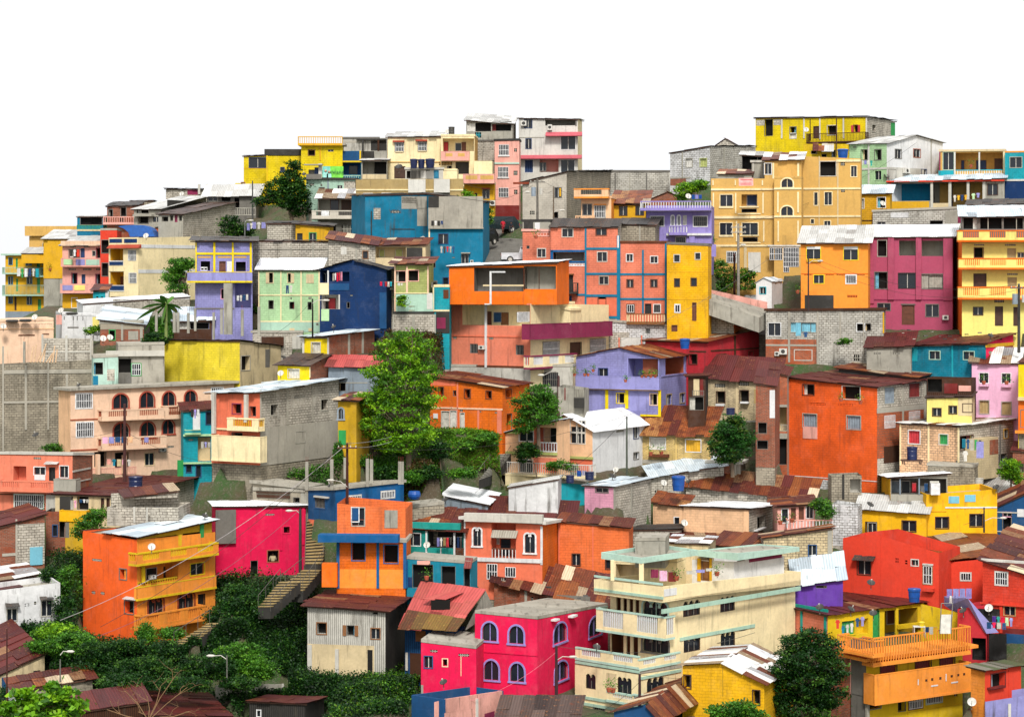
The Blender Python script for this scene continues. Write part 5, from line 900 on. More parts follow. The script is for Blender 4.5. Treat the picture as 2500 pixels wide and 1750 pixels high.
H('block_house','low mixed brick wall house behind the narrow concrete strip','house','D1',(-110,1050),(62,1070),1750,-5,'brick^|brick^',roof='red',Y=193,d=5,bk=870,oh=.2,down=.5,feats='p 15 1110 62 1360 white .03; o -90 1400 -10 1500; o -100 1560 0 1640')
H('block_house','grey block house with terracotta lower storey and pale curtains','house','D1',(-20,405),(1035,398),880,-6,'lgray%|lgray%',roof='slab+dwood',Y=203,d=6,oh=.15,
  feats='''w 5 510 112 620 white; c 205 505 430 590 gray sky; o 300 505 385 590; o 798 515 865 582 white; o 865 512 925 580; p -20 655 435 720 obrick^ .02; p -20 720 435 905 obrick^ .025; b -20 700 435 716 concrete .05; w 240 752 392 840 lgray; v 770 792 820 850; ac 100 738 168 790; ac 58 765 98 802; b 180 405 198 860 concrete .06; b 438 400 452 910 concrete .06; b 640 400 655 700 concrete .05; b 852 400 862 850 concrete .05; b 1028 415 1042 600 gold .06; b 1028 520 1045 570 maroon .03''')
H('house','orange yellow house with framed windows and zinc over rust awning roof','house','D0',(295,1218),(898,1212),1830,-3,'lorange!|lorange',roof='gray',Y=207,d=7,bk=1075,oh=.4,
  feats='''w 348 1255 470 1360 yellow; w 680 1255 805 1368 yellow; b 348 1250 470 1272 white .05; b 680 1250 805 1275 white .05; b 345 1362 475 1388 gold .15; w 412 1505 500 1578 yellow; w 700 1505 790 1580 yellow; g 700 1505 790 1580 white; b 295 1490 898 1496 orange .03; v 325 1492 390 1505 orange; v 518 1492 588 1505 orange; v 615 1492 690 1505 orange; v 800 1492 868 1505 orange; v 712 1685 800 1705 orange; p 330 1685 588 1810 ddark .04''' .replace('w 700 1505 790 1580 yellow; ',''))
H('awning_roof','strip of rusty tile red eave sheets along the orange yellow house front','eave','D0',(240,1215),(900,1210),1240,-3,'dwood|dwood',roof='pinkr',Y=206,d=1.5,bk=1175,oh=.1,foot=False,down=0) if 0 else None
H('apartment_building','maroon pink house with big black framed windows and brown door','apartment building','D0',(902,1165),(1655,1165),1990,-4,'plum!|plum',roof='white',Y=208,d=7,bk=1065,oh=.3,pl=3,
  feats='''o 985 1195 1062 1335 gray; room 1175 1195 1328 1330 gray 1.5; room 1378 1195 1570 1335 gray 1.5; b 902 1170 950 1760 plum .12; b 1075 1170 1130 1725 plum .2; b 1326 1170 1375 1725 plum .2; b 1572 1170 1655 1730 plum .15; o 960 1480 1068 1625 dgray; w 1172 1490 1328 1620 black; c 1378 1498 1570 1625 dgray gray; o 1440 1510 1565 1620; w 985 1760 1095 1820 dgray; d 1200 1770 1315 1950 brown; b 1192 1762 1322 1772 dgray .06; w 1418 1770 1528 1875 dgray; ac 1565 1865 1620 1905; b 902 1722 1655 1732 maroon .04''')
YA = H('apartment_building','yellow apartment house with orange edged balconies at the right edge','apartment building','D0',(1740,1215),(2420,1205),2000,5,'butter!|orange!',roof='slab+orange',Y=205,S=(1655,1160),oh=.0,
  feats='''bal 1700 1102 2420 1205 1.1 M butter orange orange; bal 1710 1352 2420 1452 1.1 M butter orange orange; bal 1705 1608 2420 1722 1.1 M butter orange orange; o 1852 1262 1928 1345 brown; d 2145 1265 2225 1350 khaki; w 2240 1305 2296 1345 khaki; d 1842 1490 1960 1610 dwood; d 2148 1525 2232 1618 khaki; v 1848 1228 1940 1240; v 2125 1228 2222 1242; v 2145 1490 2240 1504; w 1845 1795 1925 1860 dwood; d 2035 1785 2108 1960 dwood; d 2200 1790 2250 1960 dwood; v 2030 1725 2118 1750''')
H('x','','','D0',(1740,982),(2420,982),1200,2,'dgray|dgray',roof='zinc',Y=206,d=6,bk=895,oh=.35,foot=False,down=0,into=YA,
  feats='o 1750 990 1880 1095; o 1900 990 2100 1095; o 2110 990 2290 1095; post 1970 985 1978 1100 gray .05; post 2225 985 2232 1100 gray .05')
H('shrine','little white domed shrine buildings on the bank left of the orange yellow house','shrine','C1',(2190,150),(2330,140),330,-20,'white!|white',roof='zinc',Y=214,d=3,rise=.3,oh=.1,apex=('F',2255,110),feats='w 2225 190 2275 245 cyan')
H('shrine','low white rock mound base below the little shrine','base','C1',(2080,260),(2330,250),330,-8,'white~|white',roof=None,Y=213,d=2)
# ======================= right edge and foreground =======================
H('house','light green and white gabled house with laundry on the right skyline','house','D0',(730,332),(1065,330),720,-38,'lgreen#|white',roof='gray+gray',Y=238,S=(1568,325),apex=('S',1325,255),oh=.25,
  feats='''o 838 382 892 470 dgray; o 958 382 1015 470 dgray; w 958 570 1018 650 lgreen; b 895 335 908 715 offwhite .06; b 730 545 1065 562 offwhite .05; v 762 352 790 365; S w 1140 380 1196 458 dgray; S w 1305 378 1365 448 brick; S ac 1228 548 1275 592; S p 1070 545 1400 700 lgray~ .03; S w 1080 562 1145 645 dgray; S w 1375 560 1420 620 navy; S b 1462 290 1468 610 gray .06''')
H('house','tan walled open terrace floor with cyan balustrade at the right skyline','house','D0',(1540,402),(2125,396),640,-2,'tan|tan',roof='slab+sand',Y=240,d=6,oh=.1,
  feats='''room 1675 405 2110 560 tan 2.2; rd 1870 480 1955 555 navy; rd 2035 465 2100 555 dwood; rd 1735 480 1758 555 navy; w 1572 405 1665 560 pgreen; b 1535 400 1546 620 maroon .1; rail 1680 560 2115 615 white B cyan; b 1530 568 1665 615 cyan .1; b 1668 402 1682 612 offwhite .1; b 1888 402 1902 612 offwhite .1; b 2108 398 2125 625 cream .1''')
H('house','cyan and navy two tone block house at the right skyline edge','house','D0',(2125,398),(2420,396),860,-2,'cyan#|cyan',roof=None,Y=238,d=5,
  feats='w 2172 450 2275 540 gray; b 2125 645 2420 662 offwhite .1; p 2125 664 2420 860 navy .04; w 2200 698 2265 780 dblue; p 2125 392 2420 405 lorange .03')
H('canopy_house','long shaded terrace under zinc sheet with red steel beams on grey columns','covered terrace','D0',(1090,668),(2120,640),930,-3,'gray~|gray',roof='zinc',Y=226,d=8,bk=612,oh=.35,
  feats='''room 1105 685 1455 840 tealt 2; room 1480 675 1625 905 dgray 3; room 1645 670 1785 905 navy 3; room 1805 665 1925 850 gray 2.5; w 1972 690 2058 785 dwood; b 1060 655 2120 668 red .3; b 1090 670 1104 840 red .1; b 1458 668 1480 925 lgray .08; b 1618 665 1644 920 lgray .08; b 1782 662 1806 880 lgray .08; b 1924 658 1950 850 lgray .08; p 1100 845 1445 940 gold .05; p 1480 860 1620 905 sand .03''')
H('house','small amber house with white dish below the tan apartment wing','house','D0',(732,775),(1095,770),1012,-5,'gold#|gold',roof='zinc',Y=222,d=7,bk=712,oh=.35,
  feats='c 790 822 860 905 offwhite gray; o 982 810 1052 900 white; bal 945 905 1060 998 .8 S gold gold; b 732 1012 1095 1020 dwood .05')
H('block_wall','patchy white block base wall under the long red beamed terrace','wall','D0',(940,942),(1900,905),1075,-3,'lgray%|lgray%',roof='slab+concrete',Y=222.5,d=4,oh=.1,feats='w 985 1030 1050 1062 dgray; p 1100 945 1260 990 white# .03; o 1450 1015 1570 1060; p 1590 930 1700 1060 gray~ .03')
H('shed','black roofed shed row with zinc patches above the yellow balcony apartment','shed','D0',(1790,880),(2420,870),1000,-2,'dgray|dgray',roof='dark',Y=220,d=5,bk=830,oh=.3,feats='')
H('house','teal block house under a wide dark red roof strewn with stones','house','D1',(1290,712),(1955,695),1060,-22,'teal#|hotpink',roof='red',Y=198,S=(2200,610),oh=.3,pl=2.6,
  feats='''w 1450 762 1542 832 pgreen; w 1755 765 1848 835 pgreen; b 1645 700 1660 1040 cyan .05; p 1283 708 1340 850 cyan .03; v 1305 812 1332 850; S b 1960 690 2210 720 gold .1; S v 1980 760 2010 785''')
H('shed','grey plastered lean-to under the left end of the wide dark red roof','shed','D1',(885,730),(1285,715),870,-4,'gray~|gray~',roof='red',Y=200,d=7,bk=605,oh=.3,feats='v 948 772 1010 788; v 1120 775 1180 790')
H('house','lilac pink house with dark windows and window boxes near the right edge','house','D1',(1828,858),(2242,866),1860,-6,'lpink!|lpink',roof='mix',Y=190,d=7,bk=745,oh=.3,
  feats='w 1898 958 1975 1045 white; w 2098 962 2175 1045 white; sl 1895 1055 1980 1078 lpink .3; sl 2095 1062 2180 1085 lpink .3; c 1898 1205 1980 1320 gray khaki; c 2098 1218 2180 1330 gray khaki; sl 1905 1610 2000 1650 gray .1; p 2222 1470 2300 1500 rose .2')
H('house','narrow yellow over orange house strip at the right edge','house','D1',(2245,870),(2420,872),1900,-6,'yellow|orange',roof='red',Y=189.5,d=6,rise=.3,oh=.1,feats='p 2245 1205 2420 1480 orange .02; sl 2240 1175 2420 1205 sand .4; sl 2215 1475 2420 1500 lorange .5; o 2270 1290 2330 1440 dgray; p 2250 1500 2420 1900 dblock% .03; o 2255 1500 2330 1650')
H('shed_roof','sagging patched rust roof over a dark deck in front of the teal house','shed','D1',(635,915),(1340,1000),1060,-24,'ddark|ddark',roof='rust',Y=193,S=(1600,925),oh=.25,pl=1.5,feats='')
H('house','dark wooden deck with flower pots beside the pink house','deck','D1',(1425,1000),(1825,1010),1200,-8,'dwood|dwood',roof=None,Y=194,d=3,feats='room 1430 1010 1560 1130 ddark 1; rail 1425 1130 1820 1160 dwood R; p 1580 1050 1700 1140 dkred .05; p 1710 1070 1820 1120 rose .05')
H('house','low yellow house with three dark framed windows behind the laundry house','house','D1',(1425,1178),(1828,1170),1450,-6,'butter|sand',roof='brown',Y=191,d=4,rise=.2,oh=.2,feats='w 1478 1275 1550 1340 dwood; w 1625 1255 1690 1320 dwood; w 1750 1235 1828 1305 dwood; p 1705 1170 1828 1340 sand .02')
H('block_house','cream block house with red curtain window, laundry and grey block side','house','D2',(1180,120),(1715,150),780,-30,'peach%|block%',roof='mix',Y=192,S=(2200,85),oh=.3,
  feats='''c 1262 188 1362 302 white crimson; c 1538 222 1612 310 offwhite green; b 1432 115 1446 470 cream .05; b 1180 115 1192 500 cream .05; b 1700 150 1715 500 cream .05; v 1545 485 1612 500; v 1682 455 1705 490; S o 1722 235 1838 355 dwood; S p 1850 255 2065 620 sand# .9; S w 2115 178 2150 252 gold; S b 2078 130 2090 500 dgray .04; S o 2070 395 2140 480; S p 1990 268 2065 400 brick^ .92''')
H('block_wall','low dark block wall in front of the cream laundry house','wall','D2',(1430,505),(1855,520),790,-6,'dblock%|dblock%',roof='slab+concrete',Y=190,d=3,oh=.05)
H('house','dark brick outbuilding with dusty roof at the right edge','house','D2',(2195,370),(2420,380),760,-6,'brick^|brick^',roof='rust',Y=193,d=4,rise=.5,oh=.2,feats='o 2200 480 2296 560')
# stepped red house
RH = H('house','red orange house with stepped parapet and rust sheet roof at the right edge','house','D2',(672,1150),(1532,1282),1900,-22,'red!|red',roof=None,Y=165,d=5,apex=('F',965,1118),
  feats='''w 805 1352 918 1475 dwood; aw 750 1320 935 1358 .6 dark; v 1142 1330 1170 1372 red; v 1228 1348 1250 1385 red; w 1288 1345 1348 1395 offwhite; g 1395 1400 1470 1560 sand; w 1395 1400 1470 1560 sand; b 1385 1380 1478 1395 offwhite .1; sl 1385 1600 1480 1630 red .4; b 1010 1125 1014 1750 red .02''')
H('x','','','D2',(1535,1375),(1925,1340),1900,4,'red!|red',roof=None,Y=167,d=5,into=RH,feats='d 1565 1445 1638 1590 black; g 1728 1462 1818 1528 lgray; p 1540 1400 1560 1560 red .02')
H('house','brick red house with white gutter and cross barred window at the right edge','house','D2',(1925,1345),(2420,1500),2100,-18,'red#|red',roof='rust',Y=163,d=8,rise=1.6,oh=.35,
  feats='g 2040 1455 2148 1570 offwhite; b 1910 1350 2420 1372 offwhite .2; w 2120 1765 2215 1840 khaki; b 1900 1745 2420 1760 red .2; p 1900 1780 2080 1960 black .02; b 2075 1750 2100 2000 red .1; p 2130 2010 2296 2100 dblue .05; p 2100 1960 2300 2200 dkred .02')
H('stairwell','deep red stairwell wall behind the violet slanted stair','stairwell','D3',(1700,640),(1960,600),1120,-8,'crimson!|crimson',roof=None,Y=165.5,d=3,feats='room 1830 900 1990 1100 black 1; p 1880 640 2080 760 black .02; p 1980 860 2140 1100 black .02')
# salmon and yellow terrace house
YH = H('house','salmon block house with turquoise painted beams and rust roof, yellow terrace side','house','D3',(-120,545),(535,700),960,('S',940,1100,1815,985),'salmon#|gyellow!',roof='red',Y=163,S=(1400,585),oh=.3,pl=3,
  feats='''w -65 645 35 790 dgray; o 155 695 235 810 dwood; b -120 585 535 612 turq .07; b -120 905 535 935 turq .07; b -108 600 -92 1080 turq .09; b 82 600 98 920 turq .09; b 288 650 303 920 turq .09; b 500 690 518 920 turq .09; p -120 940 535 1080 brick^ .01;
  S room 655 735 900 870 gyellow .6; S d 940 650 1000 915 green; S room 1045 640 1345 900 mustard 2.0; S rw 1065 650 1140 770 brown; S rw 1180 640 1340 740 brown; S b 1145 630 1170 890 gyellow .1; S b 1170 770 1400 808 gyellow .3; S c 660 745 780 870 gyellow green''')
H('x','','','D3',(1370,600),(1812,700),940,-20,'gyellow~|gyellow',roof=None,Y=163.5,d=.3,into=YH,down=1,foot=False,feats='')
YB = H('apartment_building','yellow house with orange parapet balconies and red curtains at the bottom right','apartment building','D3',(745,1065),(880,1095),1750,('S',940,1100,1815,985),'dgray|gyellow!',roof='slab+lorange',Y=158.5,S=(1745,985),oh=.8,
  feats='''S c 1008 1120 1152 1282 dwood dkred; S c 1322 1072 1460 1205 dwood dkred; S c 1542 1040 1672 1195 dwood dkred; S o 910 1440 1010 1530 dgray; S g 1262 1400 1385 1530 brown; S g 1420 1380 1560 1480 pgreen; S v 1670 1378 1700 1420; S b 1255 1085 1260 1250 mustard .02; S bal 955 1172 1820 1440 1.1 S lorange lorange; S bal 940 845 1818 1100 1.1 B lorange lorange; bal 620 895 940 1045 1.1 B lorange lorange; S p 1260 1530 1740 1700 gyellow .1; S b 890 1440 912 1700 gray .2; S o 1165 1420 1240 1560;
  p 750 1080 870 1410 dgray .03; S p 1345 1270 1352 1320 white 1.13; S p 1465 1320 1525 1332 white 1.13; S p 1595 1220 1602 1285 white 1.13; S p 1645 1290 1705 1302 white 1.13; S p 1412 1268 1430 1288 dwood 1.12; S p 1465 1258 1482 1280 dwood 1.12; S p 1538 1248 1556 1270 dwood 1.12; S p 1640 1230 1658 1250 dwood 1.12; S p 1700 1220 1716 1240 dwood 1.12; S p 1752 1212 1768 1232 dwood 1.12''')
H('block_house','mouldy brick and concrete flank wall left of the yellow balcony house','house','D3',(560,940),(750,1060),1750,-40,'brick^|dgray~',roof=None,Y=160,d=4,feats='b 735 1050 752 1400 rose .06')
H('house','small orange and red house with mossy grey roof at the bottom right','house','D3',(1820,1160),(1945,1190),1480,('S',1945,1460,2280,1395),'lorange#|red!',roof='moss',Y=157,S=(2270,1150),oh=.35,feats='S o 2000 1215 2125 1345 dkred; S sl 1995 1335 2130 1350 dkred .3; S b 2160 1180 2165 1440 red .03')
H('house','lilac painted retaining wall with pipes at the bottom right corner','wall','D3',(1948,1470),(2400,1400),1760,5,'lav~|lav',roof=None,Y=156.5,d=3,feats='b 2155 1490 2180 1610 offwhite .1')
H('house','lorange lower wall with round white dish at the bottom right','wall','D3',(1745,1320),(1948,1330),1760,-8,'lorange#|lorange',roof=None,Y=157.8,d=3,feats='') if 0 else None
# ---- the large cream house ----
CH = H('apartment_building','large cream four storey house with mint bands and wraparound balustrade terraces','apartment building','C3',(565,1130),(1140,1225),1600,(735,500,1350,580),'cream|cream',roof='slab+concrete~',Y=156,S=(1525,1168),oh=0,
  feats='''A 662 1222 750 1355; t 945 1252 1072 1408; S t 1210 1250 1362 1400; bal 568 1020 1140 1135 .02 M cream mint white; S bal 1140 1055 1510 1160 .02 M cream mint white; b 565 1148 1140 1170 pgreen .08; S b 1140 1215 1520 1240 pgreen .08; b 845 1212 850 1390 sand .03; bal 848 1395 1140 1490 .6 M cream mint white; S bal 1140 1370 1510 1480 .6 M cream mint white; b 562 1455 1140 1480 pgreen .08; p 850 1215 935 1390 sand .02; S b 1465 1200 1470 1420 sand .04; G 735 1515 830 1590 dgray; b 562 1500 1000 1525 pgreen .1''')
H('x','','','C3',(882,525),(1412,575),1200,(735,500,1350,580),'cream|cream',roof='slab+cream',Y=159,S=(2540,410),oh=0,into=CH,down=6,
  feats='''room 935 540 1140 700 brown 1.2; b 975 535 998 700 cream .1; b 1030 535 1052 705 cream .1; b 1085 545 1105 710 cream .1; t 1175 575 1398 740 mint; room 885 860 1130 1060 brown 1.2; b 1000 860 1025 1050 cream .1; b 1060 870 1085 1070 cream .1; t 1172 890 1405 1030 dgray; bal 755 668 1370 878 1.15 M cream mint white;
  S t 1535 562 1688 700; S t 1868 525 2000 660; S t 1540 880 1690 1020; S t 1872 842 2002 978; S b 1510 835 2180 865 pgreen .07; S v 2040 798 2105 835''')
H('x','','','C3',(735,372),(1350,440),583,(735,500,1350,580),'cream|cream',roof='flat',Y=157.5,S=(2590,305),oh=0,para=1.0,into=CH,down=0,foot=False,
  feats='''b 735 372 1350 392 mint .06; b 735 492 1350 515 pgreen .12; S b 1350 540 2590 578 pgreen .12; S p 1365 455 1478 520 white .03''')
H('x','','','C3',(1480,190),(1990,215),440,(735,500,1350,580),'white|white',roof=None,Y=165.5,S=(2440,165),oh=0,into=CH,down=1,foot=False,feats='d 1695 195 1770 385 wood; b 1660 185 1690 390 gold .05; b 1770 185 1790 385 gold .05; S b 2130 170 2420 200 maroon .05; S w 2025 175 2080 200 dgray')
H('x','','','C3',(800,130),(1160,182),232,(735,500,1350,580),'mint|mint',roof='flat',Y=158.8,S=(1668,108),para=.25,into=CH,down=0,foot=False)
H('x','','','C3',(1660,112),(2025,140),205,(735,500,1350,580),'mint|mint',roof='flat',Y=164.6,S=(2578,82),para=.1,into=CH,down=0,foot=False)
H('x','','','C3',(915,225),(1480,222),400,-20,'cream|cream',roof='slab+cream',Y=164,d=2,oh=0,into=CH,down=1,foot=False,feats='room 930 240 1150 400 sand 1')
H('x','','','C3',(1105,35),(1375,30),150,-6,'gray~|gray~',roof='slab+concrete~',Y=162,d=3,oh=.02,into=CH,down=1,foot=False)
H('shed_roof','streaky rust sheet roof rising behind the cream house roof slab','shed','C3',(1790,60),(2300,100),140,-24,'gray|gray',roof='rust',Y=167,d=6,bk=-25,oh=.2,down=4)
H('shed','grey parapet building with pale sheet strips behind the cream house','shed','C3',(1380,45),(1760,60),130,-6,'sand~|sand~',roof='mix',Y=168,d=6,bk=-10,oh=.2,down=4)
H('house','yellow block house with zinc and rust sheet roof below the cream house','house','C3',(1530,1150),(2262,1310),1760,-16,'amber#|amber#',roof='mix+mix',Y=152,d=8,oh=.3,apex=('F',1880,1130),
  feats='o 1545 1235 1602 1348 dwood; o 2162 1370 2220 1495 dwood; b 1885 1160 1892 1420 mustard .03')
H('shed','blue walled shed with ragged rust roof along the bottom edge','shed','C3',(915,1560),(1320,1640),1800,-20,'dblue|dblue',roof='rust',Y=147,S=(1960,1560),apex=('F',1190,1495),oh=.25)
H('brick_wall','brick retaining wall with small openings right of the long rust roof','wall','C2',(0,1740),(330,1850),1950,-10,'brick^|brick^',roof=None,Y=158,d=2) if 0 else None
H('shed_roof','broad dark red corrugated roof with white sheets above the salmon arched house','shed','C2',(-420,920),(560,990),1030,-8,'gray|block%',roof='red',Y=167,d=9,bk=805,oh=.1,down=4)
H('shed','grey sheet lean-to with tarpaulin roof above the turquoise veranda house','shed','B2',(1690,770),(2080,850),960,-14,'steel~|dgray',roof='white',Y=172,d=6,bk=720,oh=.25)
H('shed','rust and zinc sheet roof behind the low block wall with satellite dish','shed','B2',(1400,960),(1870,990),1060,-8,'gray|gray',roof='rust',Y=166,d=7,bk=860,oh=.1,down=3) if 0 else None
H('shed_roof','low rust roof with loose planks between the cream house and the orange wing','shed','C2',(330,1560),(880,1600),1700,-10,'dblock%|dblock%',roof='rust',Y=162,d=6,bk=1400,oh=.2) if 0 else None
H('shed_roof','white roofed shed between the two stepped block walls in the centre','shed','C2',(1050,1080),(1520,1075),1260,-4,'block%|block%',roof='dark',Y=170,d=5,bk=1040,oh=.15,feats='b 1280 1080 1300 1200 gray .05')
H('shed_roof','red rust roof behind the concrete box of the cream house','shed','C2',(1370,1165),(1920,1135),1250,6,'gray|gray',roof='rust',Y=170,d=6,bk=1080,oh=.1)
# the barn's steep roof: ridge runs along the front, gable end of boards on the right
BR = [o for o in bpy.data.objects if o.name.startswith('barn') and o.type == 'EMPTY'][0]
def rawroof(par, T, pts, Ys, kind, name='roof', pw=.8, pl=2.2):
    """sheet roof spanned between four measured corners (near-left, near-right, far-right, far-left)"""
    P = [wpt(*src(T, x, y), Y) for (x, y), Y in zip(pts, Ys)]
    W_ = (P[1]-P[0]).length; D_ = (P[3]-P[0]).length
    fz = lambda s, t: (P[0]*(1-s/W_)+P[1]*(s/W_))*(1-t/D_)+(P[3]*(1-s/W_)+P[2]*(s/W_))*(t/D_)
    mb = MB(); mb.col = True; sheetroof(mb, fz, 0, W_, 0, D_, kind, 't', pw, pl); return mb.build(name, par)
rawroof(BR, 'B3', [(1275,812),(1790,845),(2060,465),(1475,395)], [159.3,158.7,163,164], 'pinkr')
rawroof(BR, 'B3', [(1277,816),(1792,850),(1872,735),(1360,655)], [159.1,158.5,159.8,160.6], 'patch', 'roof_patch')
rawroof(BR, 'B3', [(2145,600),(2060,470),(2062,468),(2147,598)], [164,163,163.2,164.2], 'brown', 'barge_board') if 0 else None
mb = MB(); Pb = [wpt(*src('B3',x,y),Y) for x,y,Y in ((1880,830,158.9),(2145,650,164.2),(2060,475,163.05))]
mb.poly(Pb, wallmat('gray=')); mb.poly([p+Vector((-.05,.12,0)) for p in Pb[::-1]], wallmat('gray=')); mb.build('gable', BR)
rawroof(BR, 'B3', [(1510,550),(1700,562),(1858,498),(1680,490)], [161.2,161,162.5,162.7], 'pinkr', 'dormer_hatch')
mb = MB(); a = [wpt(*src('B3',x,y),160.9) for x,y in ((1570,560),(1740,565),(1740,670),(1570,660))]
mb.hexa([a[3],a[2],a[2]+Vector((0,1.2,0)),a[3]+Vector((0,1.2,0)),a[0],a[1],a[1]+Vector((0,1.2,0)),a[0]+Vector((0,1.2,0))], painted_dark()); mb.build('dormer', BR)  # solid box, the dark under the hatch is its black colour
# posts under the cream house roof slab
mb = MB()
for x0,y0,x1,y1,Y in ((885,205,918,385,159.6),(1140,232,1182,415,158.9)):
    a = wpt(*src('C3',x0,y1),Y); b = wpt(*src('C3',x1,y0),Y)
    q = MB(); q.box(a.x,b.x,Y,Y+.35,a.z,b.z,wallmat('cream')); q.build('post', CH.root)

Yr = [y+RH.dY for y in (173,166.6,170,180)]; rawroof(RH.root, 'D2', [(1255,1180),(1545,1366),(2330,1270),(1930,1052)], Yr, 'orust', 'roof', 1.6, 3)
# ======================= the hillside =======================
def in_poly(px, py, poly):
    c = np.zeros(px.shape, bool); n = len(poly)
    for i in range(n):
        (x0, y0), (x1, y1) = poly[i], poly[(i+1) % n]
        k = ((y0 > py) != (y1 > py)) & (px < (x1-x0)*(py-y0)/(y1-y0+1e-12)+x0); c ^= k
    return c
def poly_dist(px, py, poly):
    d = np.full(px.shape, 1e9); n = len(poly)
    for i in range(n):
        ax, ay = poly[i]; bx, by = poly[(i+1) % n]; L2 = (bx-ax)**2+(by-ay)**2+1e-12
        t = np.clip(((px-ax)*(bx-ax)+(py-ay)*(by-ay))/L2, 0, 1); d = np.minimum(d, np.hypot(px-ax-t*(bx-ax), py-ay-t*(by-ay)))
    return np.where(in_poly(px, py, poly), 0, d)
YT = [0, 120, 149, 158, 164, 176, 190, 203, 226, 245, 268, 290, 330, 400, 900, 3000]
ZT = [-42, -41, -37, -31, -27.7, -20.2, -11.4, -6.6, -2.2, 1.5, 6.5, 4, -8, -20, -60, -200]
# open ground between the houses, measured on the bare slopes
for T, x, y, Y in [('B2',1700,200,188),('B2',1950,270,187),('B2',2150,300,187.5),('B2',1700,330,185),('B2',1800,430,182.5),('B2',1500,480,181),('B2',1650,640,176.5),('B2',1650,540,179),('B2',1400,650,175.5),('B2',2050,430,184.5),('B2',2000,560,181),('B2',1900,650,178.5),('B2',1500,250,185),('B2',1180,500,182),('B2',900,500,182),
  ('A3',650,700,162),('A3',640,450,166),('A3',650,900,159),('A3',650,1100,155),('A3',1000,1020,158),('A3',1400,1100,155),('A3',1800,950,157),('A3',2100,800,159.5),('A3',2100,600,162),('A3',2000,1150,154),('A3',1200,1280,151),('A3',1750,1300,151.5),
  ('B3',100,900,158),('B3',300,1250,153),('B3',900,1350,152.5),('B3',1300,1300,153),('B3',1200,1500,149.5),('B3',800,1550,149.5),('B1',1250,650,197),('B1',1650,700,195),('B1',1650,880,190),('C0',1950,1500,213),('C0',2150,1560,211.5),('C1',1950,200,210)]:
    c = wpt(*src(T, x, y), Y); FOOT.append(([(c.x-.6, c.y-.3), (c.x+.6, c.y-.3), (c.x+.6, c.y+.3), (c.x-.6, c.y+.3)], c.z))
# no bank of earth may rise in front of a house: for every sight line, the rows of the house bases behind it
CU = np.arange(-400, 2900, 8.0); CY = np.arange(130, 320, .5); CAPV = np.full((len(CY), len(CU)), 300.0)
for poly, zb in FOOT:
    us = [p[0]/p[1]*F_+CX for p in poly]
    for i in np.nonzero((CU > min(us)-12) & (CU < max(us)+12))[0]:
        k = (min(max(CU[i], min(us)+1), max(us)-1)-CX)/F_; D = 1e9
        for (ax, ay), (bx, by) in zip(poly, poly[1:]+poly[:1]):
            dn = (bx-ax)-k*(by-ay)
            if abs(dn) > 1e-9 and 0 <= (k*ay-ax)/dn <= 1: D = min(D, ay+(by-ay)*(k*ay-ax)/dn)
        if D < 1e8: m = CY < D+.3; CAPV[m, i] = np.maximum(CAPV[m, i], min(HZ-(zb-CZ)/D*F_, 1900))
def ground(px, py):
    base = np.interp(py, YT, ZT)+CZ
    uu = px/np.maximum(py, 100)*F_+CX; cap = CZ-(np.interp(uu, [-3000,0,150,260,400,560,1250,2500], [1000,800,730,650,570,510,440,430])-HZ)/F_*np.clip(py, 100, 400)
    wsum = np.full(px.shape, .004); zsum = base*wsum; low = np.full(px.shape, 1e9)
    for poly, zb in FOOT:
        xs = [p[0] for p in poly]; ys = [p[1] for p in poly]
        m = (px > min(xs)-14) & (px < max(xs)+14) & (py > min(ys)-14) & (py < max(ys)+14)
        if not m.any(): continue
        d = poly_dist(px[m], py[m], poly); w_ = 1/(d+.35)**3
        wsum[m] += w_; zsum[m] += w_*zb
        l = low[m]; l = np.where(d < .9, np.minimum(l, zb), l); low[m] = l
    z = np.minimum(zsum/wsum, cap)
    iu = np.clip((uu-CU[0])/8, 0, len(CU)-1.01); iy = np.clip((py-CY[0])/.5, 0, len(CY)-1.01); a = iu.astype(int); b = iy.astype(int); fa = iu-a; fb = iy-b
    cv = (CAPV[b, a]*(1-fa)+CAPV[b, a+1]*fa)*(1-fb)+(CAPV[b+1, a]*(1-fa)+CAPV[b+1, a+1]*fa)*fb
    z = np.where((py > 130) & (py < 318), np.minimum(z, CZ-(cv-HZ)/F_*py), z)
    return np.where(low < 1e8, np.minimum(z, low), z)
def gz(x, y): return float(ground(np.array([x], float), np.array([y], float))[0])
def axis(a, b, st, far0, far1):
    mid = list(np.arange(a, b+st/2, st)); lo = []; hi = []; d = st; x = a
    while x > far0: d *= 1.35; x -= d; lo.append(x)
    d = st; x = mid[-1]
    while x < far1: d *= 1.35; x += d; hi.append(x)
    return np.array(lo[::-1]+mid+hi)
def groundmat():
    m, n, b = newmat('hillside_soil'); l = n.links.new
    geo = nd(n, 'ShaderNodeNewGeometry').outputs['Position']
    a = nd(n, 'ShaderNodeTexNoise', Scale=.35, Detail=8.0, Roughness=.65); l(geo, a.inputs['Vector'])
    c = nd(n, 'ShaderNodeTexNoise', Scale=5.0, Detail=6.0, Roughness=.7); l(geo, c.inputs['Vector'])
    col = mixc(n, ramp(n, a.outputs[0], .4, .6), (.03, .07, .014, 1), (.075, .055, .03, 1))
    col = mixc(n, ramp(n, c.outputs[0], .52, .66), col, (.11, .095, .07, 1))
    l(col, b.inputs['Base Color']); b.inputs['Roughness'].default_value = .95
    bp = nd(n, 'ShaderNodeBump', Strength=.8, Distance=.15); l(c.outputs[0], bp.inputs['Height']); l(bp.outputs[0], b.inputs['Normal'])
    return m
GX = axis(-62, 62, .55, -2500, 2500); GY = axis(132, 300, .55, -300, 3000)
XX, YY = np.meshgrid(GX, GY); ZZ = ground(XX.ravel(), YY.ravel())
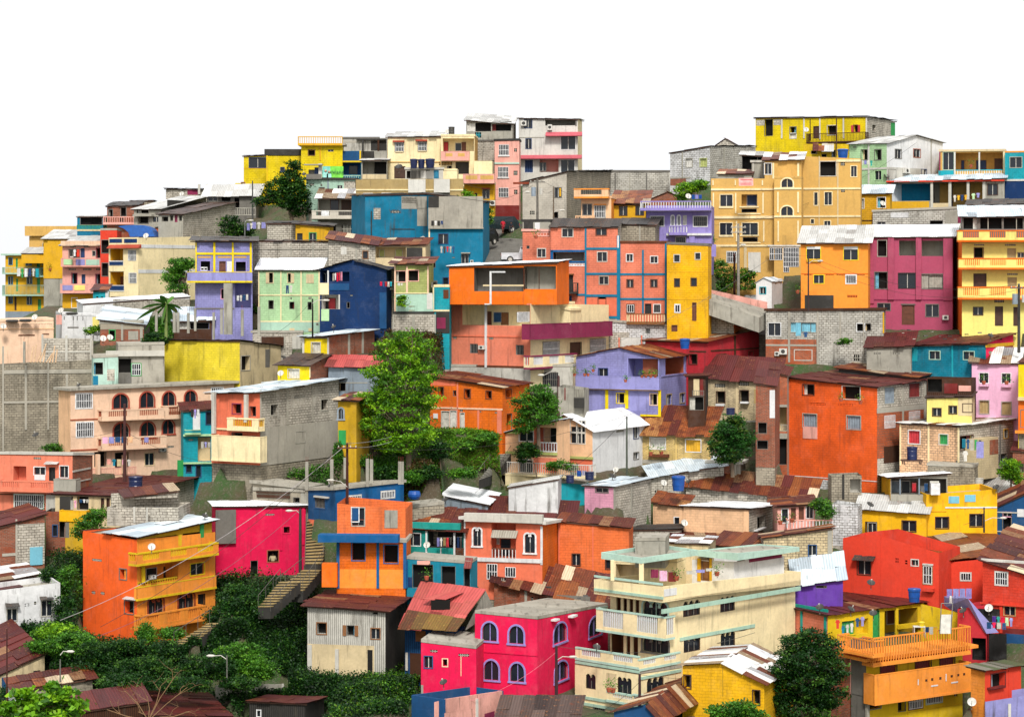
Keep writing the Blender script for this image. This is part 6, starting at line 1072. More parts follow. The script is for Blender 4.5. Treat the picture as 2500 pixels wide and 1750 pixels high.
rs = np.random.RandomState(3); ZZ = ZZ+rs.uniform(-.12, .0, ZZ.shape)
nx, ny = len(GX), len(GY)
gm = bpy.data.meshes.new('hillside')
gm.from_pydata(np.stack([XX.ravel(), YY.ravel(), ZZ], 1).tolist(), [], [(j*nx+i, j*nx+i+1, (j+1)*nx+i+1, (j+1)*nx+i) for j in range(ny-1) for i in range(nx-1)])
# houses whose base hangs above the cut ground stand on concrete foundations
for h in ALLH:
    px_, py_ = np.array([p[0] for p in h.P]), np.array([p[1] for p in h.P]); g = float(ground(px_, py_).min())-.6
    if g < h.zbot-.05:
        mb = MB(); c_ = sum(h.P, Vector((0, 0)))/4; q = [p.lerp(c_, .015) for p in h.P]; zt = h.zbot+.05
        mb.hexa([Vector((*p, max(g, zt-14))) for p in q]+[Vector((*p, zt)) for p in q], wallmat('dblock%' if len(h.P[0]) and random.random() < .5 else 'gray~')); mb.build('foundation', h.root)
gm.materials.append(groundmat()); gm.polygons.foreach_set('use_smooth', [True]*len(gm.polygons))
go = bpy.data.objects.new('hillside', gm); COL.objects.link(go); tag(go, 'steep hillside of soil and weeds under the houses', None, None, 'structure')
def sheet(name, T, pts, Ys, m, lift=.06):
    P = [wpt(*src(T, x, y), Y) for (x, y), Y in zip(pts, Ys)]; mb = MB()
    dn = Vector((0, 0, -max(.3, lift)))
    mb.hexa([P[0]+dn, P[1]+dn, P[2]+dn, P[3]+dn, P[0], P[1], P[2], P[3]], m); o = mb.build(name); tag(o, None, None, None, 'structure'); return o
sheet('street', 'B0', [(1950,1500),(2420,1500),(2420,1040),(2030,1110)], [212,212,234,234], wallmat('dgray#'))
sheet('footpath', 'C1', [(1760,300),(2215,460),(2330,400),(1760,235)], [209,209,214,214], wallmat('gray~'), 1.4)
mb = MB(); a, b, c, d = [wpt(*src('C1', x, y), Y) for x, y, Y in ((1760,262,214.2),(2330,405,214.2),(2330,330,214.2),(1760,205,214.2))]
e = Vector((0, .25, 0)); mb.hexa([a, b, b+e, a+e, d, c, c+e, d+e], wallmat('rose~')); o = mb.build('parapet_wall', None, a); tag(o, 'pink sloping parapet wall above the grey footpath', 'wall')
# ======================= plants =======================
def leafmat():
    if 'leaf' in MATS: return MATS['leaf']
    m, n, b = newmat('leaf'); a = nd(n, 'ShaderNodeAttribute'); a.attribute_name = 'Col'
    n.links.new(a.outputs['Color'], b.inputs['Base Color']); b.inputs['Roughness'].default_value = .5; b.inputs['Specular IOR Level'].default_value = .3
    tr = nd(n, 'ShaderNodeBsdfTranslucent'); n.links.new(a.outputs['Color'], tr.inputs['Color'])
    ms = nd(n, 'ShaderNodeMixShader'); ms.inputs[0].default_value = .35
    n.links.new(b.outputs[0], ms.inputs[1]); n.links.new(tr.outputs[0], ms.inputs[2]); n.links.new(ms.outputs[0], n.nodes['Material Output'].inputs[0])
    MATS['leaf'] = m; return m
GREENS = dict(bright=[(.16,.36,.010),(.08,.22,.010),(.26,.48,.015),(.04,.12,.010)], mid=[(.045,.15,.012),(.08,.24,.016),(.025,.08,.01),(.13,.30,.02)],
  dark=[(.010,.048,.006),(.022,.08,.009),(.006,.026,.005),(.065,.16,.015)], mango=[(.02,.085,.012),(.035,.13,.018),(.014,.05,.01),(.10,.17,.02)],
  grass=[(.09,.26,.012),(.15,.34,.015),(.05,.15,.01),(.18,.26,.03)], dry=[(.12,.07,.02),(.08,.04,.02),(.04,.08,.015),(.15,.10,.04)])
def leaves(name, parent, C, cols, size, org):
    """C: (n,3) leaf positions, one small bent leaf (two triangles pairs) at each"""
    n = len(C); r = rs
    a = r.normal(size=(n, 3)); a[:, 2] *= .45; a /= np.linalg.norm(a, axis=1)[:, None]
    up = r.normal(size=(n, 3)); up[:, 2] = np.abs(up[:, 2])+.5; b = np.cross(a, up); b /= np.linalg.norm(b, axis=1)[:, None]
    s = (size*r.uniform(.6, 1.35, n))[:, None]; w_ = s*.36; dr = np.array([0, 0, -1])*s*.25
    V = np.stack([C-a*s*.5, C+b*w_, C+a*s*.5+dr, C-b*w_], 1).reshape(-1, 3)-np.array(org)
    me = bpy.data.meshes.new(name); me.vertices.add(4*n); me.vertices.foreach_set('co', V.ravel())
    me.loops.add(4*n); me.loops.foreach_set('vertex_index', np.arange(4*n)); me.polygons.add(n)
    me.polygons.foreach_set('loop_start', np.arange(0, 4*n, 4)); me.update(calc_edges=True)
    ca = me.color_attributes.new('Col', 'FLOAT_COLOR', 'POINT'); cc = np.ones((n, 4)); cc[:, :3] = cols
    ca.data.foreach_set('color', np.repeat(cc, 4, 0).ravel()); me.materials.append(leafmat())
    o = bpy.data.objects.new(name, me); COL.objects.link(o)
    if parent: o.parent = parent
    else: o.location = org
    return o
def crown_pts(E, ncl, per, rad):
    """leaf clusters spread through ellipsoids E = [(centre, radii)], thick near the skin, gaps between"""
    P = []; I = []; vol = [e[1][0]*e[1][2] for e in E]; k = 0
    for (c, rr), v in zip(E, vol):
        for _ in range(max(3, int(ncl*v/sum(vol)))):
            d = rs.normal(size=3); d /= np.linalg.norm(d); q = np.array(c)+d*np.array(rr)*(rs.uniform(.35, 1)**.5)*rs.uniform(.85, 1.08)
            R0 = rad*rs.uniform(.6, 1.35); m_ = rs.normal(size=(per, 3))*R0*.5; m_[:, 2] *= .42
            P.append(q+m_); I.append(np.full(per, k)); k += 1
    return np.concatenate(P), np.concatenate(I)
def tree(name, label, cat, T, blobs, base, Y, kind, ncl=200, per=26, rad=.42, size=.16, group=None, trunk=.16, dep=1.0, bark='6a5a48', limbs=True):
    E = []; Y = near(*src(T, *base), Y)
    for bx, by, rx, ry in blobs:
        c = wpt(*src(T, bx, by), Y); k = Y/F_/K; E.append((c+Vector((0, rs.uniform(-.3, .3), 0)), (rx*k, max(rx, ry)*k*dep, ry*k)))
    bp = wpt(*src(T, *base), Y); r = root(name, bp, label, cat, group)
    P, I = crown_pts(E, ncl, per, rad); g = np.array(GREENS[kind]); ci = rs.choice(len(g), I.max()+1, p=[.4, .3, .15, .15])
    cols = g[ci[I]]*rs.uniform(.75, 1.25, (len(I), 1))
    leaves('crown', r, P, cols, size, bp)
    if trunk:
        mb = MB(); bm = simple('bark', bark, .9); top = E[0][0] if len(E) == 1 else sum((e[0] for e in E), Vector())/len(E)
        mid = bp.lerp(top, .45)+Vector((rs.uniform(-.2, .2), 0, 0)); mb.tube(bp-Vector((0, 0, .8)), mid, trunk, trunk*.75, bm, 8); mb.tube(mid, top, trunk*.75, trunk*.4, bm, 7)
        if limbs:
            for c, rr in E:
                for _ in range(3):
                    e = Vector(c)+Vector([rs.uniform(-.7, .7)*q for q in rr]); mb.tube(mid.lerp(top, rs.uniform(0, .6)), e, trunk*.35, trunk*.12, bm, 5)
        mb.build('trunk', r)
    return r
tree('tree','tall bright green tree with airy layered crown left of the orange house','tree','B1',[(1330,640,150,70),(1180,690,90,60),(1500,720,120,70),(1300,820,250,130),(1130,960,170,100),(1500,950,180,110),(1310,1060,300,150),(1050,1180,170,100),(1520,1180,150,110),(1250,1280,340,150),(1080,1430,170,110),(1400,1480,250,150),(1280,1590,230,110)],(1380,1930),180.5,'bright',ncl=760,per=30,rad=.5,size=.21,trunk=.28)
tree('tree','dark green tree below the yellow skyline houses','tree','B0',[(330,545,50,70),(300,640,110,70),(220,720,140,80),(360,760,110,100),(130,800,90,60),(380,880,95,110),(270,850,100,70),(60,850,70,40)],(340,1010),243,'dark',ncl=420,per=30,rad=.6,size=.24,trunk=.22)
tree('tree','rounded tree with leaning trunk beside the cream apartment house','tree','A1',[(1610,720,110,70),(1570,820,100,80),(1690,720,60,55),(1590,930,70,60)],(1690,1000),226,'mid',ncl=220,per=28,rad=.5,size=.2,trunk=.25)
tree('shrub','dark round shrub right of the grey block wall on the upper left','shrub','A1',[(2060,350,90,70),(2080,430,110,50),(2200,420,70,70)],(2070,500),243,'dark',ncl=150,per=24,rad=.5,size=.22,trunk=.1)
tree('tree','dense dark mango tree beside the yellow balcony house at the bottom right','tree','D3',[(400,880,150,70),(250,960,160,90),(500,980,140,100),(350,1080,260,120),(180,1180,170,110),(560,1180,140,120),(350,1270,300,130),(150,1400,160,120),(480,1400,220,130),(320,1540,290,130)],(350,1760),154.5,'dark',ncl=900,per=34,rad=.45,size=.17,trunk=.25)
tree('tree','mango tree with pale young leaves right of the pale yellow brick house','tree','C2',[(1990,100,90,60),(1950,190,150,90),(2060,260,100,90),(1860,300,110,100),(2000,360,150,90),(1940,430,120,60)],(1980,520),176,'mango',ncl=400,per=30,rad=.42,size=.2,trunk=.18)
tree('tree','round light green tree below the barred window of the salmon house','tree','C1',[(230,1130,120,80),(130,1230,120,90),(300,1240,120,90),(220,1340,190,90),(110,1420,110,80)],(240,1560),182,'mid',ncl=360,per=30,rad=.45,size=.17,trunk=.18)
tree('tree','broad leaved tree poking up at the bottom edge beside the yellow block house','tree','C3',[(1900,1560,150,60),(2060,1520,120,70),(2150,1600,120,60),(1980,1640,250,60)],(2000,1760),149,'mid',ncl=260,per=26,rad=.4,size=.18,trunk=.15)
tree('tree','small bright tree beside the cream laundry house at the right edge','tree','D2',[(2180,490,80,60),(2170,570,110,60),(2260,640,60,40)],(2180,690),189,'bright',ncl=140,per=26,rad=.4,size=.18,trunk=.1)
tree('shrub','leafy shrub growing over the amber balcony below the dark red roof','shrub','A2',[(880,1400,90,60),(800,1470,110,70),(730,1550,70,60)],(800,1640),172.5,'mid',ncl=170,per=26,rad=.4,size=.16,trunk=.08)
tree('shrub','sprawling vine on the brick corner right of the long block wall','vine','C0',[(1640,700,110,50),(1560,740,100,60),(1700,690,70,40),(1540,810,60,30)],(1600,850),231,'bright',ncl=150,per=22,rad=.5,size=.2,trunk=0)
tree('shrub','small round tree in front of the lilac house steps','shrub','C0',[(1730,1160,75,45),(1720,1200,90,40)],(1730,1260),213,'mid',ncl=90,per=24,rad=.4,size=.18,trunk=.08)
tree('garden','flower garden slope right of the bright yellow block house','garden','C0',[(1840,1400,60,40),(1900,1440,60,40),(1820,1480,60,60),(1950,1520,90,60),(2060,1500,90,60),(2130,1500,60,50),(1900,1600,130,50),(2090,1590,110,50)],(1950,1640),213,'mid',ncl=260,per=22,rad=.4,size=.18,trunk=0)
tree('shrub','yellow green shrub behind the khaki apartment block','shrub','B0',[(1860,780,85,40),(1900,800,60,30)],(1860,850),241,'bright',ncl=80,per=22,rad=.45,size=.2,trunk=.06)
tree('papaya','small papaya tree in front of the peach villa balcony','papaya tree','C2',[(140,330,80,40),(90,390,60,40),(200,390,50,40),(100,440,30,30)],(230,560),178,'dark',ncl=90,per=22,rad=.35,size=.2,trunk=.06)
tree('vine','leafy vine hanging on the white rail of the peach villa','vine','C2',[(440,490,130,35),(370,510,60,40),(520,520,80,35)],(440,580),178,'mid',ncl=110,per=24,rad=.3,size=.14,trunk=0)
tree('hanging_plant','hanging plant below the olive house windows','plant','B1',[(1310,290,35,30),(1310,340,42,20)],(1310,370),198.3,'bright',ncl=40,per=22,rad=.3,size=.16,trunk=0)
tree('shrub','green shrub behind the pink veranda house balcony','shrub','D2',[(480,850,80,50),(520,910,70,50)],(490,980),172,'mid',ncl=110,per=24,rad=.4,size=.16,trunk=.06)
tree('shrub','weed tuft sprouting from the grey block wall with a pipe below','weed','D1',[(690,670,45,28),(650,690,30,12)],(700,710),202,'mid',ncl=40,per=22,rad=.3,size=.15,trunk=0)
tree('shrub','garden shrubs in front of the banana plant','shrub','A1',[(1370,1370,70,40),(1420,1400,80,40),(1340,1410,50,30)],(1390,1450),203,'dark',ncl=110,per=24,rad=.4,size=.2,trunk=0)
tree('shrub','bright shrub in front of the small whitewashed house','shrub','A1',[(820,1310,50,30),(860,1300,40,25)],(830,1360),207,'bright',ncl=50,per=22,rad=.4,size=.18,trunk=.04)
tree('shrub','dark shrub with dead stems on the slope below the low orange house','shrub','B2',[(1660,380,90,70),(1640,320,60,40)],(1660,460),183,'dark',ncl=90,per=24,rad=.4,size=.18,trunk=.05)
tree('shrub','leafy bushes at the bend of the narrow villa steps','shrub','B2',[(1900,320,80,40),(2080,250,100,40)],(1960,370),186,'mid',ncl=90,per=24,rad=.4,size=.18,trunk=0)
for x, y, rx, ry, Y, kd, lab in [(1400,600,90,60,175.9,'mid','low bush above the squat blue tub'),(1560,560,110,60,179,'dark','dark bush in the middle of the bare bank'),(1700,600,100,55,178,'bright','bright weeds at the right end of the bare bank'),(1850,560,110,50,180.5,'mid','leafy bush above the tarpaulin roofed lean-to'),(1180,560,120,60,180,'dark','dark bush behind the terrace columns')]:
    tree('bush', lab, 'bush', 'B2', [(x, y, rx, ry), (x-rx*.6, y+ry*.4, rx*.5, ry*.6), (x+rx*.6, y+ry*.3, rx*.45, ry*.7)], (x, y+ry), Y, kd, ncl=80, per=26, rad=.45, size=.17, group='bushes on the bare bank', trunk=0, dep=.7)
tree('ivy','ivy on the retaining wall between the peach and orange houses','ivy','A2',[(560,790,100,40),(470,800,80,30),(640,810,60,25)],(560,850),188,'mid',ncl=120,per=24,rad=.4,size=.16,trunk=0)
tree('tree','dark tree hiding the top end of the tan street above the teal street house','tree','B0',[(2060,940,40,50),(2070,1010,40,50)],(2060,1080),222,'mid',ncl=60,per=22,rad=.4,size=.2,trunk=.06)
# overgrown ravine at the lower left: separate bushes one can tell apart
for i, (x, y, rx, ry, Y, kd, lab) in enumerate([
 (520,840,210,70,158,'bright','bright creeper heap over the wall below the white stained house'),
 (380,960,130,50,157.5,'mid','creeper strand hanging onto the collapsed rust roof shack'),
 (640,960,260,110,157,'mid','large bush below the left corner of the tall orange house'),
 (900,1030,200,110,156,'dark','dark bush in front of the orange house foundation'),
 (1310,850,60,90,159,'mid','slim upright shrub against the orange house wall'),
 (1150,960,150,60,157,'dark','dark bush under the slim upright shrub'),
 (1540,850,90,45,159,'mid','small spreading tree against the orange parapet'),
 (1500,1010,170,90,157,'dark','dark bush left of the lower stone steps'),
 (620,380,80,170,168,'mid','ivy curtain on the bank left of the tall orange house'),
 (600,620,100,110,165,'dark','dark ivy mass right of the white stained house'),
 (450,330,60,60,169,'dark','dark weeds above the white stained house'),
 (2110,520,150,110,163,'dark','dark tree below the magenta house door'),
 (2050,700,210,110,162,'dark','wide dark tree right of the orange house steps'),
 (2240,620,110,140,161,'dark','dark bush beside the middle stone steps'),
 (1850,1150,260,130,153,'dark','dark bank of bushes right of the street lamp'),
 (2150,1050,220,130,155,'mid','leafy bank below the wide dark tree'),
 (1300,1160,260,110,154,'dark','dark bank of bushes behind the bare branches'),
 (850,1180,220,100,155,'dark','dark bush row above the low patchy shed'),
 (1150,1290,260,70,151,'dark','low dark bushes directly behind the bottom sheds'),
 (1650,1310,240,60,150,'dark','low weeds behind the wide brown shed roof'),
 (2260,1180,200,110,154,'mid','leafy mound left of the silvery board shack base'),
 (2150,1300,170,60,152,'dark','dark weeds above the mossy garden wall')]):
    tree('bush', lab, 'bush', 'A3', [(x, y, rx, ry), (x-rx*.5, y+ry*.35, rx*.5, ry*.6), (x+rx*.45, y+ry*.4, rx*.5, ry*.6)], (x, y+ry), Y, kd, ncl=int(40+rx*ry/110), per=30, rad=.42, size=.15, group='bushes in the lower left ravine', trunk=0, dep=.7)
tree('broadleaf_plant','large leaved bright plant in the bottom left corner','plant','A3',[(440,1330,50,30),(220,1400,80,40),(560,1400,130,50),(420,1450,160,50),(650,1490,100,40),(200,1510,140,50),(60,1520,60,60),(520,1560,200,40),(300,1590,240,40)],(400,1700),139,'bright',ncl=150,per=16,rad=.5,size=.42,trunk=.06)
# banana plant
bp = wpt(*src('A1', 1490, 1330), 205.5); r = root('banana_plant', bp, 'banana plant with torn arching leaves above the warped zinc roof', 'banana plant')
mb = MB(); mb.tube(bp-Vector((0,0,1)), bp+Vector((0,0,3.2)), .16, .1, simple('bark', '7a8a4a', .9), 8); mb.build('stem', r)
for tx, ty, w0 in ((1435,1000,.35),(1560,1010,.45),(1360,1040,.4),(1260,1120,.35),(1215,1225,.35),(1640,1130,.35),(1600,1170,.35),(1290,1330,.3),(1450,1270,.4),(1545,1290,.35)):
    tip = wpt(*src('A1', tx, ty), 205.5+random.uniform(-1, 1)); s0 = bp+Vector((0, 0, 2.6)); mid = s0.lerp(tip, .55)+Vector((0, 0, .55))
    mb = MB(); mb.col = True; n_ = 9; g = random.choice([(.06,.17,.02),(.10,.24,.03),(.035,.11,.015)]); prev = None
    for i in range(n_+1):
        t = i/n_; p = s0*(1-t)**2+mid*2*t*(1-t)+tip*t*t; wd = w0*math.sin(math.pi*min(1, .08+t*.95))**.7
        sdv = (tip-s0).cross(Vector((0, .3, 1))).normalized(); a, b, c = p+sdv*wd-Vector((0,0,wd*.35)), p, p-sdv*wd-Vector((0,0,wd*.35))
        if prev:
            for q0, q1, r1, r0 in ((prev[0], prev[1], b, a), (prev[1], prev[2], c, b)): mb.poly([q0, q1, r1, r0], leafmat(), None, (*g, 1))
        prev = (a, b, c)
    mb.build('leaf', r)
# bare branches at the bottom
bp = wpt(*src('A3', 1330, 1640), 138); r = root('bare_branches', bp, 'bare twisted branches with curled dead leaves rising at the bottom edge', 'branches')
mb = MB(); bm = simple('twig', '8a6a48', .9)
def twig(a, b, r0, dpt):
    a = Vector(a); b = Vector(b); m1 = a.lerp(b, .5)+Vector((random.uniform(-.12, .12), 0, random.uniform(-.1, .15)))
    mb.tube(a, m1, r0, r0*.8, bm, 5); mb.tube(m1, b, r0*.8, r0*.55, bm, 5)
    if dpt:
        for _ in range(2):
            e = b+Vector((random.uniform(-.7, .7), random.uniform(-.3, .3), random.uniform(-.1, .7))); twig(m1.lerp(b, random.uniform(.3, 1)), e, r0*.5, dpt-1)
for x, y in ((1320,1420),(1570,1240),(1440,1340),(1680,1340),(1130,1380),(960,1540),(1240,1560),(1560,1600),(1700,1560)):
    e = wpt(*src('A3', x, y), 138); twig(bp, e, .035, 2)
mb.build('branch', r)
# undergrowth and grass over the bare slopes
def cover(name, label, T, poly, kind, n, size, h=.5, Yr=(140, 215)):
    P = [src(T, *p) for p in poly]; us = [p[0] for p in P]; vs_ = [p[1] for p in P]
    U = rs.uniform(min(us), max(us), n*3); V_ = rs.uniform(min(vs_), max(vs_), n*3); k = in_poly(U, V_, P); U, V_ = U[k][:n], V_[k][:n]
    # walk each sight line out to where it meets the hillside
    Yc = np.full(len(U), float(Yr[0])); done = np.zeros(len(U), bool)
    for _ in range(int((Yr[1]-Yr[0])/.7)):
        g = ground((U-CX)/F_*Yc, Yc); z = CZ-(V_-HZ)/F_*Yc; done |= (g >= z); Yc = np.where(done, Yc, Yc+.7)
        if done.all(): break
    U, V_, Yc = U[done], V_[done], Yc[done]; X = (U-CX)/F_*Yc
    per = 9; X = np.repeat(X, per)+rs.normal(size=len(X)*per)*.3; Yc = np.repeat(Yc, per)+rs.normal(size=len(Yc)*per)*.3
    Z = ground(X, Yc)+rs.uniform(0, h, len(X))*rs.uniform(.2, 1, len(X))
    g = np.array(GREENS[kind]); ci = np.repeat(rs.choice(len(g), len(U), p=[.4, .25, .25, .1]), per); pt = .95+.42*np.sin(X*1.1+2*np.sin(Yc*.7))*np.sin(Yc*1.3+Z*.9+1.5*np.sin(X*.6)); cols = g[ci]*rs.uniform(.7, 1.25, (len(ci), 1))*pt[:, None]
    o = leaves(name, None, np.stack([X, Yc, Z], 1), cols, size, (0, 0, 0)); tag(o, label, 'undergrowth', None, 'stuff')
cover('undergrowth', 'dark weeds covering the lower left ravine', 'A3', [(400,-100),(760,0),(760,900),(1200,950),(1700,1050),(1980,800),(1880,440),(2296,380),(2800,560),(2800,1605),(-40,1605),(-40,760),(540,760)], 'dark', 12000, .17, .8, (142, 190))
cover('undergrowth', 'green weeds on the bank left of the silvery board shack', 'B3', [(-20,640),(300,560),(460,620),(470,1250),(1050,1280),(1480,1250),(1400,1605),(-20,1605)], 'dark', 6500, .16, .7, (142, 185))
cover('grass', 'bright grass on the slope right of the tall bright tree', 'B2', [(1560,150),(1900,160),(2290,250),(2200,480),(1830,640),(1500,780),(1340,640),(1500,420)], 'grass', 3000, .15, .28, (165, 205))
cover('rubble_weeds', 'weeds and dry litter on the bank above the veranda roofs', 'B2', [(1340,600),(1700,500),(2200,520),(2296,720),(1850,830),(1340,880)], 'dry', 1500, .16, .3, (165, 205))
cover('grass', 'low green weeds on the bank above the veranda roofs', 'B2', [(1340,600),(1700,500),(2200,520),(2296,720),(1850,830),(1340,880)], 'grass', 1500, .15, .3, (165, 205))
cover('grass', 'bright weeds on the lower bank below the silvery board shack', 'B3', [(1040,1150),(1480,1250),(1400,1480),(700,1620),(900,1400)], 'grass', 1800, .14, .5, (142, 180))
cover('dry_brush', 'dry brown brush heap below the big tree', 'B2', [(1340,640),(1500,480),(1720,640),(1560,760),(1340,740)], 'dry', 900, .18, .5, (165, 200))
cover('undergrowth', 'dark bushes behind the terrace of concrete columns', 'B2', [(300,420),(1340,420),(1340,640),(300,640)], 'mid', 2600, .16, .9, (165, 200))
cover('undergrowth', 'scrub between the salmon house and the orange house', 'B1', [(1040,520),(1730,560),(1730,960),(1560,960),(1040,900)], 'dry', 1200, .18, .5, (165, 215))
cover('undergrowth', 'weeds between the shacks on the upper left', 'A1', [(1250,1280),(1900,1250),(2296,1330),(2296,1400),(1470,1400),(1270,1420)], 'mid', 1200, .2, .5, (185, 240))
# ======================= things =======================
def W(T, x, y, Y): u, v = src(T, x, y); return wpt(u, v, near(u, v, Y))
PX = lambda Y: Y/F_/K                      # metres per tile pixel at depth Y
def dish(T, x, y, r, Y, label, col='offwhite', az=-20, el=30, poley=None):
    c = W(T, x, y, Y); R_ = r*PX(Y); py = poley if poley else y+r*1.5; b = W(T, x, py, Y)
    ro = root('satellite_dish', b, label, 'satellite dish', 'satellite dishes on roofs and walls')
    d = Vector((math.sin(R(az))*math.cos(R(el)), -math.cos(R(az))*math.cos(R(el)), math.sin(R(el)))); x_ = d.cross(Vector((0, 0, 1))).normalized(); y_ = x_.cross(d)
    m = pm(col, .5); mb = MB(); n = 18; rings = [[c+d*(-R_*.3*(1-k*k))*1.0+(x_*math.cos(t)+y_*math.sin(t))*R_*k for t in [2*math.pi*i/n for i in range(n)]] for k in (.02, .35, .7, 1)]
    for a, e in zip(rings[:-1], rings[1:]):
        for i in range(n):
            q = [a[i], a[(i+1) % n], e[(i+1) % n], e[i]]; mb.poly(q, m); mb.poly([p-d*.02 for p in q[::-1]], m)
    mb.build('dish', ro)
    f = c+d*R_*.75; mb = MB(); g = pm('dgray'); mb.tube(c-y_*R_*.85, f, .018, .014, g, 5); mb.build('arm', ro)
    mb = MB(); mb.tube(f+d*.06, f-d*.08, .05, .035, pm('lgray'), 8); mb.build('receiver', ro)
    mb = MB(); k = c-d*R_*.32; mb.tube(k, Vector((k.x, k.y, min(k.z, b.z+.02)+.0)), .03, .03, g, 6) if k.z-b.z > .05 else None
    mb.tube(Vector((k.x, k.y, b.z-.1)), k, .03, .03, g, 6); mb.build('pole', ro)
def tank(T, x0, y0, x1, y1, Y, label, col='bluetub', style='tub'):
    b = W(T, (x0+x1)/2, y1, Y); w_ = (x1-x0)*PX(Y)/2; h = (y1-y0)*PX(Y); ro = root('water_tank', b, label, 'water tank', 'water tanks on roofs'); m = simple('tank_'+col, PAL[col], .35)
    if style == 'tub': prof = [(0, 0), (w_*.78, 0), (w_*.84, h*.33), (w_*.87, h*.35), (w_*.92, h*.8), (w_, h*.84), (w_, h*.97), (w_*.94, h)]
    elif style == 'drum': prof = [(0, 0), (w_*.92, 0), (w_*.92, h*.28), (w_*.96, h*.3), (w_*.92, h*.34), (w_*.92, h*.62), (w_*.96, h*.64), (w_*.92, h*.68), (w_*.95, h*.86), (w_, h*.88), (w_, h*.93)]
    else: prof = [(0, 0), (w_*.7, 0), (w_*.97, h*.3), (w_, h*.55), (w_*.86, h*.85)]
    mb = MB(); mb.lathe(b, prof, m, 20); mb.build('tank_body', ro, smooth=False)
    mb = MB(); z = prof[-1][1]; r_ = prof[-1][0]; mb.lathe(b, [(r_, z), (r_*.97, z+h*.03), (r_*.3, z+h*.07), (0, z+h*.075)], m, 20); mb.build('lid', ro)
tank('A2',1150,1050,1283,1180,173,'dark navy water tank on a block rooftop below the peach house','navytub','drum')
tank('C2',1425,585,1560,725,171.5,'big blue lidded water tank on the white sheet roof','bluetub','tub')
tank('C1',1500,645,1600,740,189,'blue tapered tub on the crimson house roof edge','bluetub','tub')
tank('D2',1243,328,1342,447,190,'navy tank with white leaf mark on a low wooden stand','navytub','drum')
tank('D3',1252,455,1372,575,163,'open blue tub at the corner of the rust roof terrace house','bluetub','tub')
tank('D0',620,378,722,462,238,'round blue tank beside the laundry porch of the yellow ridge house','bluetub','tub')
tank('B2',1362,718,1478,800,172,'squat blue tub beside the dry brush heap','bluetub','bowl')
tank('C2',480,580,562,655,171,'navy tank on the turquoise hut, left of its neighbour','navytub','drum')
tank('C2',650,548,740,628,171.5,'navy tank on the pink block house beside the pale roof','navytub','drum')
tank('C1',1918,1268,2002,1330,181,'small navy tank behind the mango tree','navytub','drum')
tank('B0',1380,468,1450,548,242,'dark blue square-shouldered tank, leftmost of the row near the skyline','navytub','tub')
tank('B0',1450,470,1515,548,242.3,'dark blue tank, middle of the row near the skyline','navytub','tub')
tank('B0',1518,466,1606,546,242,'dark blue tank, largest and rightmost of the skyline row','navytub','tub')
tank('B0',1725,175,1782,245,260,'black lidded tank under the open skyline terrace','ddark','drum')
tank('A1',588,1145,700,1170,207,'low black tank on the small whitewashed house','ddark','bowl')
tank('A1',50,1210,168,1240,203,'low black tank, left one on the peach terrace','ddark','bowl')
tank('A1',172,1205,285,1235,203,'low black tank, right one on the peach terrace','ddark','bowl')
tank('A2',1330,1315,1475,1358,172,'dark water basin inside the block rooftop enclosure','navytub','bowl')
tank('D2',1835,610,1935,660,189,'pale concrete cistern behind the deep yellow house','lgray','drum')
for a in [('A1',547,1128,27,206,'white dish above the small whitewashed house, highest of that roof'),('A1',311,1188,27,203,'white dish on the peach balustrade terrace at the far left'),('A1',30,1270,27,202,'white dish cut by the left picture edge'),
 ('A1',925,1380,30,203,'white dish, left of the pair below the brick shack'),('A1',987,1370,28,203,'white dish, right of the pair below the brick shack'),('A1',1308,460,25,236,'white dish on the flat roof of the cream apartment house'),('A1',1630,85,22,272,'white dish on the left skyline ridge beside the black roofed block house'),
 ('A3',1360,80,34,164,'white dish on the yellow balcony of the tall orange house'),('B1',220,957,28,182,'white dish on the lower yellow house'),('B2',1358,852,32,167,'white dish on the wall above the orange block parapet'),('B2',1532,1210,33,160,'white dish on the turquoise veranda house'),
 ('C2',930,535,28,174,'cream dish at the foot of the villa side wall'),('C2',1362,652,32,172,'white dish left of the big blue tank'),('C2',1548,1012,34,171,'white dish on the peach block house wall'),('C0',1582,796,26,217,'white dish on the lilac balustrade roof'),
 ('D0',342,200,24,260,'white dish at the left end of the wooden balcony'),('D0',1030,860,27,220.5,'white dish on the small amber house'),('D3',1980,628,38,162.5,'white dish in front of the violet slanted stair'),('D3',1828,1470,40,157,'large white dish on the orange wall at the bottom right'),
 ('B0',1492,1178,26,216,'white dish on the big blue house wall'),('B0',1715,215,22,260,'white dish beside the black tank on the skyline terrace')]: dish(*a, az=random.uniform(-35, 25))
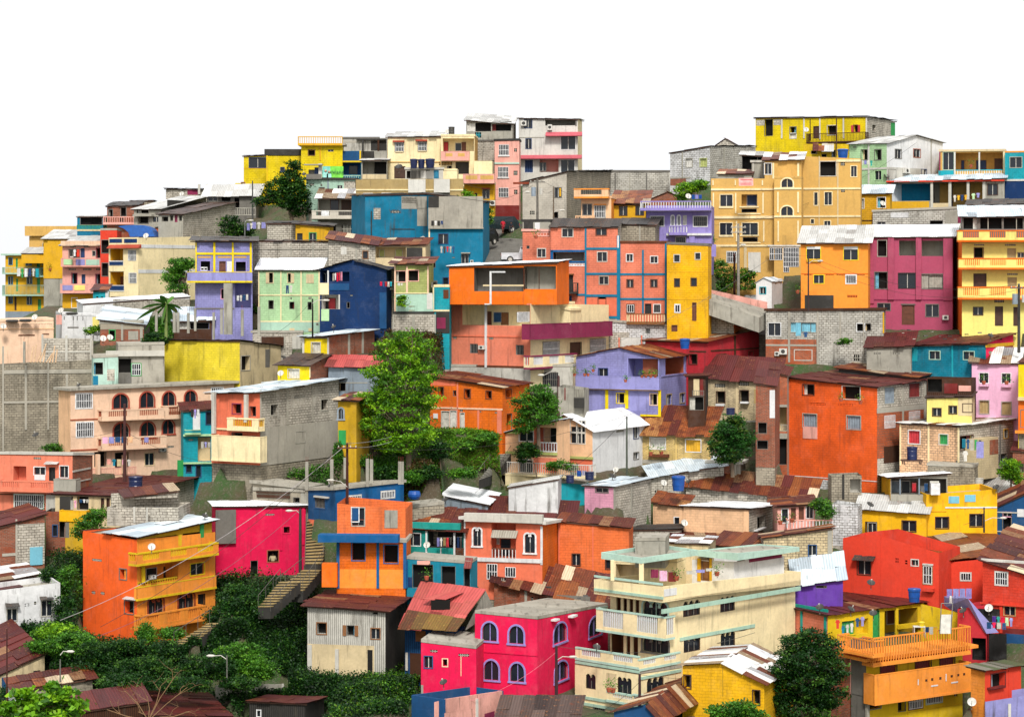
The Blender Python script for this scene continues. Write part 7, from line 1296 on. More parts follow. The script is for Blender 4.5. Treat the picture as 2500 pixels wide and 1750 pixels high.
for a in [('B1',250,815,28,187,'dark dish below the slatted gate'),('B0',430,598,20,246,'dark dish left of the mint banner house'),('B0',1280,530,34,250,'big dark dish below the peach skyline house'),('D0',1065,615,28,238,'dark dish below the gabled light green house'),
 ('D1',1998,618,28,196,'dark dish on the stone strewn dark red roof'),('C3',760,975,35,156.5,'black dish on the cream terrace beside the hot pink building'),('B3',1680,1290,36,149,'black dish over the unfinished terrace at the bottom edge'),
 ('D3',925,400,38,163.5,'black dish on a tall pole at the ridge of the salmon house'),('D3',463,618,38,162,'black dish, leftmost on the rust eave of the salmon house'),('D3',748,635,38,162,'black dish, middle one over the yellow terrace laundry'),
 ('D3',943,672,38,158.5,'black dish on a pole rising from the orange balcony corner'),('D3',1748,650,36,163,'dark dish on the yellow terrace end wall'),('D3',648,245,36,166,'black dish on the left edge of the red stepped house'),('D2',920,845,34,182,'black dish on a pole over the pale corrugated yellow wing'),
 ('D2',2042,690,32,184,'dark dish on the deep yellow parapet corner'),('C2',905,590,36,174,'grey dish lying on the pale zinc roof'),('C2',1582,640,28,172,'dark dish right of the big blue tank'),('A2',318,680,32,184,'black dish beside the white tank frame on the terraced house'),
 ('B2',665,672,28,171,'dark dish at the blue house terrace edge'),('B2',1695,800,32,170,'dark dish on the grey tarpaulin roof'),('A2',705,235,22,186,'small black dish on the peach curved roof'),('B1',695,540,22,186,'grey dish in front of the navy house'),('A2',1840,1405,30,172,'dark dish on the shaded roof left of the magenta house'),
 ('A1',872,1340,28,203,'grey dish above the pair below the brick shack'),('C1',2250,1455,30,188,'grey dish right of the mango tree')]: dish(*a, col='ddark', az=random.uniform(-60, 60), el=55)
def pole(T, x, yt, yb, Y, label, col='5a3a2e', r=.11, arms=0, lamp=None, tr=False):
    a = W(T, x, yb, Y); b = W(T, x, yt, Y); ro = root('utility_pole', a, label, 'utility pole', 'utility poles on the hillside'); mb = MB(); m = simple('pole_'+col, col, .85)
    mb.tube(a-Vector((0, 0, .5)), b, r, r*.7, m, 8); mb.build('shaft', ro)
    if arms:
        mb = MB()
        for i in range(arms):
            z = b.z-.35-i*.5; mb.box(b.x-.75, b.x+.75, b.y-.07, b.y+.07, z-.05, z+.05, m)
            for t in (-.65, -.25, .25, .65): mb.tube((b.x+t, b.y, z+.05), (b.x+t, b.y, z+.18), .045, .03, pm('lgray'), 6)
        mb.build('crossarm', ro)
    if lamp:
        e = W(T, lamp[0], lamp[1], Y); mb = MB(); s0 = Vector((b.x, b.y, e.z-.25)); m1 = s0.lerp(e, .5)+Vector((0, 0, .15)); mb.path([s0, m1, e], .03, pm('lgray'), 6); la = mb.build('lamp_arm', ro)
        mb = MB(); d = Vector((1 if e.x > b.x else -1, 0, 0)); q = [(0, .05), (.12, .11), (.4, .12), (.55, .04)]
        for (t0, r0), (t1, r1) in zip(q[:-1], q[1:]): mb.tube(e+d*t0, e+d*t1, r0*.8, r1*.8, pm('lgray'), 8)
        mb.build('lamp_head', ro)
    if tr:
        mb = MB(); c = Vector((b.x-.38, b.y-.2, b.z-1.3)); mb.tube(c-Vector((0, 0, .45)), c+Vector((0, 0, .45)), .24, .24, pm('steel'), 12); mb.tube(c+Vector((.75, 0, -.3)), c+Vector((.75, 0, .35)), .16, .16, pm('lgray'), 10); mb.build('transformer', ro)
    return b
P = {}
P['t'] = pole('C0',228,640,1010,222,'thick pole with transformers and tangled cables in front of the grey block house','6a655c',arms=1,lamp=(165,760),tr=True,r=.13)
P['g'] = pole('C0',2030,1045,1720,212,'tall grey concrete pole in front of the tan apartment building','a8a294',r=.16,arms=2,lamp=(2100,1235))
P['r'] = pole('C0',1995,1320,1800,208,'short dark red pole beside the grey concrete pole','4a2018',r=.13)
P['k'] = pole('C0',372,710,1010,221,'slim wooden pole leaning right of the transformer pole','6a5a48',lamp=(425,925),r=.07)
P['p'] = pole('A2',1118,405,1060,183,'rusty pole in front of the peach arched balconies','4a2420',r=.15)
P['c'] = pole('B2',818,300,850,168.5,'leaning cross-armed pole above the low blue house','5a3028',r=.12,arms=1,lamp=(700,632))
P['m'] = pole('B2',397,890,1600,170,'dark lamp pole in front of the magenta house','2a2020',r=.14,lamp=(330,905))
P['s'] = pole('C1',418,850,1340,181,'dark red lamp pole left of the lilac balcony house','4a2824',r=.13,lamp=(290,975))
P['h'] = pole('C3',398,970,1470,155,'dark lamp pole in front of the hot pink building','3a1a20',r=.13,lamp=(510,1068))
P['q'] = pole('C3',1145,1225,1500,153.5,'short dark post in front of the cream house corner','3a2020',r=.12)
P['v'] = pole('C2',1030,60,535,178,'thin green pole against the white villa side wall','4a5244',r=.09)
P['o'] = pole('D0',362,1330,1780,205,'thin pole with street lamp in front of the orange yellow house','3a2828',r=.08,lamp=(440,1378))
P['e'] = pole('D1',2250,160,720,197,'grey pole with transformer at the right edge','5a5854',r=.15,arms=1,tr=True)
P['w'] = pole('B1',508,295,590,187.5,'black lamp pole against the light green house','2a2826',r=.08,lamp=(600,305))
P['d'] = pole('D2',1938,875,1045,182,'black lamp pole over the rust roof of the red house','2a2826',r=.08,lamp=(2080,970))
P['y'] = pole('D3',620,1400,1600,154,'plain grey stub pole beside the dark mango tree','4a4640',r=.1) if 0 else None
P['b'] = pole('A1',2265,-30,340,250,'tall pole at the upper left beside the grey canopy house','4a4a46',r=.1)
P['l'] = pole('A1',2196,320,495,225,'small lamp pole beside the dark shrub','6a6a66',r=.07,lamp=(2225,325))
P['x'] = pole('A3',62,815,1450,148,'rusty iron mast at the bottom left edge','4a2018',r=.06)
P['f'] = pole('A3',2035,1055,1330,152,'overgrown street lamp pole in the ravine','6a6a60',r=.06,lamp=(1925,1058))
P['j'] = pole('A3',540,1090,1300,152,'half hidden street lamp in the creepers','6a6a60',r=.06,lamp=(595,1020))
P['z'] = pole('D2',2032,80,640,174,'thin white antenna mast in front of the mango tree','d0d0cc',r=.035) if 0 else None
def wire(a, b, sag, label, r=.014, col='2a2826'):
    n = 14; mb = MB(); P_ = [a.lerp(b, i/n)-Vector((0, 0, sag*4*(i/n)*(1-i/n))) for i in range(n+1)]; mb.path(P_, r, simple('cable_'+col, col, .7), 4)
    o = mb.build('power_cable', None, Vector(a)); tag(o, label, 'cable', 'cables strung across the hillside')
w_ = lambda T, x, y, Y: W(T, x, y, Y)
wire(P['c'], W('B2',1580,55,180),.6,'upper cable of the pair crossing the big tree from the cross-armed pole',.02,'9a9a98'); wire(P['c']+Vector((.3,0,-.3)), W('B2',1570,80,180),.7,'lower cable of the pair crossing the big tree from the cross-armed pole',.02,'9a9a98')
wire(P['c']+Vector((-.3,0,-.3)), W('A3',540,740,160),1.2,'pale cable from the cross-armed pole down over the magenta house',.02,'b0a8a8'); wire(P['c']+Vector((-.6,0,-.3)), W('A3',900,800,158),1.0,'dark cable down across the tall orange house',.018)
wire(P['c']+Vector((.5,0,-.3)), W('C2',1090,30,176),1.2,'long cable from the cross-armed pole to the villa',.016); wire(P['s'], W('C1',2296,-60,200),1.0,'cable rising right from the dark red lamp pole',.016,'6a6a66')
wire(P['s']+Vector((0,0,-.3)), W('B1',1600,1280,180),.8,'cable from the dark red lamp pole to the low orange house',.018,'c8b8a8'); wire(P['g'], W('D0',1330,320,240),1.2,'cable from the grey concrete pole up past the tan wing',.016)
wire(P['g']+Vector((.5,0,-.4)), P['o'],.8,'cable between the grey concrete pole and the slim lamp pole'); wire(P['o'], P['e'],1.5,'long sagging cable across the maroon house',.018); wire(P['o']+Vector((0,0,-.4)), P['e']+Vector((0,0,-.5)),1.8,'lower sagging cable across the maroon house',.016)
wire(P['t'], P['g'],1.6,'cable from the transformer pole across the lilac house'); wire(P['t']+Vector((-.5,0,-.4)), W('B0',1860,680,242),.7,'cable from the transformer pole to the pink balcony house'); wire(P['t']+Vector((-.5,0,-.7)), W('B0',1950,800,242),.8,'lower cable from the transformer pole to the yellow stair house')
wire(P['t']+Vector((.3,0,-1)), P['k']+Vector((0,0,-.3)),.4,'short cable from the transformer pole to the slim wooden pole'); wire(P['h'], W('C3',2180,850,161),.9,'cable from the hot pink building across the cream house',.018,'4a4a48'); wire(P['q'], W('C3',2180,1120,158),.6,'cable from the short post toward the yellow block house',.016)
wire(P['q']+Vector((0,0,-.5)), W('C3',600,1605,152),.5,'cable dropping left of the short post'); wire(P['v'], W('C2',330,650,174),.6,'cable from the green pole down to the stair wall',.014); wire(P['d'], W('D2',1750,1030,181),.3,'short cable left of the black lamp pole',.016)
wire(P['p']+Vector((0,0,-2)), W('A2',640,700,184),.3,'cable from the rusty pole to the creeper bank',.014); wire(P['p']+Vector((0,0,-2.3)), W('A2',2296,930,182),1.0,'cable from the rusty pole to the stair house',.016); wire(P['w'], W('B1',180,600,187),.3,'cable from the black lamp pole to the block wall',.014)
wire(P['m'], W('A3',900,800,158)+Vector((0,0,-.6)),1.0,'cable from the lamp pole past the magenta wall',.016,'8a5a68'); wire(P['h']+Vector((0,0,-.4)), W('B3',1550,1500,150),1.0,'thin cable down the hot pink wall',.012,'e08090')
# ---- laundry: every garment hangs by itself ----
def garment(T, x, y, w, h, Y, kind, cn, label, group='laundry hung out to dry'):
    k = PX(Y); c = W(T, x, y, Y); hw = w*k/2; hh = h*k; m = simple('cloth_'+cn, PAL[cn], .9); mb = MB()
    if kind == 'shirt': out = [(-.55,0),(.55,0),(1,-.28),(.75,-.42),(.55,-.3),(.55,-1),(-.55,-1),(-.55,-.3),(-.75,-.42),(-1,-.28)]
    elif kind == 'trousers': out = [(-.8,0),(.8,0),(.9,-1),(.2,-1),(0,-.35),(-.2,-1),(-.9,-1)]
    else: out = [(-1,0),(1,0),(1,-1),(-1,-1)]
    n = 4 if kind == 'towel' else 1
    if n > 1:
        for i in range(6):
            a, b = -1+2*i/6, -1+2*(i+1)/6
            za, zb_ = .03*(-1)**i, .03*(-1)**(i+1); e = random.uniform(-.03, .03)
            q = [(a,0,za),(b,0,zb_),(b,-1+e,zb_),(a,-1,za)]
            f = [Vector((c.x+p[0]*hw, c.y+p[2], c.z+p[1]*hh)) for p in q]; mb.poly(f, m); mb.poly([p+Vector((0, .012, 0)) for p in f[::-1]], m)
    else:
        f = [Vector((c.x+p[0]*hw, c.y+random.uniform(-.03, .03), c.z+p[1]*hh)) for p in out]; mb.poly(f, m); mb.poly([p+Vector((0, .02, 0)) for p in f[::-1]], m)
    o = mb.build({'shirt': 'shirt', 'trousers': 'trousers', 'towel': 'towel'}[kind], None, c); tag(o, label, 'laundry', group)
ORD = ['first', 'second', 'third', 'fourth', 'fifth', 'sixth', 'seventh', 'eighth', 'ninth']
def line(T, x0, y0, x1, y1, h, Y, cols, place, kinds=None):
    a, b = W(T, x0, y0, Y), W(T, x1, y1, Y); mb = MB(); mb.tube(a, b, .012, .012, simple('cord', '8a867c', .9), 4)
    o = mb.build('clothesline', None, a); tag(o, 'clothesline '+place, 'clothesline', 'clotheslines'); n = len(cols); dx = (x1-x0)/n
    for i, cn in enumerate(cols):
        kd = (kinds or ['towel', 'shirt', 'towel', 'trousers', 'shirt'])[i % (len(kinds) if kinds else 5)]
        garment(T, x0+dx*(i+.5), y0+(y1-y0)*(i+.5)/n, abs(dx)*.88, h*random.uniform(.8, 1.1), Y-.02, kd, cn, f"{NC.get(cn, cn)} {kd} {ORD[i]} from left, line {place}")
NC = dict(offwhite='cream', bluetub='bright blue', dblue='blue', navytub='dark blue', ddark='black', lgray='pale grey', lpink='pale pink', dkred='dark red', hotpink='hot pink', turq='turquoise', lgreen='pale green')
line('A1',150,755,350,755,75,297,['white','green','white','navy','lgray','cyan'],'along the ochre apartment gallery')
line('A1',625,585,715,585,70,250,['ddark','white','red'],'in the upper bay of the pink apartment house')
line('A1',2120,1000,2230,985,55,183,['white','lgray','dblue','lgray'],'in the lilac house porch')
line('A1',2212,350,2296,345,60,226,['lav','lgray','lav'],'beside the small lamp pole')
line('A2',915,705,1195,700,60,184,['lpink','lav','dblue','dblue','peach'],'on the lower peach balcony rail',['towel'])
line('A2',955,900,1180,905,60,183.5,['rose','teal','sand','pink','lgray'],'in front of the peach ground floor grille')
line('A2',1290,705,1335,705,55,184,['lav'],'over the lower right peach balcony',['towel'])
line('A2',1710,455,1790,455,80,186,['ddark','lilac','white'],'at the top of the slim teal house')
line('A2',1800,745,1890,750,60,186,['lgray','lav','lgray'],'in the middle bay of the slim teal house')
line('A2',630,1270,690,1270,80,173.5,['lgray','pink'],'under the broad dark red roof, left bay')
line('A2',710,1262,800,1262,35,173.5,['dblue','white','lgray'],'under the broad dark red roof, right bay')
line('B0',1570,1018,1680,1018,42,213.5,['ddark','white','ddark','navy'],'under the bare concrete window')
line('B0',1650,1245,1785,1248,62,213.5,['lgray','ddark','crimson','gray','dblue'],'under the teal street house window',['shirt'])
line('B0',-40,1030,90,1032,60,232,['lav','lgray','lav'],'behind the grey block shed')
line('B0',580,928,660,928,52,229.5,['white'],'over the brown veranda cutout wall',['towel'])
line('B1',685,68,775,48,75,188,['lgray','white','hotpink','crimson','pink'],'on the navy house balcony',['towel','shirt'])
line('B1',1110,138,1222,138,45,198,['hotpink','dblue','crimson','lgray','cyan'],'on the grey bay right of the navy house')
line('B1',265,172,330,170,75,190,['navy','lgray'],'below the light green house window',['trousers','shirt'])
line('B1',1268,150,1320,150,25,197.5,['white','lgray'],'under the olive house windows')
line('C0',1610,785,1705,785,38,216.5,['bluetub','lav','bluetub'],'on the lilac balustrade roof',['towel'])
line('C2',1240,1425,1475,1460,85,160.5,['maroon','lpink','dkred'],'across the cream top terrace',['towel'])
line('C2',1560,1450,1820,1415,30,161,['lgray','lav','lgray'],'in front of the wooden terrace door',['towel'])
line('B2',1620,1145,1760,1145,85,160.5,['lav','offwhite','khaki','crimson','ddark'],'in the turquoise veranda')
line('B2',1800,1140,1850,1140,110,160,['navy','ddark'],'on the brown end of the turquoise veranda')
line('C2',580,545,670,548,50,176.5,['bluetub','lav'],'beside the navy tanks under the villa',['towel'])
line('D0',808,478,940,478,45,235,['turq','lgray','lav','offwhite','turq'],'under the light green house window')
line('D0',1660,790,1790,785,55,223.5,['lgray','gold','navy','gold'],'in the navy bay of the red beamed terrace',['shirt'])
line('D0',1822,775,1905,768,48,223.5,['lgreen','lav'],'in the grey bay of the red beamed terrace',['shirt'])
line('D0',1700,980,1850,985,55,213,['maroon','crimson','dblue','lgray'],'under the zinc patches above the yellow balconies',['towel'])
line('D1',245,505,300,510,130,201,['sky'],'in the grey block house window',['towel'])
line('D1',310,590,365,590,45,201,['dblue'],'below the grey block house window',['shirt'])
line('D1',1740,1545,1920,1560,90,190,['teal','dblue','lgray','green','ddark'],'in the dark bay of the cream laundry house')
line('D2',1865,285,1940,285,175,189,['lav'],'hanging long down the cream laundry house',['towel'])
line('D2',1740,370,1800,370,95,189,['offwhite'],'below the dark bay of the cream laundry house',['shirt'])
line('D2',1292,658,1330,660,75,183.5,['crimson'],'in the rooftop room of the deep yellow house',['towel'])
line('D2',1400,660,1435,660,75,183.5,['dblue'],'beside the washing machine on the deep yellow house',['towel'])
line('D3',600,735,650,738,75,162,['red'],'leftmost on the yellow terrace wall',['shirt'])
line('D3',655,795,770,760,95,162,['tealt','lgray','offwhite'],'beside the green window on the yellow terrace',['shirt'])
line('D3',780,725,870,705,85,161.5,['dblue','lav'],'near the terrace door',['shirt'])
line('D3',1600,460,1830,455,85,161.5,['lilac','lav','lav','lilac'],'over the violet slanted stair',['towel'])
line('D3',1625,520,1680,520,85,161.2,['offwhite','lgray'],'below the lilac towels',['trousers'])
line('D3',2010,700,2200,720,75,160,['purple','turq','hotpink','lgreen','lav'],'at the red house window, upper row')
line('D3',1960,755,2140,765,60,159.5,['dblue','hotpink','lgray','dblue'],'at the red house window, lower row')
line('D3',1410,800,1520,800,60,159.3,['navy','lgray','gold'],'on the drying rack of the yellow terrace',['towel'])
# ---- people ----
def person(T, x, yt, yb, Y, label, top, bot, skin='7a4a34', hair='1a1410', pose=0, face=1):
    """standing or walking figure grown from a skeleton as one surface, clothes as children"""
    f = W(T, x, yb, Y); H_ = (yb-yt)*PX(Y); s = H_/1.7
    J = dict(pel=(0,0,.93), ch=(0,0,1.28), nk=(0,0,1.46), hd=(0,-.02,1.58), tp=(0,-.01,1.7), ls=(-.18,0,1.4), le=(-.25,.02+.1*pose,1.13), lh=(-.24,-.12*pose-.03,.88), rs=(.18,0,1.4), re=(.25,.02-.1*pose,1.13), rh=(.25,.08*pose-.05,.88),
      lp=(-.09,0,.88), lk=(-.1,-.12*pose,.5), la=(-.1,.05*pose,.08), lt=(-.1,-.14+.05*pose,.03), rp=(.09,0,.88), rk=(.1,.06*pose,.5), ra=(.1,.28*pose,.1), rt=(.1,-.14+.26*pose,.03))
    E = [('pel','ch'),('ch','nk'),('nk','hd'),('hd','tp'),('ch','ls'),('ls','le'),('le','lh'),('ch','rs'),('rs','re'),('re','rh'),('pel','lp'),('lp','lk'),('lk','la'),('la','lt'),('pel','rp'),('rp','rk'),('rk','ra'),('ra','rt')]
    Rr = dict(pel=.14, ch=.15, nk=.055, hd=.095, tp=.06, ls=.07, le=.045, lh=.035, rs=.07, re=.045, rh=.035, lp=.1, lk=.065, la=.045, lt=.04, rp=.1, rk=.065, ra=.045, rt=.04)
    def grow(name, keys, edges, mat, fat, parent):
        ks = list(keys); me = bpy.data.meshes.new(name); me.from_pydata([Vector(J[k])*s for k in ks], [(ks.index(a), ks.index(b)) for a, b in edges], []); o = bpy.data.objects.new(name, me); COL.objects.link(o)
        o.modifiers.new('skin', 'SKIN'); sv = me.skin_vertices[0].data if me.skin_vertices else None
        if sv is None:
            bpy.context.view_layer.objects.active = o
        for i, k in enumerate(ks):
            if sv: sv[i].radius = (Rr[k]*s*fat, Rr[k]*s*fat); sv[i].use_root = (i == 0)
        sb = o.modifiers.new('sub', 'SUBSURF'); sb.levels = 1; sb.render_levels = 2; me.materials.append(mat); o.parent = parent
        if parent is ro: pass
        return o
    ro = root('person', f, label, 'person'); ro.rotation_euler = (0, 0, R(20*face))
    grow('body', J.keys(), E, simple('skin_'+skin, skin, .6), 1, ro)
    grow('shirt', ['ch','pel','nk','ls','rs','le','re'], [('ch','pel'),('ch','nk'),('ch','ls'),('ch','rs'),('ls','le'),('rs','re')], simple('cloth_'+top, top, .9), 1.18, ro)
    grow('trousers', ['pel','lp','lk','rp','rk']+(['la','ra'] if bot != 'short' else []), [('pel','lp'),('lp','lk'),('pel','rp'),('rp','rk')]+([('lk','la'),('rk','ra')] if bot != 'short' else []), simple('cloth_t'+(bot if bot != 'short' else '8a1a24'), bot if bot != 'short' else '8a1a24', .9), 1.2, ro)
    mb = MB(); mb.lathe(Vector((0, .02*s, 1.585*s)), [(.1*s, 0), (.112*s, .05*s), (.09*s, .1*s), (.05*s, .135*s), (0, .145*s)], simple('hair', hair, .9), 12)
    o = mb.build('hair', ro, Vector((0, 0, 0)))
    return ro
person('B0',2215,1008,1132,224,'person in a red shirt and dark red shorts walking down the cobbled street','c81830','short',pose=1)
person('B0',2290,1030,1130,225,'person in dark clothes with a white bag on the cobbled street','1a1a24','20242c',pose=1,face=-1)
person('B2',150,1278,1480,177.6,'person in a pale top looking out of the magenta house window','c8b890','3a2a20',pose=0)
# ---- vehicles ----
def car(T, x0, x1, yb, Y, label, col, style='suv', yaw=0):
    """body drawn as one side profile, lofted across its width, with glass, wheels and lamps as parts"""
    a = W(T, (x0+x1)/2, yb, Y); L_ = 4.5; Wd = 1.75; ro = root('parked_car' if style != 'pickup' else 'pickup_truck', a, label, 'car' if style != 'pickup' else 'pickup truck', 'cars parked on the upper street')
    ro.rotation_euler = (0, 0, R(yaw)); m = simple('carpaint_'+col, col, .25)
    pr = [(-2.2,.35),(-2.2,.85),(-1.3,1.0),(-.7,1.62),(1.7,1.65),(2.15,1.05),(2.2,.35)] if style == 'suv' else [(-2.2,.35),(-2.2,.8),(-1.25,.98),(-.75,1.55),(.35,1.58),(.5,1.0),(2.2,1.0),(2.2,.35)]
    mb = MB(); n = len(pr); F0 = [Vector((x, -Wd/2*(.86 if z > 1.2 else 1), z)) for x, z in pr]; F1 = [Vector((x, Wd/2*(.86 if z > 1.2 else 1), z)) for x, z in pr]
    mb.poly(F0, m); mb.poly(F1[::-1], m)
    for i in range(n): mb.poly([F0[i], F1[i], F1[(i+1) % n], F0[(i+1) % n]], m)
    z0 = Vector((0, 0, 0)); mb.build('body', ro, z0); g = glass()
    for sy in (-1, 1):
        w0, w1 = ((-.6, .45), (.55, 1.5)) if style == 'suv' else ((-.6, -.05), (0, .3))
        for p, q in (w0, w1):
            mb = MB(); yb_, yt_ = sy*(Wd/2*.955+.012), sy*(Wd/2*.87+.012); mb.poly([Vector((p-.28 if p < 0 and p < -.3 else p, yb_, 1.08)), Vector((q, yb_, 1.08)), Vector((q, yt_, 1.5)), Vector((p, yt_, 1.5))][::sy*-1 or 1], g); mb.build('side_window', ro, z0)
    mb = MB(); mb.poly([Vector((-1.27,-.7,1.06)), Vector((-1.27,.7,1.06)), Vector((-.76,.62,1.56)), Vector((-.76,-.62,1.56))], g); mb.build('windscreen', ro, z0)
    for x in (-1.4, 1.35):
        for sy in (-1, 1):
            mb = MB(); mb.tube((x, sy*.72, .34), (x, sy*.92, .34), .34, .34, pm('ddark'), 16); wh = mb.build('wheel', ro, z0)
            mb = MB(); mb.tube((x, sy*.91, .34), (x, sy*.935, .34), .2, .18, pm('lgray'), 12); mb.build('rim', wh, z0)
    for sy in (-.6, .6): mb = MB(); mb.box(-2.23, -2.18, sy-.16, sy+.16, .62, .78, pm('offwhite')); mb.build('headlight', ro, z0)
    for sy in (-.72, .72): mb = MB(); mb.box(2.18, 2.23, sy-.1, sy+.1, .7, .95, pm('crimson')); mb.build('tail_light', ro, z0)
car('B0',2050,2260,1125,228,'dark green off-road car parked at the top of the street','12282c','suv',25)
car('B0',1950,2065,1235,222,'dark car half hidden behind the teal street house corner','14161a','suv',60)
car('B0',2195,2615,1398,217.3,'white pickup truck on the cobbled street behind the white roof','d8dadc','pickup',180)
# ---- stone steps ----
def stairs(T, p0, p1, p2, p3, Y0, Y1, n, label, mat='khaki~'):
    """p0-p1 near bottom edge, p3-p2 far top edge"""
    A, B, C, D = W(T, *p0, Y0), W(T, *p1, Y0), W(T, *p2, Y1), W(T, *p3, Y1); ro = root('staircase', A, label, 'staircase'); m = wallmat(mat); mb = MB(); up = (D.z-A.z)/n
    for i in range(n):
        a, b, c, d = A.lerp(D, i/n), B.lerp(C, i/n), B.lerp(C, (i+1)/n), A.lerp(D, (i+1)/n); zt = a.z+up
        q = [Vector((v.x, v.y, zt)) for v in (a, b, c, d)]; lo = [Vector((v.x, v.y, zt-up*1.6-.6)) for v in (a, b, c, d)]; mb.hexa(lo+q, wallmat('dgray~' if mat[0] == 's' else 'ddark~')); e = Vector((0, 0, .05)); mb.hexa([p+Vector((0,-.04,0)) if k < 2 else p for k, p in enumerate(q)]+[p+e+Vector((0,-.04,0)) if k < 2 else p+e for k, p in enumerate(q)], m)
    mb.build('steps', ro); mb = MB(); g = simple('iron_rail', '5a564e', .7)
    for P_, Q_ in ((A, D), (B, C)):
        k = max(3, n//3)
        for i in range(k+1): v = P_.lerp(Q_, i/k); mb.tube(v, v+Vector((0, 0, 1.0)), .02, .02, g, 4)
        mb.tube(P_+Vector((0,0,.98)), Q_+Vector((0,0,.98)), .022, .022, g, 4)
    mb.build('handrail', ro)
stairs('B2',(440,1400),(600,1400),(640,1010),(455,1000),167,175,15,'upper flight of stone steps between the magenta and blue houses')
stairs('B2',(180,1640),(420,1640),(590,1400),(430,1440),163.5,167,8,'middle flight of mossy steps in front of the magenta house')
stairs('B3',(20,640),(130,660),(400,440),(220,400),160.5,163.3,10,'lower flight of mossy steps beside the green bank')
stairs('A3',(1560,970),(1710,1030),(1980,880),(1880,770),157.5,160.5,9,'broad steps descending in front of the orange parapet')
stairs('B2',(2000,640),(2150,640),(2290,420),(2190,400),181,185,14,'narrow steps climbing beside the villa railing','gray~')
stairs('C1',(520,1310),(640,1310),(650,1190),(560,1180),187,189.5,10,'dark steps under the retaining wall left of the lilac house','dgray~')
# violet slanted stair on the red house
mb = MB(); Q = [W('D3',x,y,162.6) for x,y in ((1600,540),(1790,540),(2070,850),(1960,860),(1600,620))]
fr = Q; bk_ = [p+Vector((0, .9, 0)) for p in Q]; m = wallmat('lav'); mb.poly(fr, m); mb.poly(bk_[::-1], m)
for i in range(5): mb.poly([fr[i], bk_[i], bk_[(i+1) % 5], fr[(i+1) % 5]], m)
ro = root('stair_flight', Q[4], 'violet slanted concrete stair flight on the red house', 'staircase'); mb.build('stringer', ro)
# green banner with a couple and lettering
def text_mesh(s, size, mat, name, parent, loc, rotz=0, bold=.0):
    cu = bpy.data.curves.new(name, 'FONT'); cu.body = s; cu.size = size; cu.align_x = 'CENTER'; cu.align_y = 'CENTER'; cu.extrude = .01; cu.offset = bold
    cu.materials.append(mat); tmp = bpy.data.objects.new('t', cu); COL.objects.link(tmp); bpy.context.view_layer.update()
    me = bpy.data.meshes.new_from_object(tmp.evaluated_get(bpy.context.evaluated_depsgraph_get())); bpy.data.objects.remove(tmp)
    o = bpy.data.objects.new(name, me); COL.objects.link(o); o.rotation_euler = (R(90), 0, rotz)
    if parent: o.parent = parent; o.location = Vector(loc)-parent_org(parent)
    else: o.location = loc
    return o
a, b = W('B0',595,645,248), W('B0',783,530,248); mb = MB(); n_ = 8
for i in range(n_):
    x0, x1 = a.x+(b.x-a.x)*i/n_, a.x+(b.x-a.x)*(i+1)/n_; y0, y1 = 248+.06*(i % 2), 248+.06*((i+1) % 2); c_ = 'mint' if i < 3 else 'lgreen'
    m = simple('banner_'+c_, '7fd0c0' if i < 3 else '7fe04a', .7); q = [Vector((x0,y0,a.z)), Vector((x1,y1,a.z)), Vector((x1,y1,b.z)), Vector((x0,y0,b.z))]; mb.poly(q, m); mb.poly([p+Vector((0,.02,0)) for p in q[::-1]], m)
ro = root('banner', a, 'green printed banner with two figures tied on the mint house rail', 'banner'); mb.build('cloth', ro)
text_mesh('viviana', .62, simple('ink', '1a5a3a', .6), 'lettering', ro, (W('B0',722,580,247.9)))
mb = MB()
for x, h in ((625, 590), (655, 600)):
    c = W('B0', x, h, 247.92); mb.poly([c+Vector((-.3,0,-1.3)), c+Vector((.3,0,-1.3)), c+Vector((.25,0,0)), c+Vector((.1,0,.1)), c+Vector((-.1,0,.1)), c+Vector((-.25,0,0))], simple('ink2', 'a8e8dc', .6)); mb.lathe(c+Vector((0,-.01,.1)), [(0,0),(.13,.06),(.13,.2),(0,.3)], simple('ink3', 'c89a80', .7), 8)
mb.build('figures', ro)
text_mesh('VDN', .55, pm('ddark'), 'graffiti', None, W('B0',1250,938,216.1)); tag(bpy.data.objects['graffiti'], 'black painted letters on the big blue wall', 'graffiti')
# pink notice on the tan parapet
mb = MB(); f = W('C0',2035,705,213.4); g = W('C0',2165,635,213.4); q = [Vector((f.x,f.y,f.z)), Vector((g.x,f.y,f.z)), Vector((g.x,f.y+.15,g.z)), Vector((f.x,f.y+.15,g.z))]; mb.poly(q, simple('notice', 'f0a8a0', .7)); mb.poly([p+Vector((0,.03,0)) for p in q[::-1]], simple('notice', 'f0a8a0', .7))
mb2 = MB(); c = (f+g)/2
for dz in (-.28, -.14, .24): mb2.box(c.x-.55, c.x+.55, f.y+.02+.07+dz*.15-.03, f.y+.04+.07+dz*.15-.03, c.z+dz-.03, c.z+dz+.03, simple('ink4', 'c04040', .7))
o = root('notice_board', f, 'pink notice sheet hung over the tan parapet', 'notice'); mb.build('sheet', o); mb2.build('lettering', o)
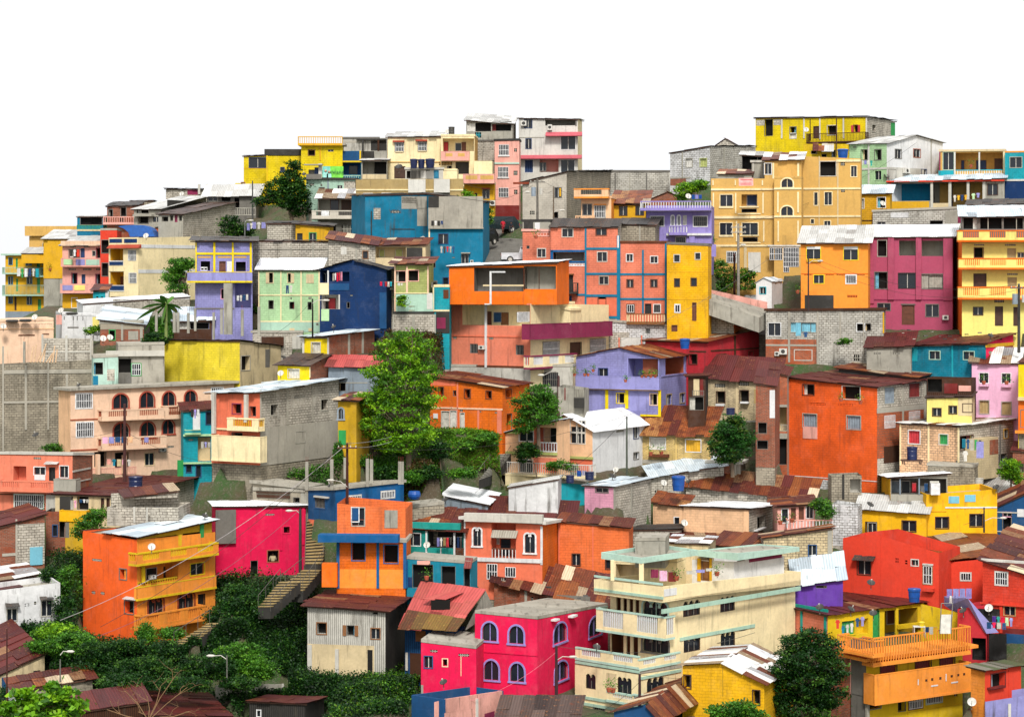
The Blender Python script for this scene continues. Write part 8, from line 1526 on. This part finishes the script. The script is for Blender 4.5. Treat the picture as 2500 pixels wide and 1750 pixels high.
# ---- roof clutter: stones, tyres, planks holding sheets down ----
def rocks(T, pts, Y0, Y1, y0, y1, group, place, col='4a4640'):
    for i, (x, y) in enumerate(pts):
        t = (y0-y)/max(1, (y0-y1)); c = W(T, x, y, Y0+(Y1-Y0)*t); s = random.uniform(.1, .2); mb = MB()
        pr = [Vector((sx*s*random.uniform(.7,1.2), sy*s*random.uniform(.7,1.2), sz*s*.5)) for sz in (0, 1) for sx, sy in ((-1,-1),(1,-1),(1,1),(-1,1))]
        mb.hexa([c+p for p in pr], pm('ddark') if random.random() < .7 else pm('gray')); o = mb.build('stone', None, c); tag(o, 'loose stone '+place, 'stone', group)
rocks('D1',[(1260,575),(1350,625),(1470,590),(1540,630),(1630,632),(1740,640),(1680,660),(1415,628),(1780,615),(1210,600),(1310,655),(1900,600),(1585,655)],196.5,202,690,570,'stones on the stone strewn roof','weighing down the wide dark red roof')
rocks('C3',[(330,450),(400,495),(540,470),(600,545),(460,430),(560,520),(660,525),(350,430)],158,166,620,330,'stones on the ragged roof','on the ragged roof beside the cream balconies')
rocks('D0',[(780,1110),(905,1095),(1010,1080)],208,213,1160,1070,'stones on the orange house roof','on the grey roof of the orange yellow house')
# planks and timber at far left, potted plants, chimneys
def potted(T, x, y, Y, label, kind='mid', pot='b0563a', s=1.0):
    c = W(T, x, y, Y); ro = root('potted_plant', c, label, 'potted plant', 'potted plants'); mb = MB(); mb.lathe(c, [(0,0),(.1*s,0),(.15*s,.22*s),(.13*s,.24*s),(0,.22*s)], simple('pot'+pot, pot, .8), 10); mb.build('pot', ro)
    Pp = rs.normal(size=(70, 3))*[.17*s, .12*s, .17*s]+np.array(c)+np.array([0, 0, .42*s]); g = np.array(GREENS[kind]); leaves('foliage', ro, Pp, g[rs.choice(4, 70)], .12, c)
for i, (x, y) in enumerate([(560,985),(652,985),(682,985),(728,948),(1018,1040),(1165,1000),(1200,1000),(1245,1000),(1285,1000)]):
    potted('C1', x, y, 184.2, ['potted plant, far left on the lilac balcony wall','red pot, second on the lilac balcony wall','red pot, third on the lilac balcony wall','red pot hung higher on the lilac wall','green tuft hanging from the lilac balcony','small flower pot, first of four before the lilac loggia','small flower pot, second of four before the lilac loggia','small flower pot, third of four before the lilac loggia','small flower pot, last of four before the lilac loggia'][i])
for a in [('C2',1245,410,178.5,'left plant in the flower box of the pale yellow brick house'),('C2',1340,405,178.5,'right plant in the flower box of the pale yellow brick house'),('C2',1478,1530,160.5,'pot at the left end of the white terrace wall'),('C2',1838,1490,161,'round plant hanging right of the wooden terrace door'),
  ('D1',1935,1060,188.5,'plant in the left window box of the lilac pink house'),('D1',2140,1062,188.5,'plant in the right window box of the lilac pink house'),('D1',655,1210,182.5,'white potted plant on the tall orange red wall'),('D1',830,1235,182.5,'small brown pot beside the open window of the orange red house'),
  ('C3',870,1385,154.8,'pot on the lower left cream balcony'),('C3',905,1390,154.8,'second small pot on the lower left cream balcony'),('C0',215,1180,204.5,'weed trailing from the salmon house end balcony'),('B3',1530,380,160.8,'bright plant on the teal shop counter'),('D0',1820,540,238.2,'plant in the tan terrace opening'),
  ('A1',450,775,296,'plant on the green glass balcony'),('D1',265,245,205,'plant at the orange stair landing'),('D2',790,680,185,'plant in the block yard wall opening'),('D2',110,1030,171.5,'flowering plant at the left of the pink veranda'),('D2',215,1010,171.5,'flowering plant beside the pink veranda door')]: potted(*a, s=1.3)
# table, washing machine, ladder board on the yellow terrace
c = W('D3',1355,890,160.2); ro = root('table', c, 'small white stool table on the yellow terrace', 'table'); mb = MB(); mb.box(c.x-.42,c.x+.42,c.y-.3,c.y+.3,c.z+.72,c.z+.77,pm('offwhite')); mb.build('tabletop', ro)
for sx in (-.38,.38):
    for sy in (-.26,.26): mb = MB(); mb.tube((c.x+sx,c.y+sy,c.z),(c.x+sx,c.y+sy,c.z+.72),.025,.025,pm('offwhite'),6); mb.build('leg', ro)
c = W('D3',1380,800,160.2); ro = root('bucket', c, 'yellow bucket on the white stool table', 'bucket'); mb = MB(); mb.lathe(c,[(0,0),(.15,0),(.2,.3),(.22,.31),(.2,.36)],simple('ybucket','f0d020',.4),12); mb.build('bucket_body', ro); mb = MB(); mb.lathe(c,[(.2,.36),(.1,.4),(0,.4)],simple('ybucket','f0d020',.4),12); mb.build('lid', ro)
c = W('D2',1497,760,183.6); ro = root('washing_machine', c, 'white washing machine in the rooftop room of the deep yellow house', 'washing machine'); mb = MB(); mb.box(c.x-.36,c.x+.36,c.y-.3,c.y+.3,c.z,c.z+.95,pm('white')); mb.build('cabinet', ro); mb = MB(); mb.box(c.x-.36,c.x+.36,c.y+.15,c.y+.31,c.z+.952,c.z+1.08,pm('lgray')); mb.build('control_panel', ro); mb = MB(); mb.box(c.x-.28,c.x+.28,c.y-.25,c.y+.1,c.z+.952,c.z+.975,pm('gray')); mb.build('lid', ro)
c = W('D3',1590,860,160.6); ro = root('folding_screen', c, 'grey framed screen leaning at the end of the yellow terrace', 'screen'); mb = MB(); d_ = Vector((.4,0,0)); t = c+Vector((.2,.4,1.3))
mb.hexa([c-d_,c+d_,c+d_+Vector((0,.04,0)),c-d_+Vector((0,.04,0)),t-d_,t+d_,t+d_+Vector((0,.04,0)),t-d_+Vector((0,.04,0))],pm('lgray')); mb.build('panel', ro); mb = MB(); mb.path([c-d_,t-d_+Vector((0,0,.8)),t+d_+Vector((0,0,.8)),c+d_],.035,pm('dgray'),5); mb.build('frame', ro)
# tank stand
c = W('D2',1290,480,190); Ys_ = c.y; ro = root('tank_stand', c, 'low wooden stand under the navy leaf marked tank', 'stand'); mb = MB(); k = PX(190); mb.box(c.x-95*k,c.x+90*k,c.y-.5,c.y+.5,wpt(*src('D2',0,458),Ys_).z,wpt(*src('D2',0,447),Ys_).z-.01,pm('dwood')); mb.build('top', ro)
for sx in (-75*k, 75*k):
    for sy in (-.4,.4): mb = MB(); mb.box(c.x+sx-.04,c.x+sx+.04,c.y+sy-.04,c.y+sy+.04,c.z-.1,wpt(*src('D2',0,459),Ys_).z,pm('dwood')); mb.build('leg', ro)
# timber stack at far left
for i in range(9):
    x = 275+i*28; a = W('A1', x, 1600, 197.5); b = W('A1', x+random.uniform(10, 60), 1600-random.uniform(60, 190), 198.4); mb = MB(); mb.tube(a, b, .07, .06, simple('bamboo', 'c8a884', .8), 6); o = mb.build('timber_pole', None, a); tag(o, 'timber pole leaning on the tall block wall at far left', 'pole', 'timber poles leaning on the block wall')
# free standing concrete columns of the terraces
def column(T, x0, yt, x1, yb, Y, label, col='gray'):
    a = W(T, x0, yb, Y); b = W(T, x1, yt, Y); mb = MB(); w_ = (b.x-a.x); mb.box(a.x, b.x, Y, Y+w_, a.z, b.z, wallmat(col+'~'))
    for sx in (.2, .8): mb.tube((a.x+w_*sx, Y+w_*.3, b.z), (a.x+w_*sx+random.uniform(-.05,.05), Y+w_*.3, b.z+.4), .012, .012, pm('dkred'), 4)
    o = mb.build('column', None, a); tag(o, label, 'column', 'bare concrete columns')
for i, (T, x0, yt, x1, yb, Y) in enumerate([('B2',470,440,497,690,172),('B2',690,420,718,690,171.5),('B2',1005,415,1032,660,173),('B2',1040,420,1068,640,176),('B2',1290,440,1318,640,173),('B2',1318,440,1340,640,176),('B2',785,430,808,620,177),
    ('A1',1390,1150,1412,1320,201),('A1',1550,1150,1575,1330,201),('A1',1582,1150,1607,1330,202),('A1',1706,1150,1728,1330,200),('A1',1768,1110,1788,1310,199),('A1',1905,1150,1925,1390,197),('A1',2140,1100,2162,1310,190),('A1',2250,880,2275,1310,185),('B1',160,345,182,580,188.5),('B1',20,370,42,590,188),('A1',210,1410,230,1600,198.5)]):
    column(T, x0, yt, x1, yb, Y, ['first column from the left on the blue house terrace','second column from the left on the blue house terrace','third column, front row, on the blue house terrace','column just behind the third on the blue house terrace','rightmost front column on the blue house terrace','rightmost rear column on the blue house terrace','rear column behind the cross-armed pole',
      'column left of the banana plant','column right of the banana plant','second column right of the banana plant','column before the second zinc roof','tall column below the lilac house corner','column at the left end of the low block terrace','column in the middle of the low block terrace','tall column under the right end of the lilac balcony','column before the light green house','column at the left end of the light green house','column before the peach terrace wall at far left'][i])

# blue barrel canopy on the roof behind the cream apartment house
mb = MB(); arc = [(1060,378),(1130,368),(1200,365),(1290,368),(1335,385),(1368,415),(1388,470),(1165,472),(1150,430),(1110,398)]; Yb = near(*src('A1',1200,480),238)+6
fr = [wpt(*src('A1', x, y), Yb) for x, y in arc]; bk_ = [p+Vector((0, 3.5, 0)) for p in fr]; m = simple('blue_fabric', '1458a8', .6); mb.poly(fr[::-1], m); mb.poly(bk_, m)
for i in range(len(fr)): mb.poly([fr[i], fr[(i+1) % 10], bk_[(i+1) % 10], bk_[i]], m)
o = mb.build('canopy', None, fr[7]); tag(o, 'blue fabric barrel canopy on the roof behind the cream apartment house', 'canopy')
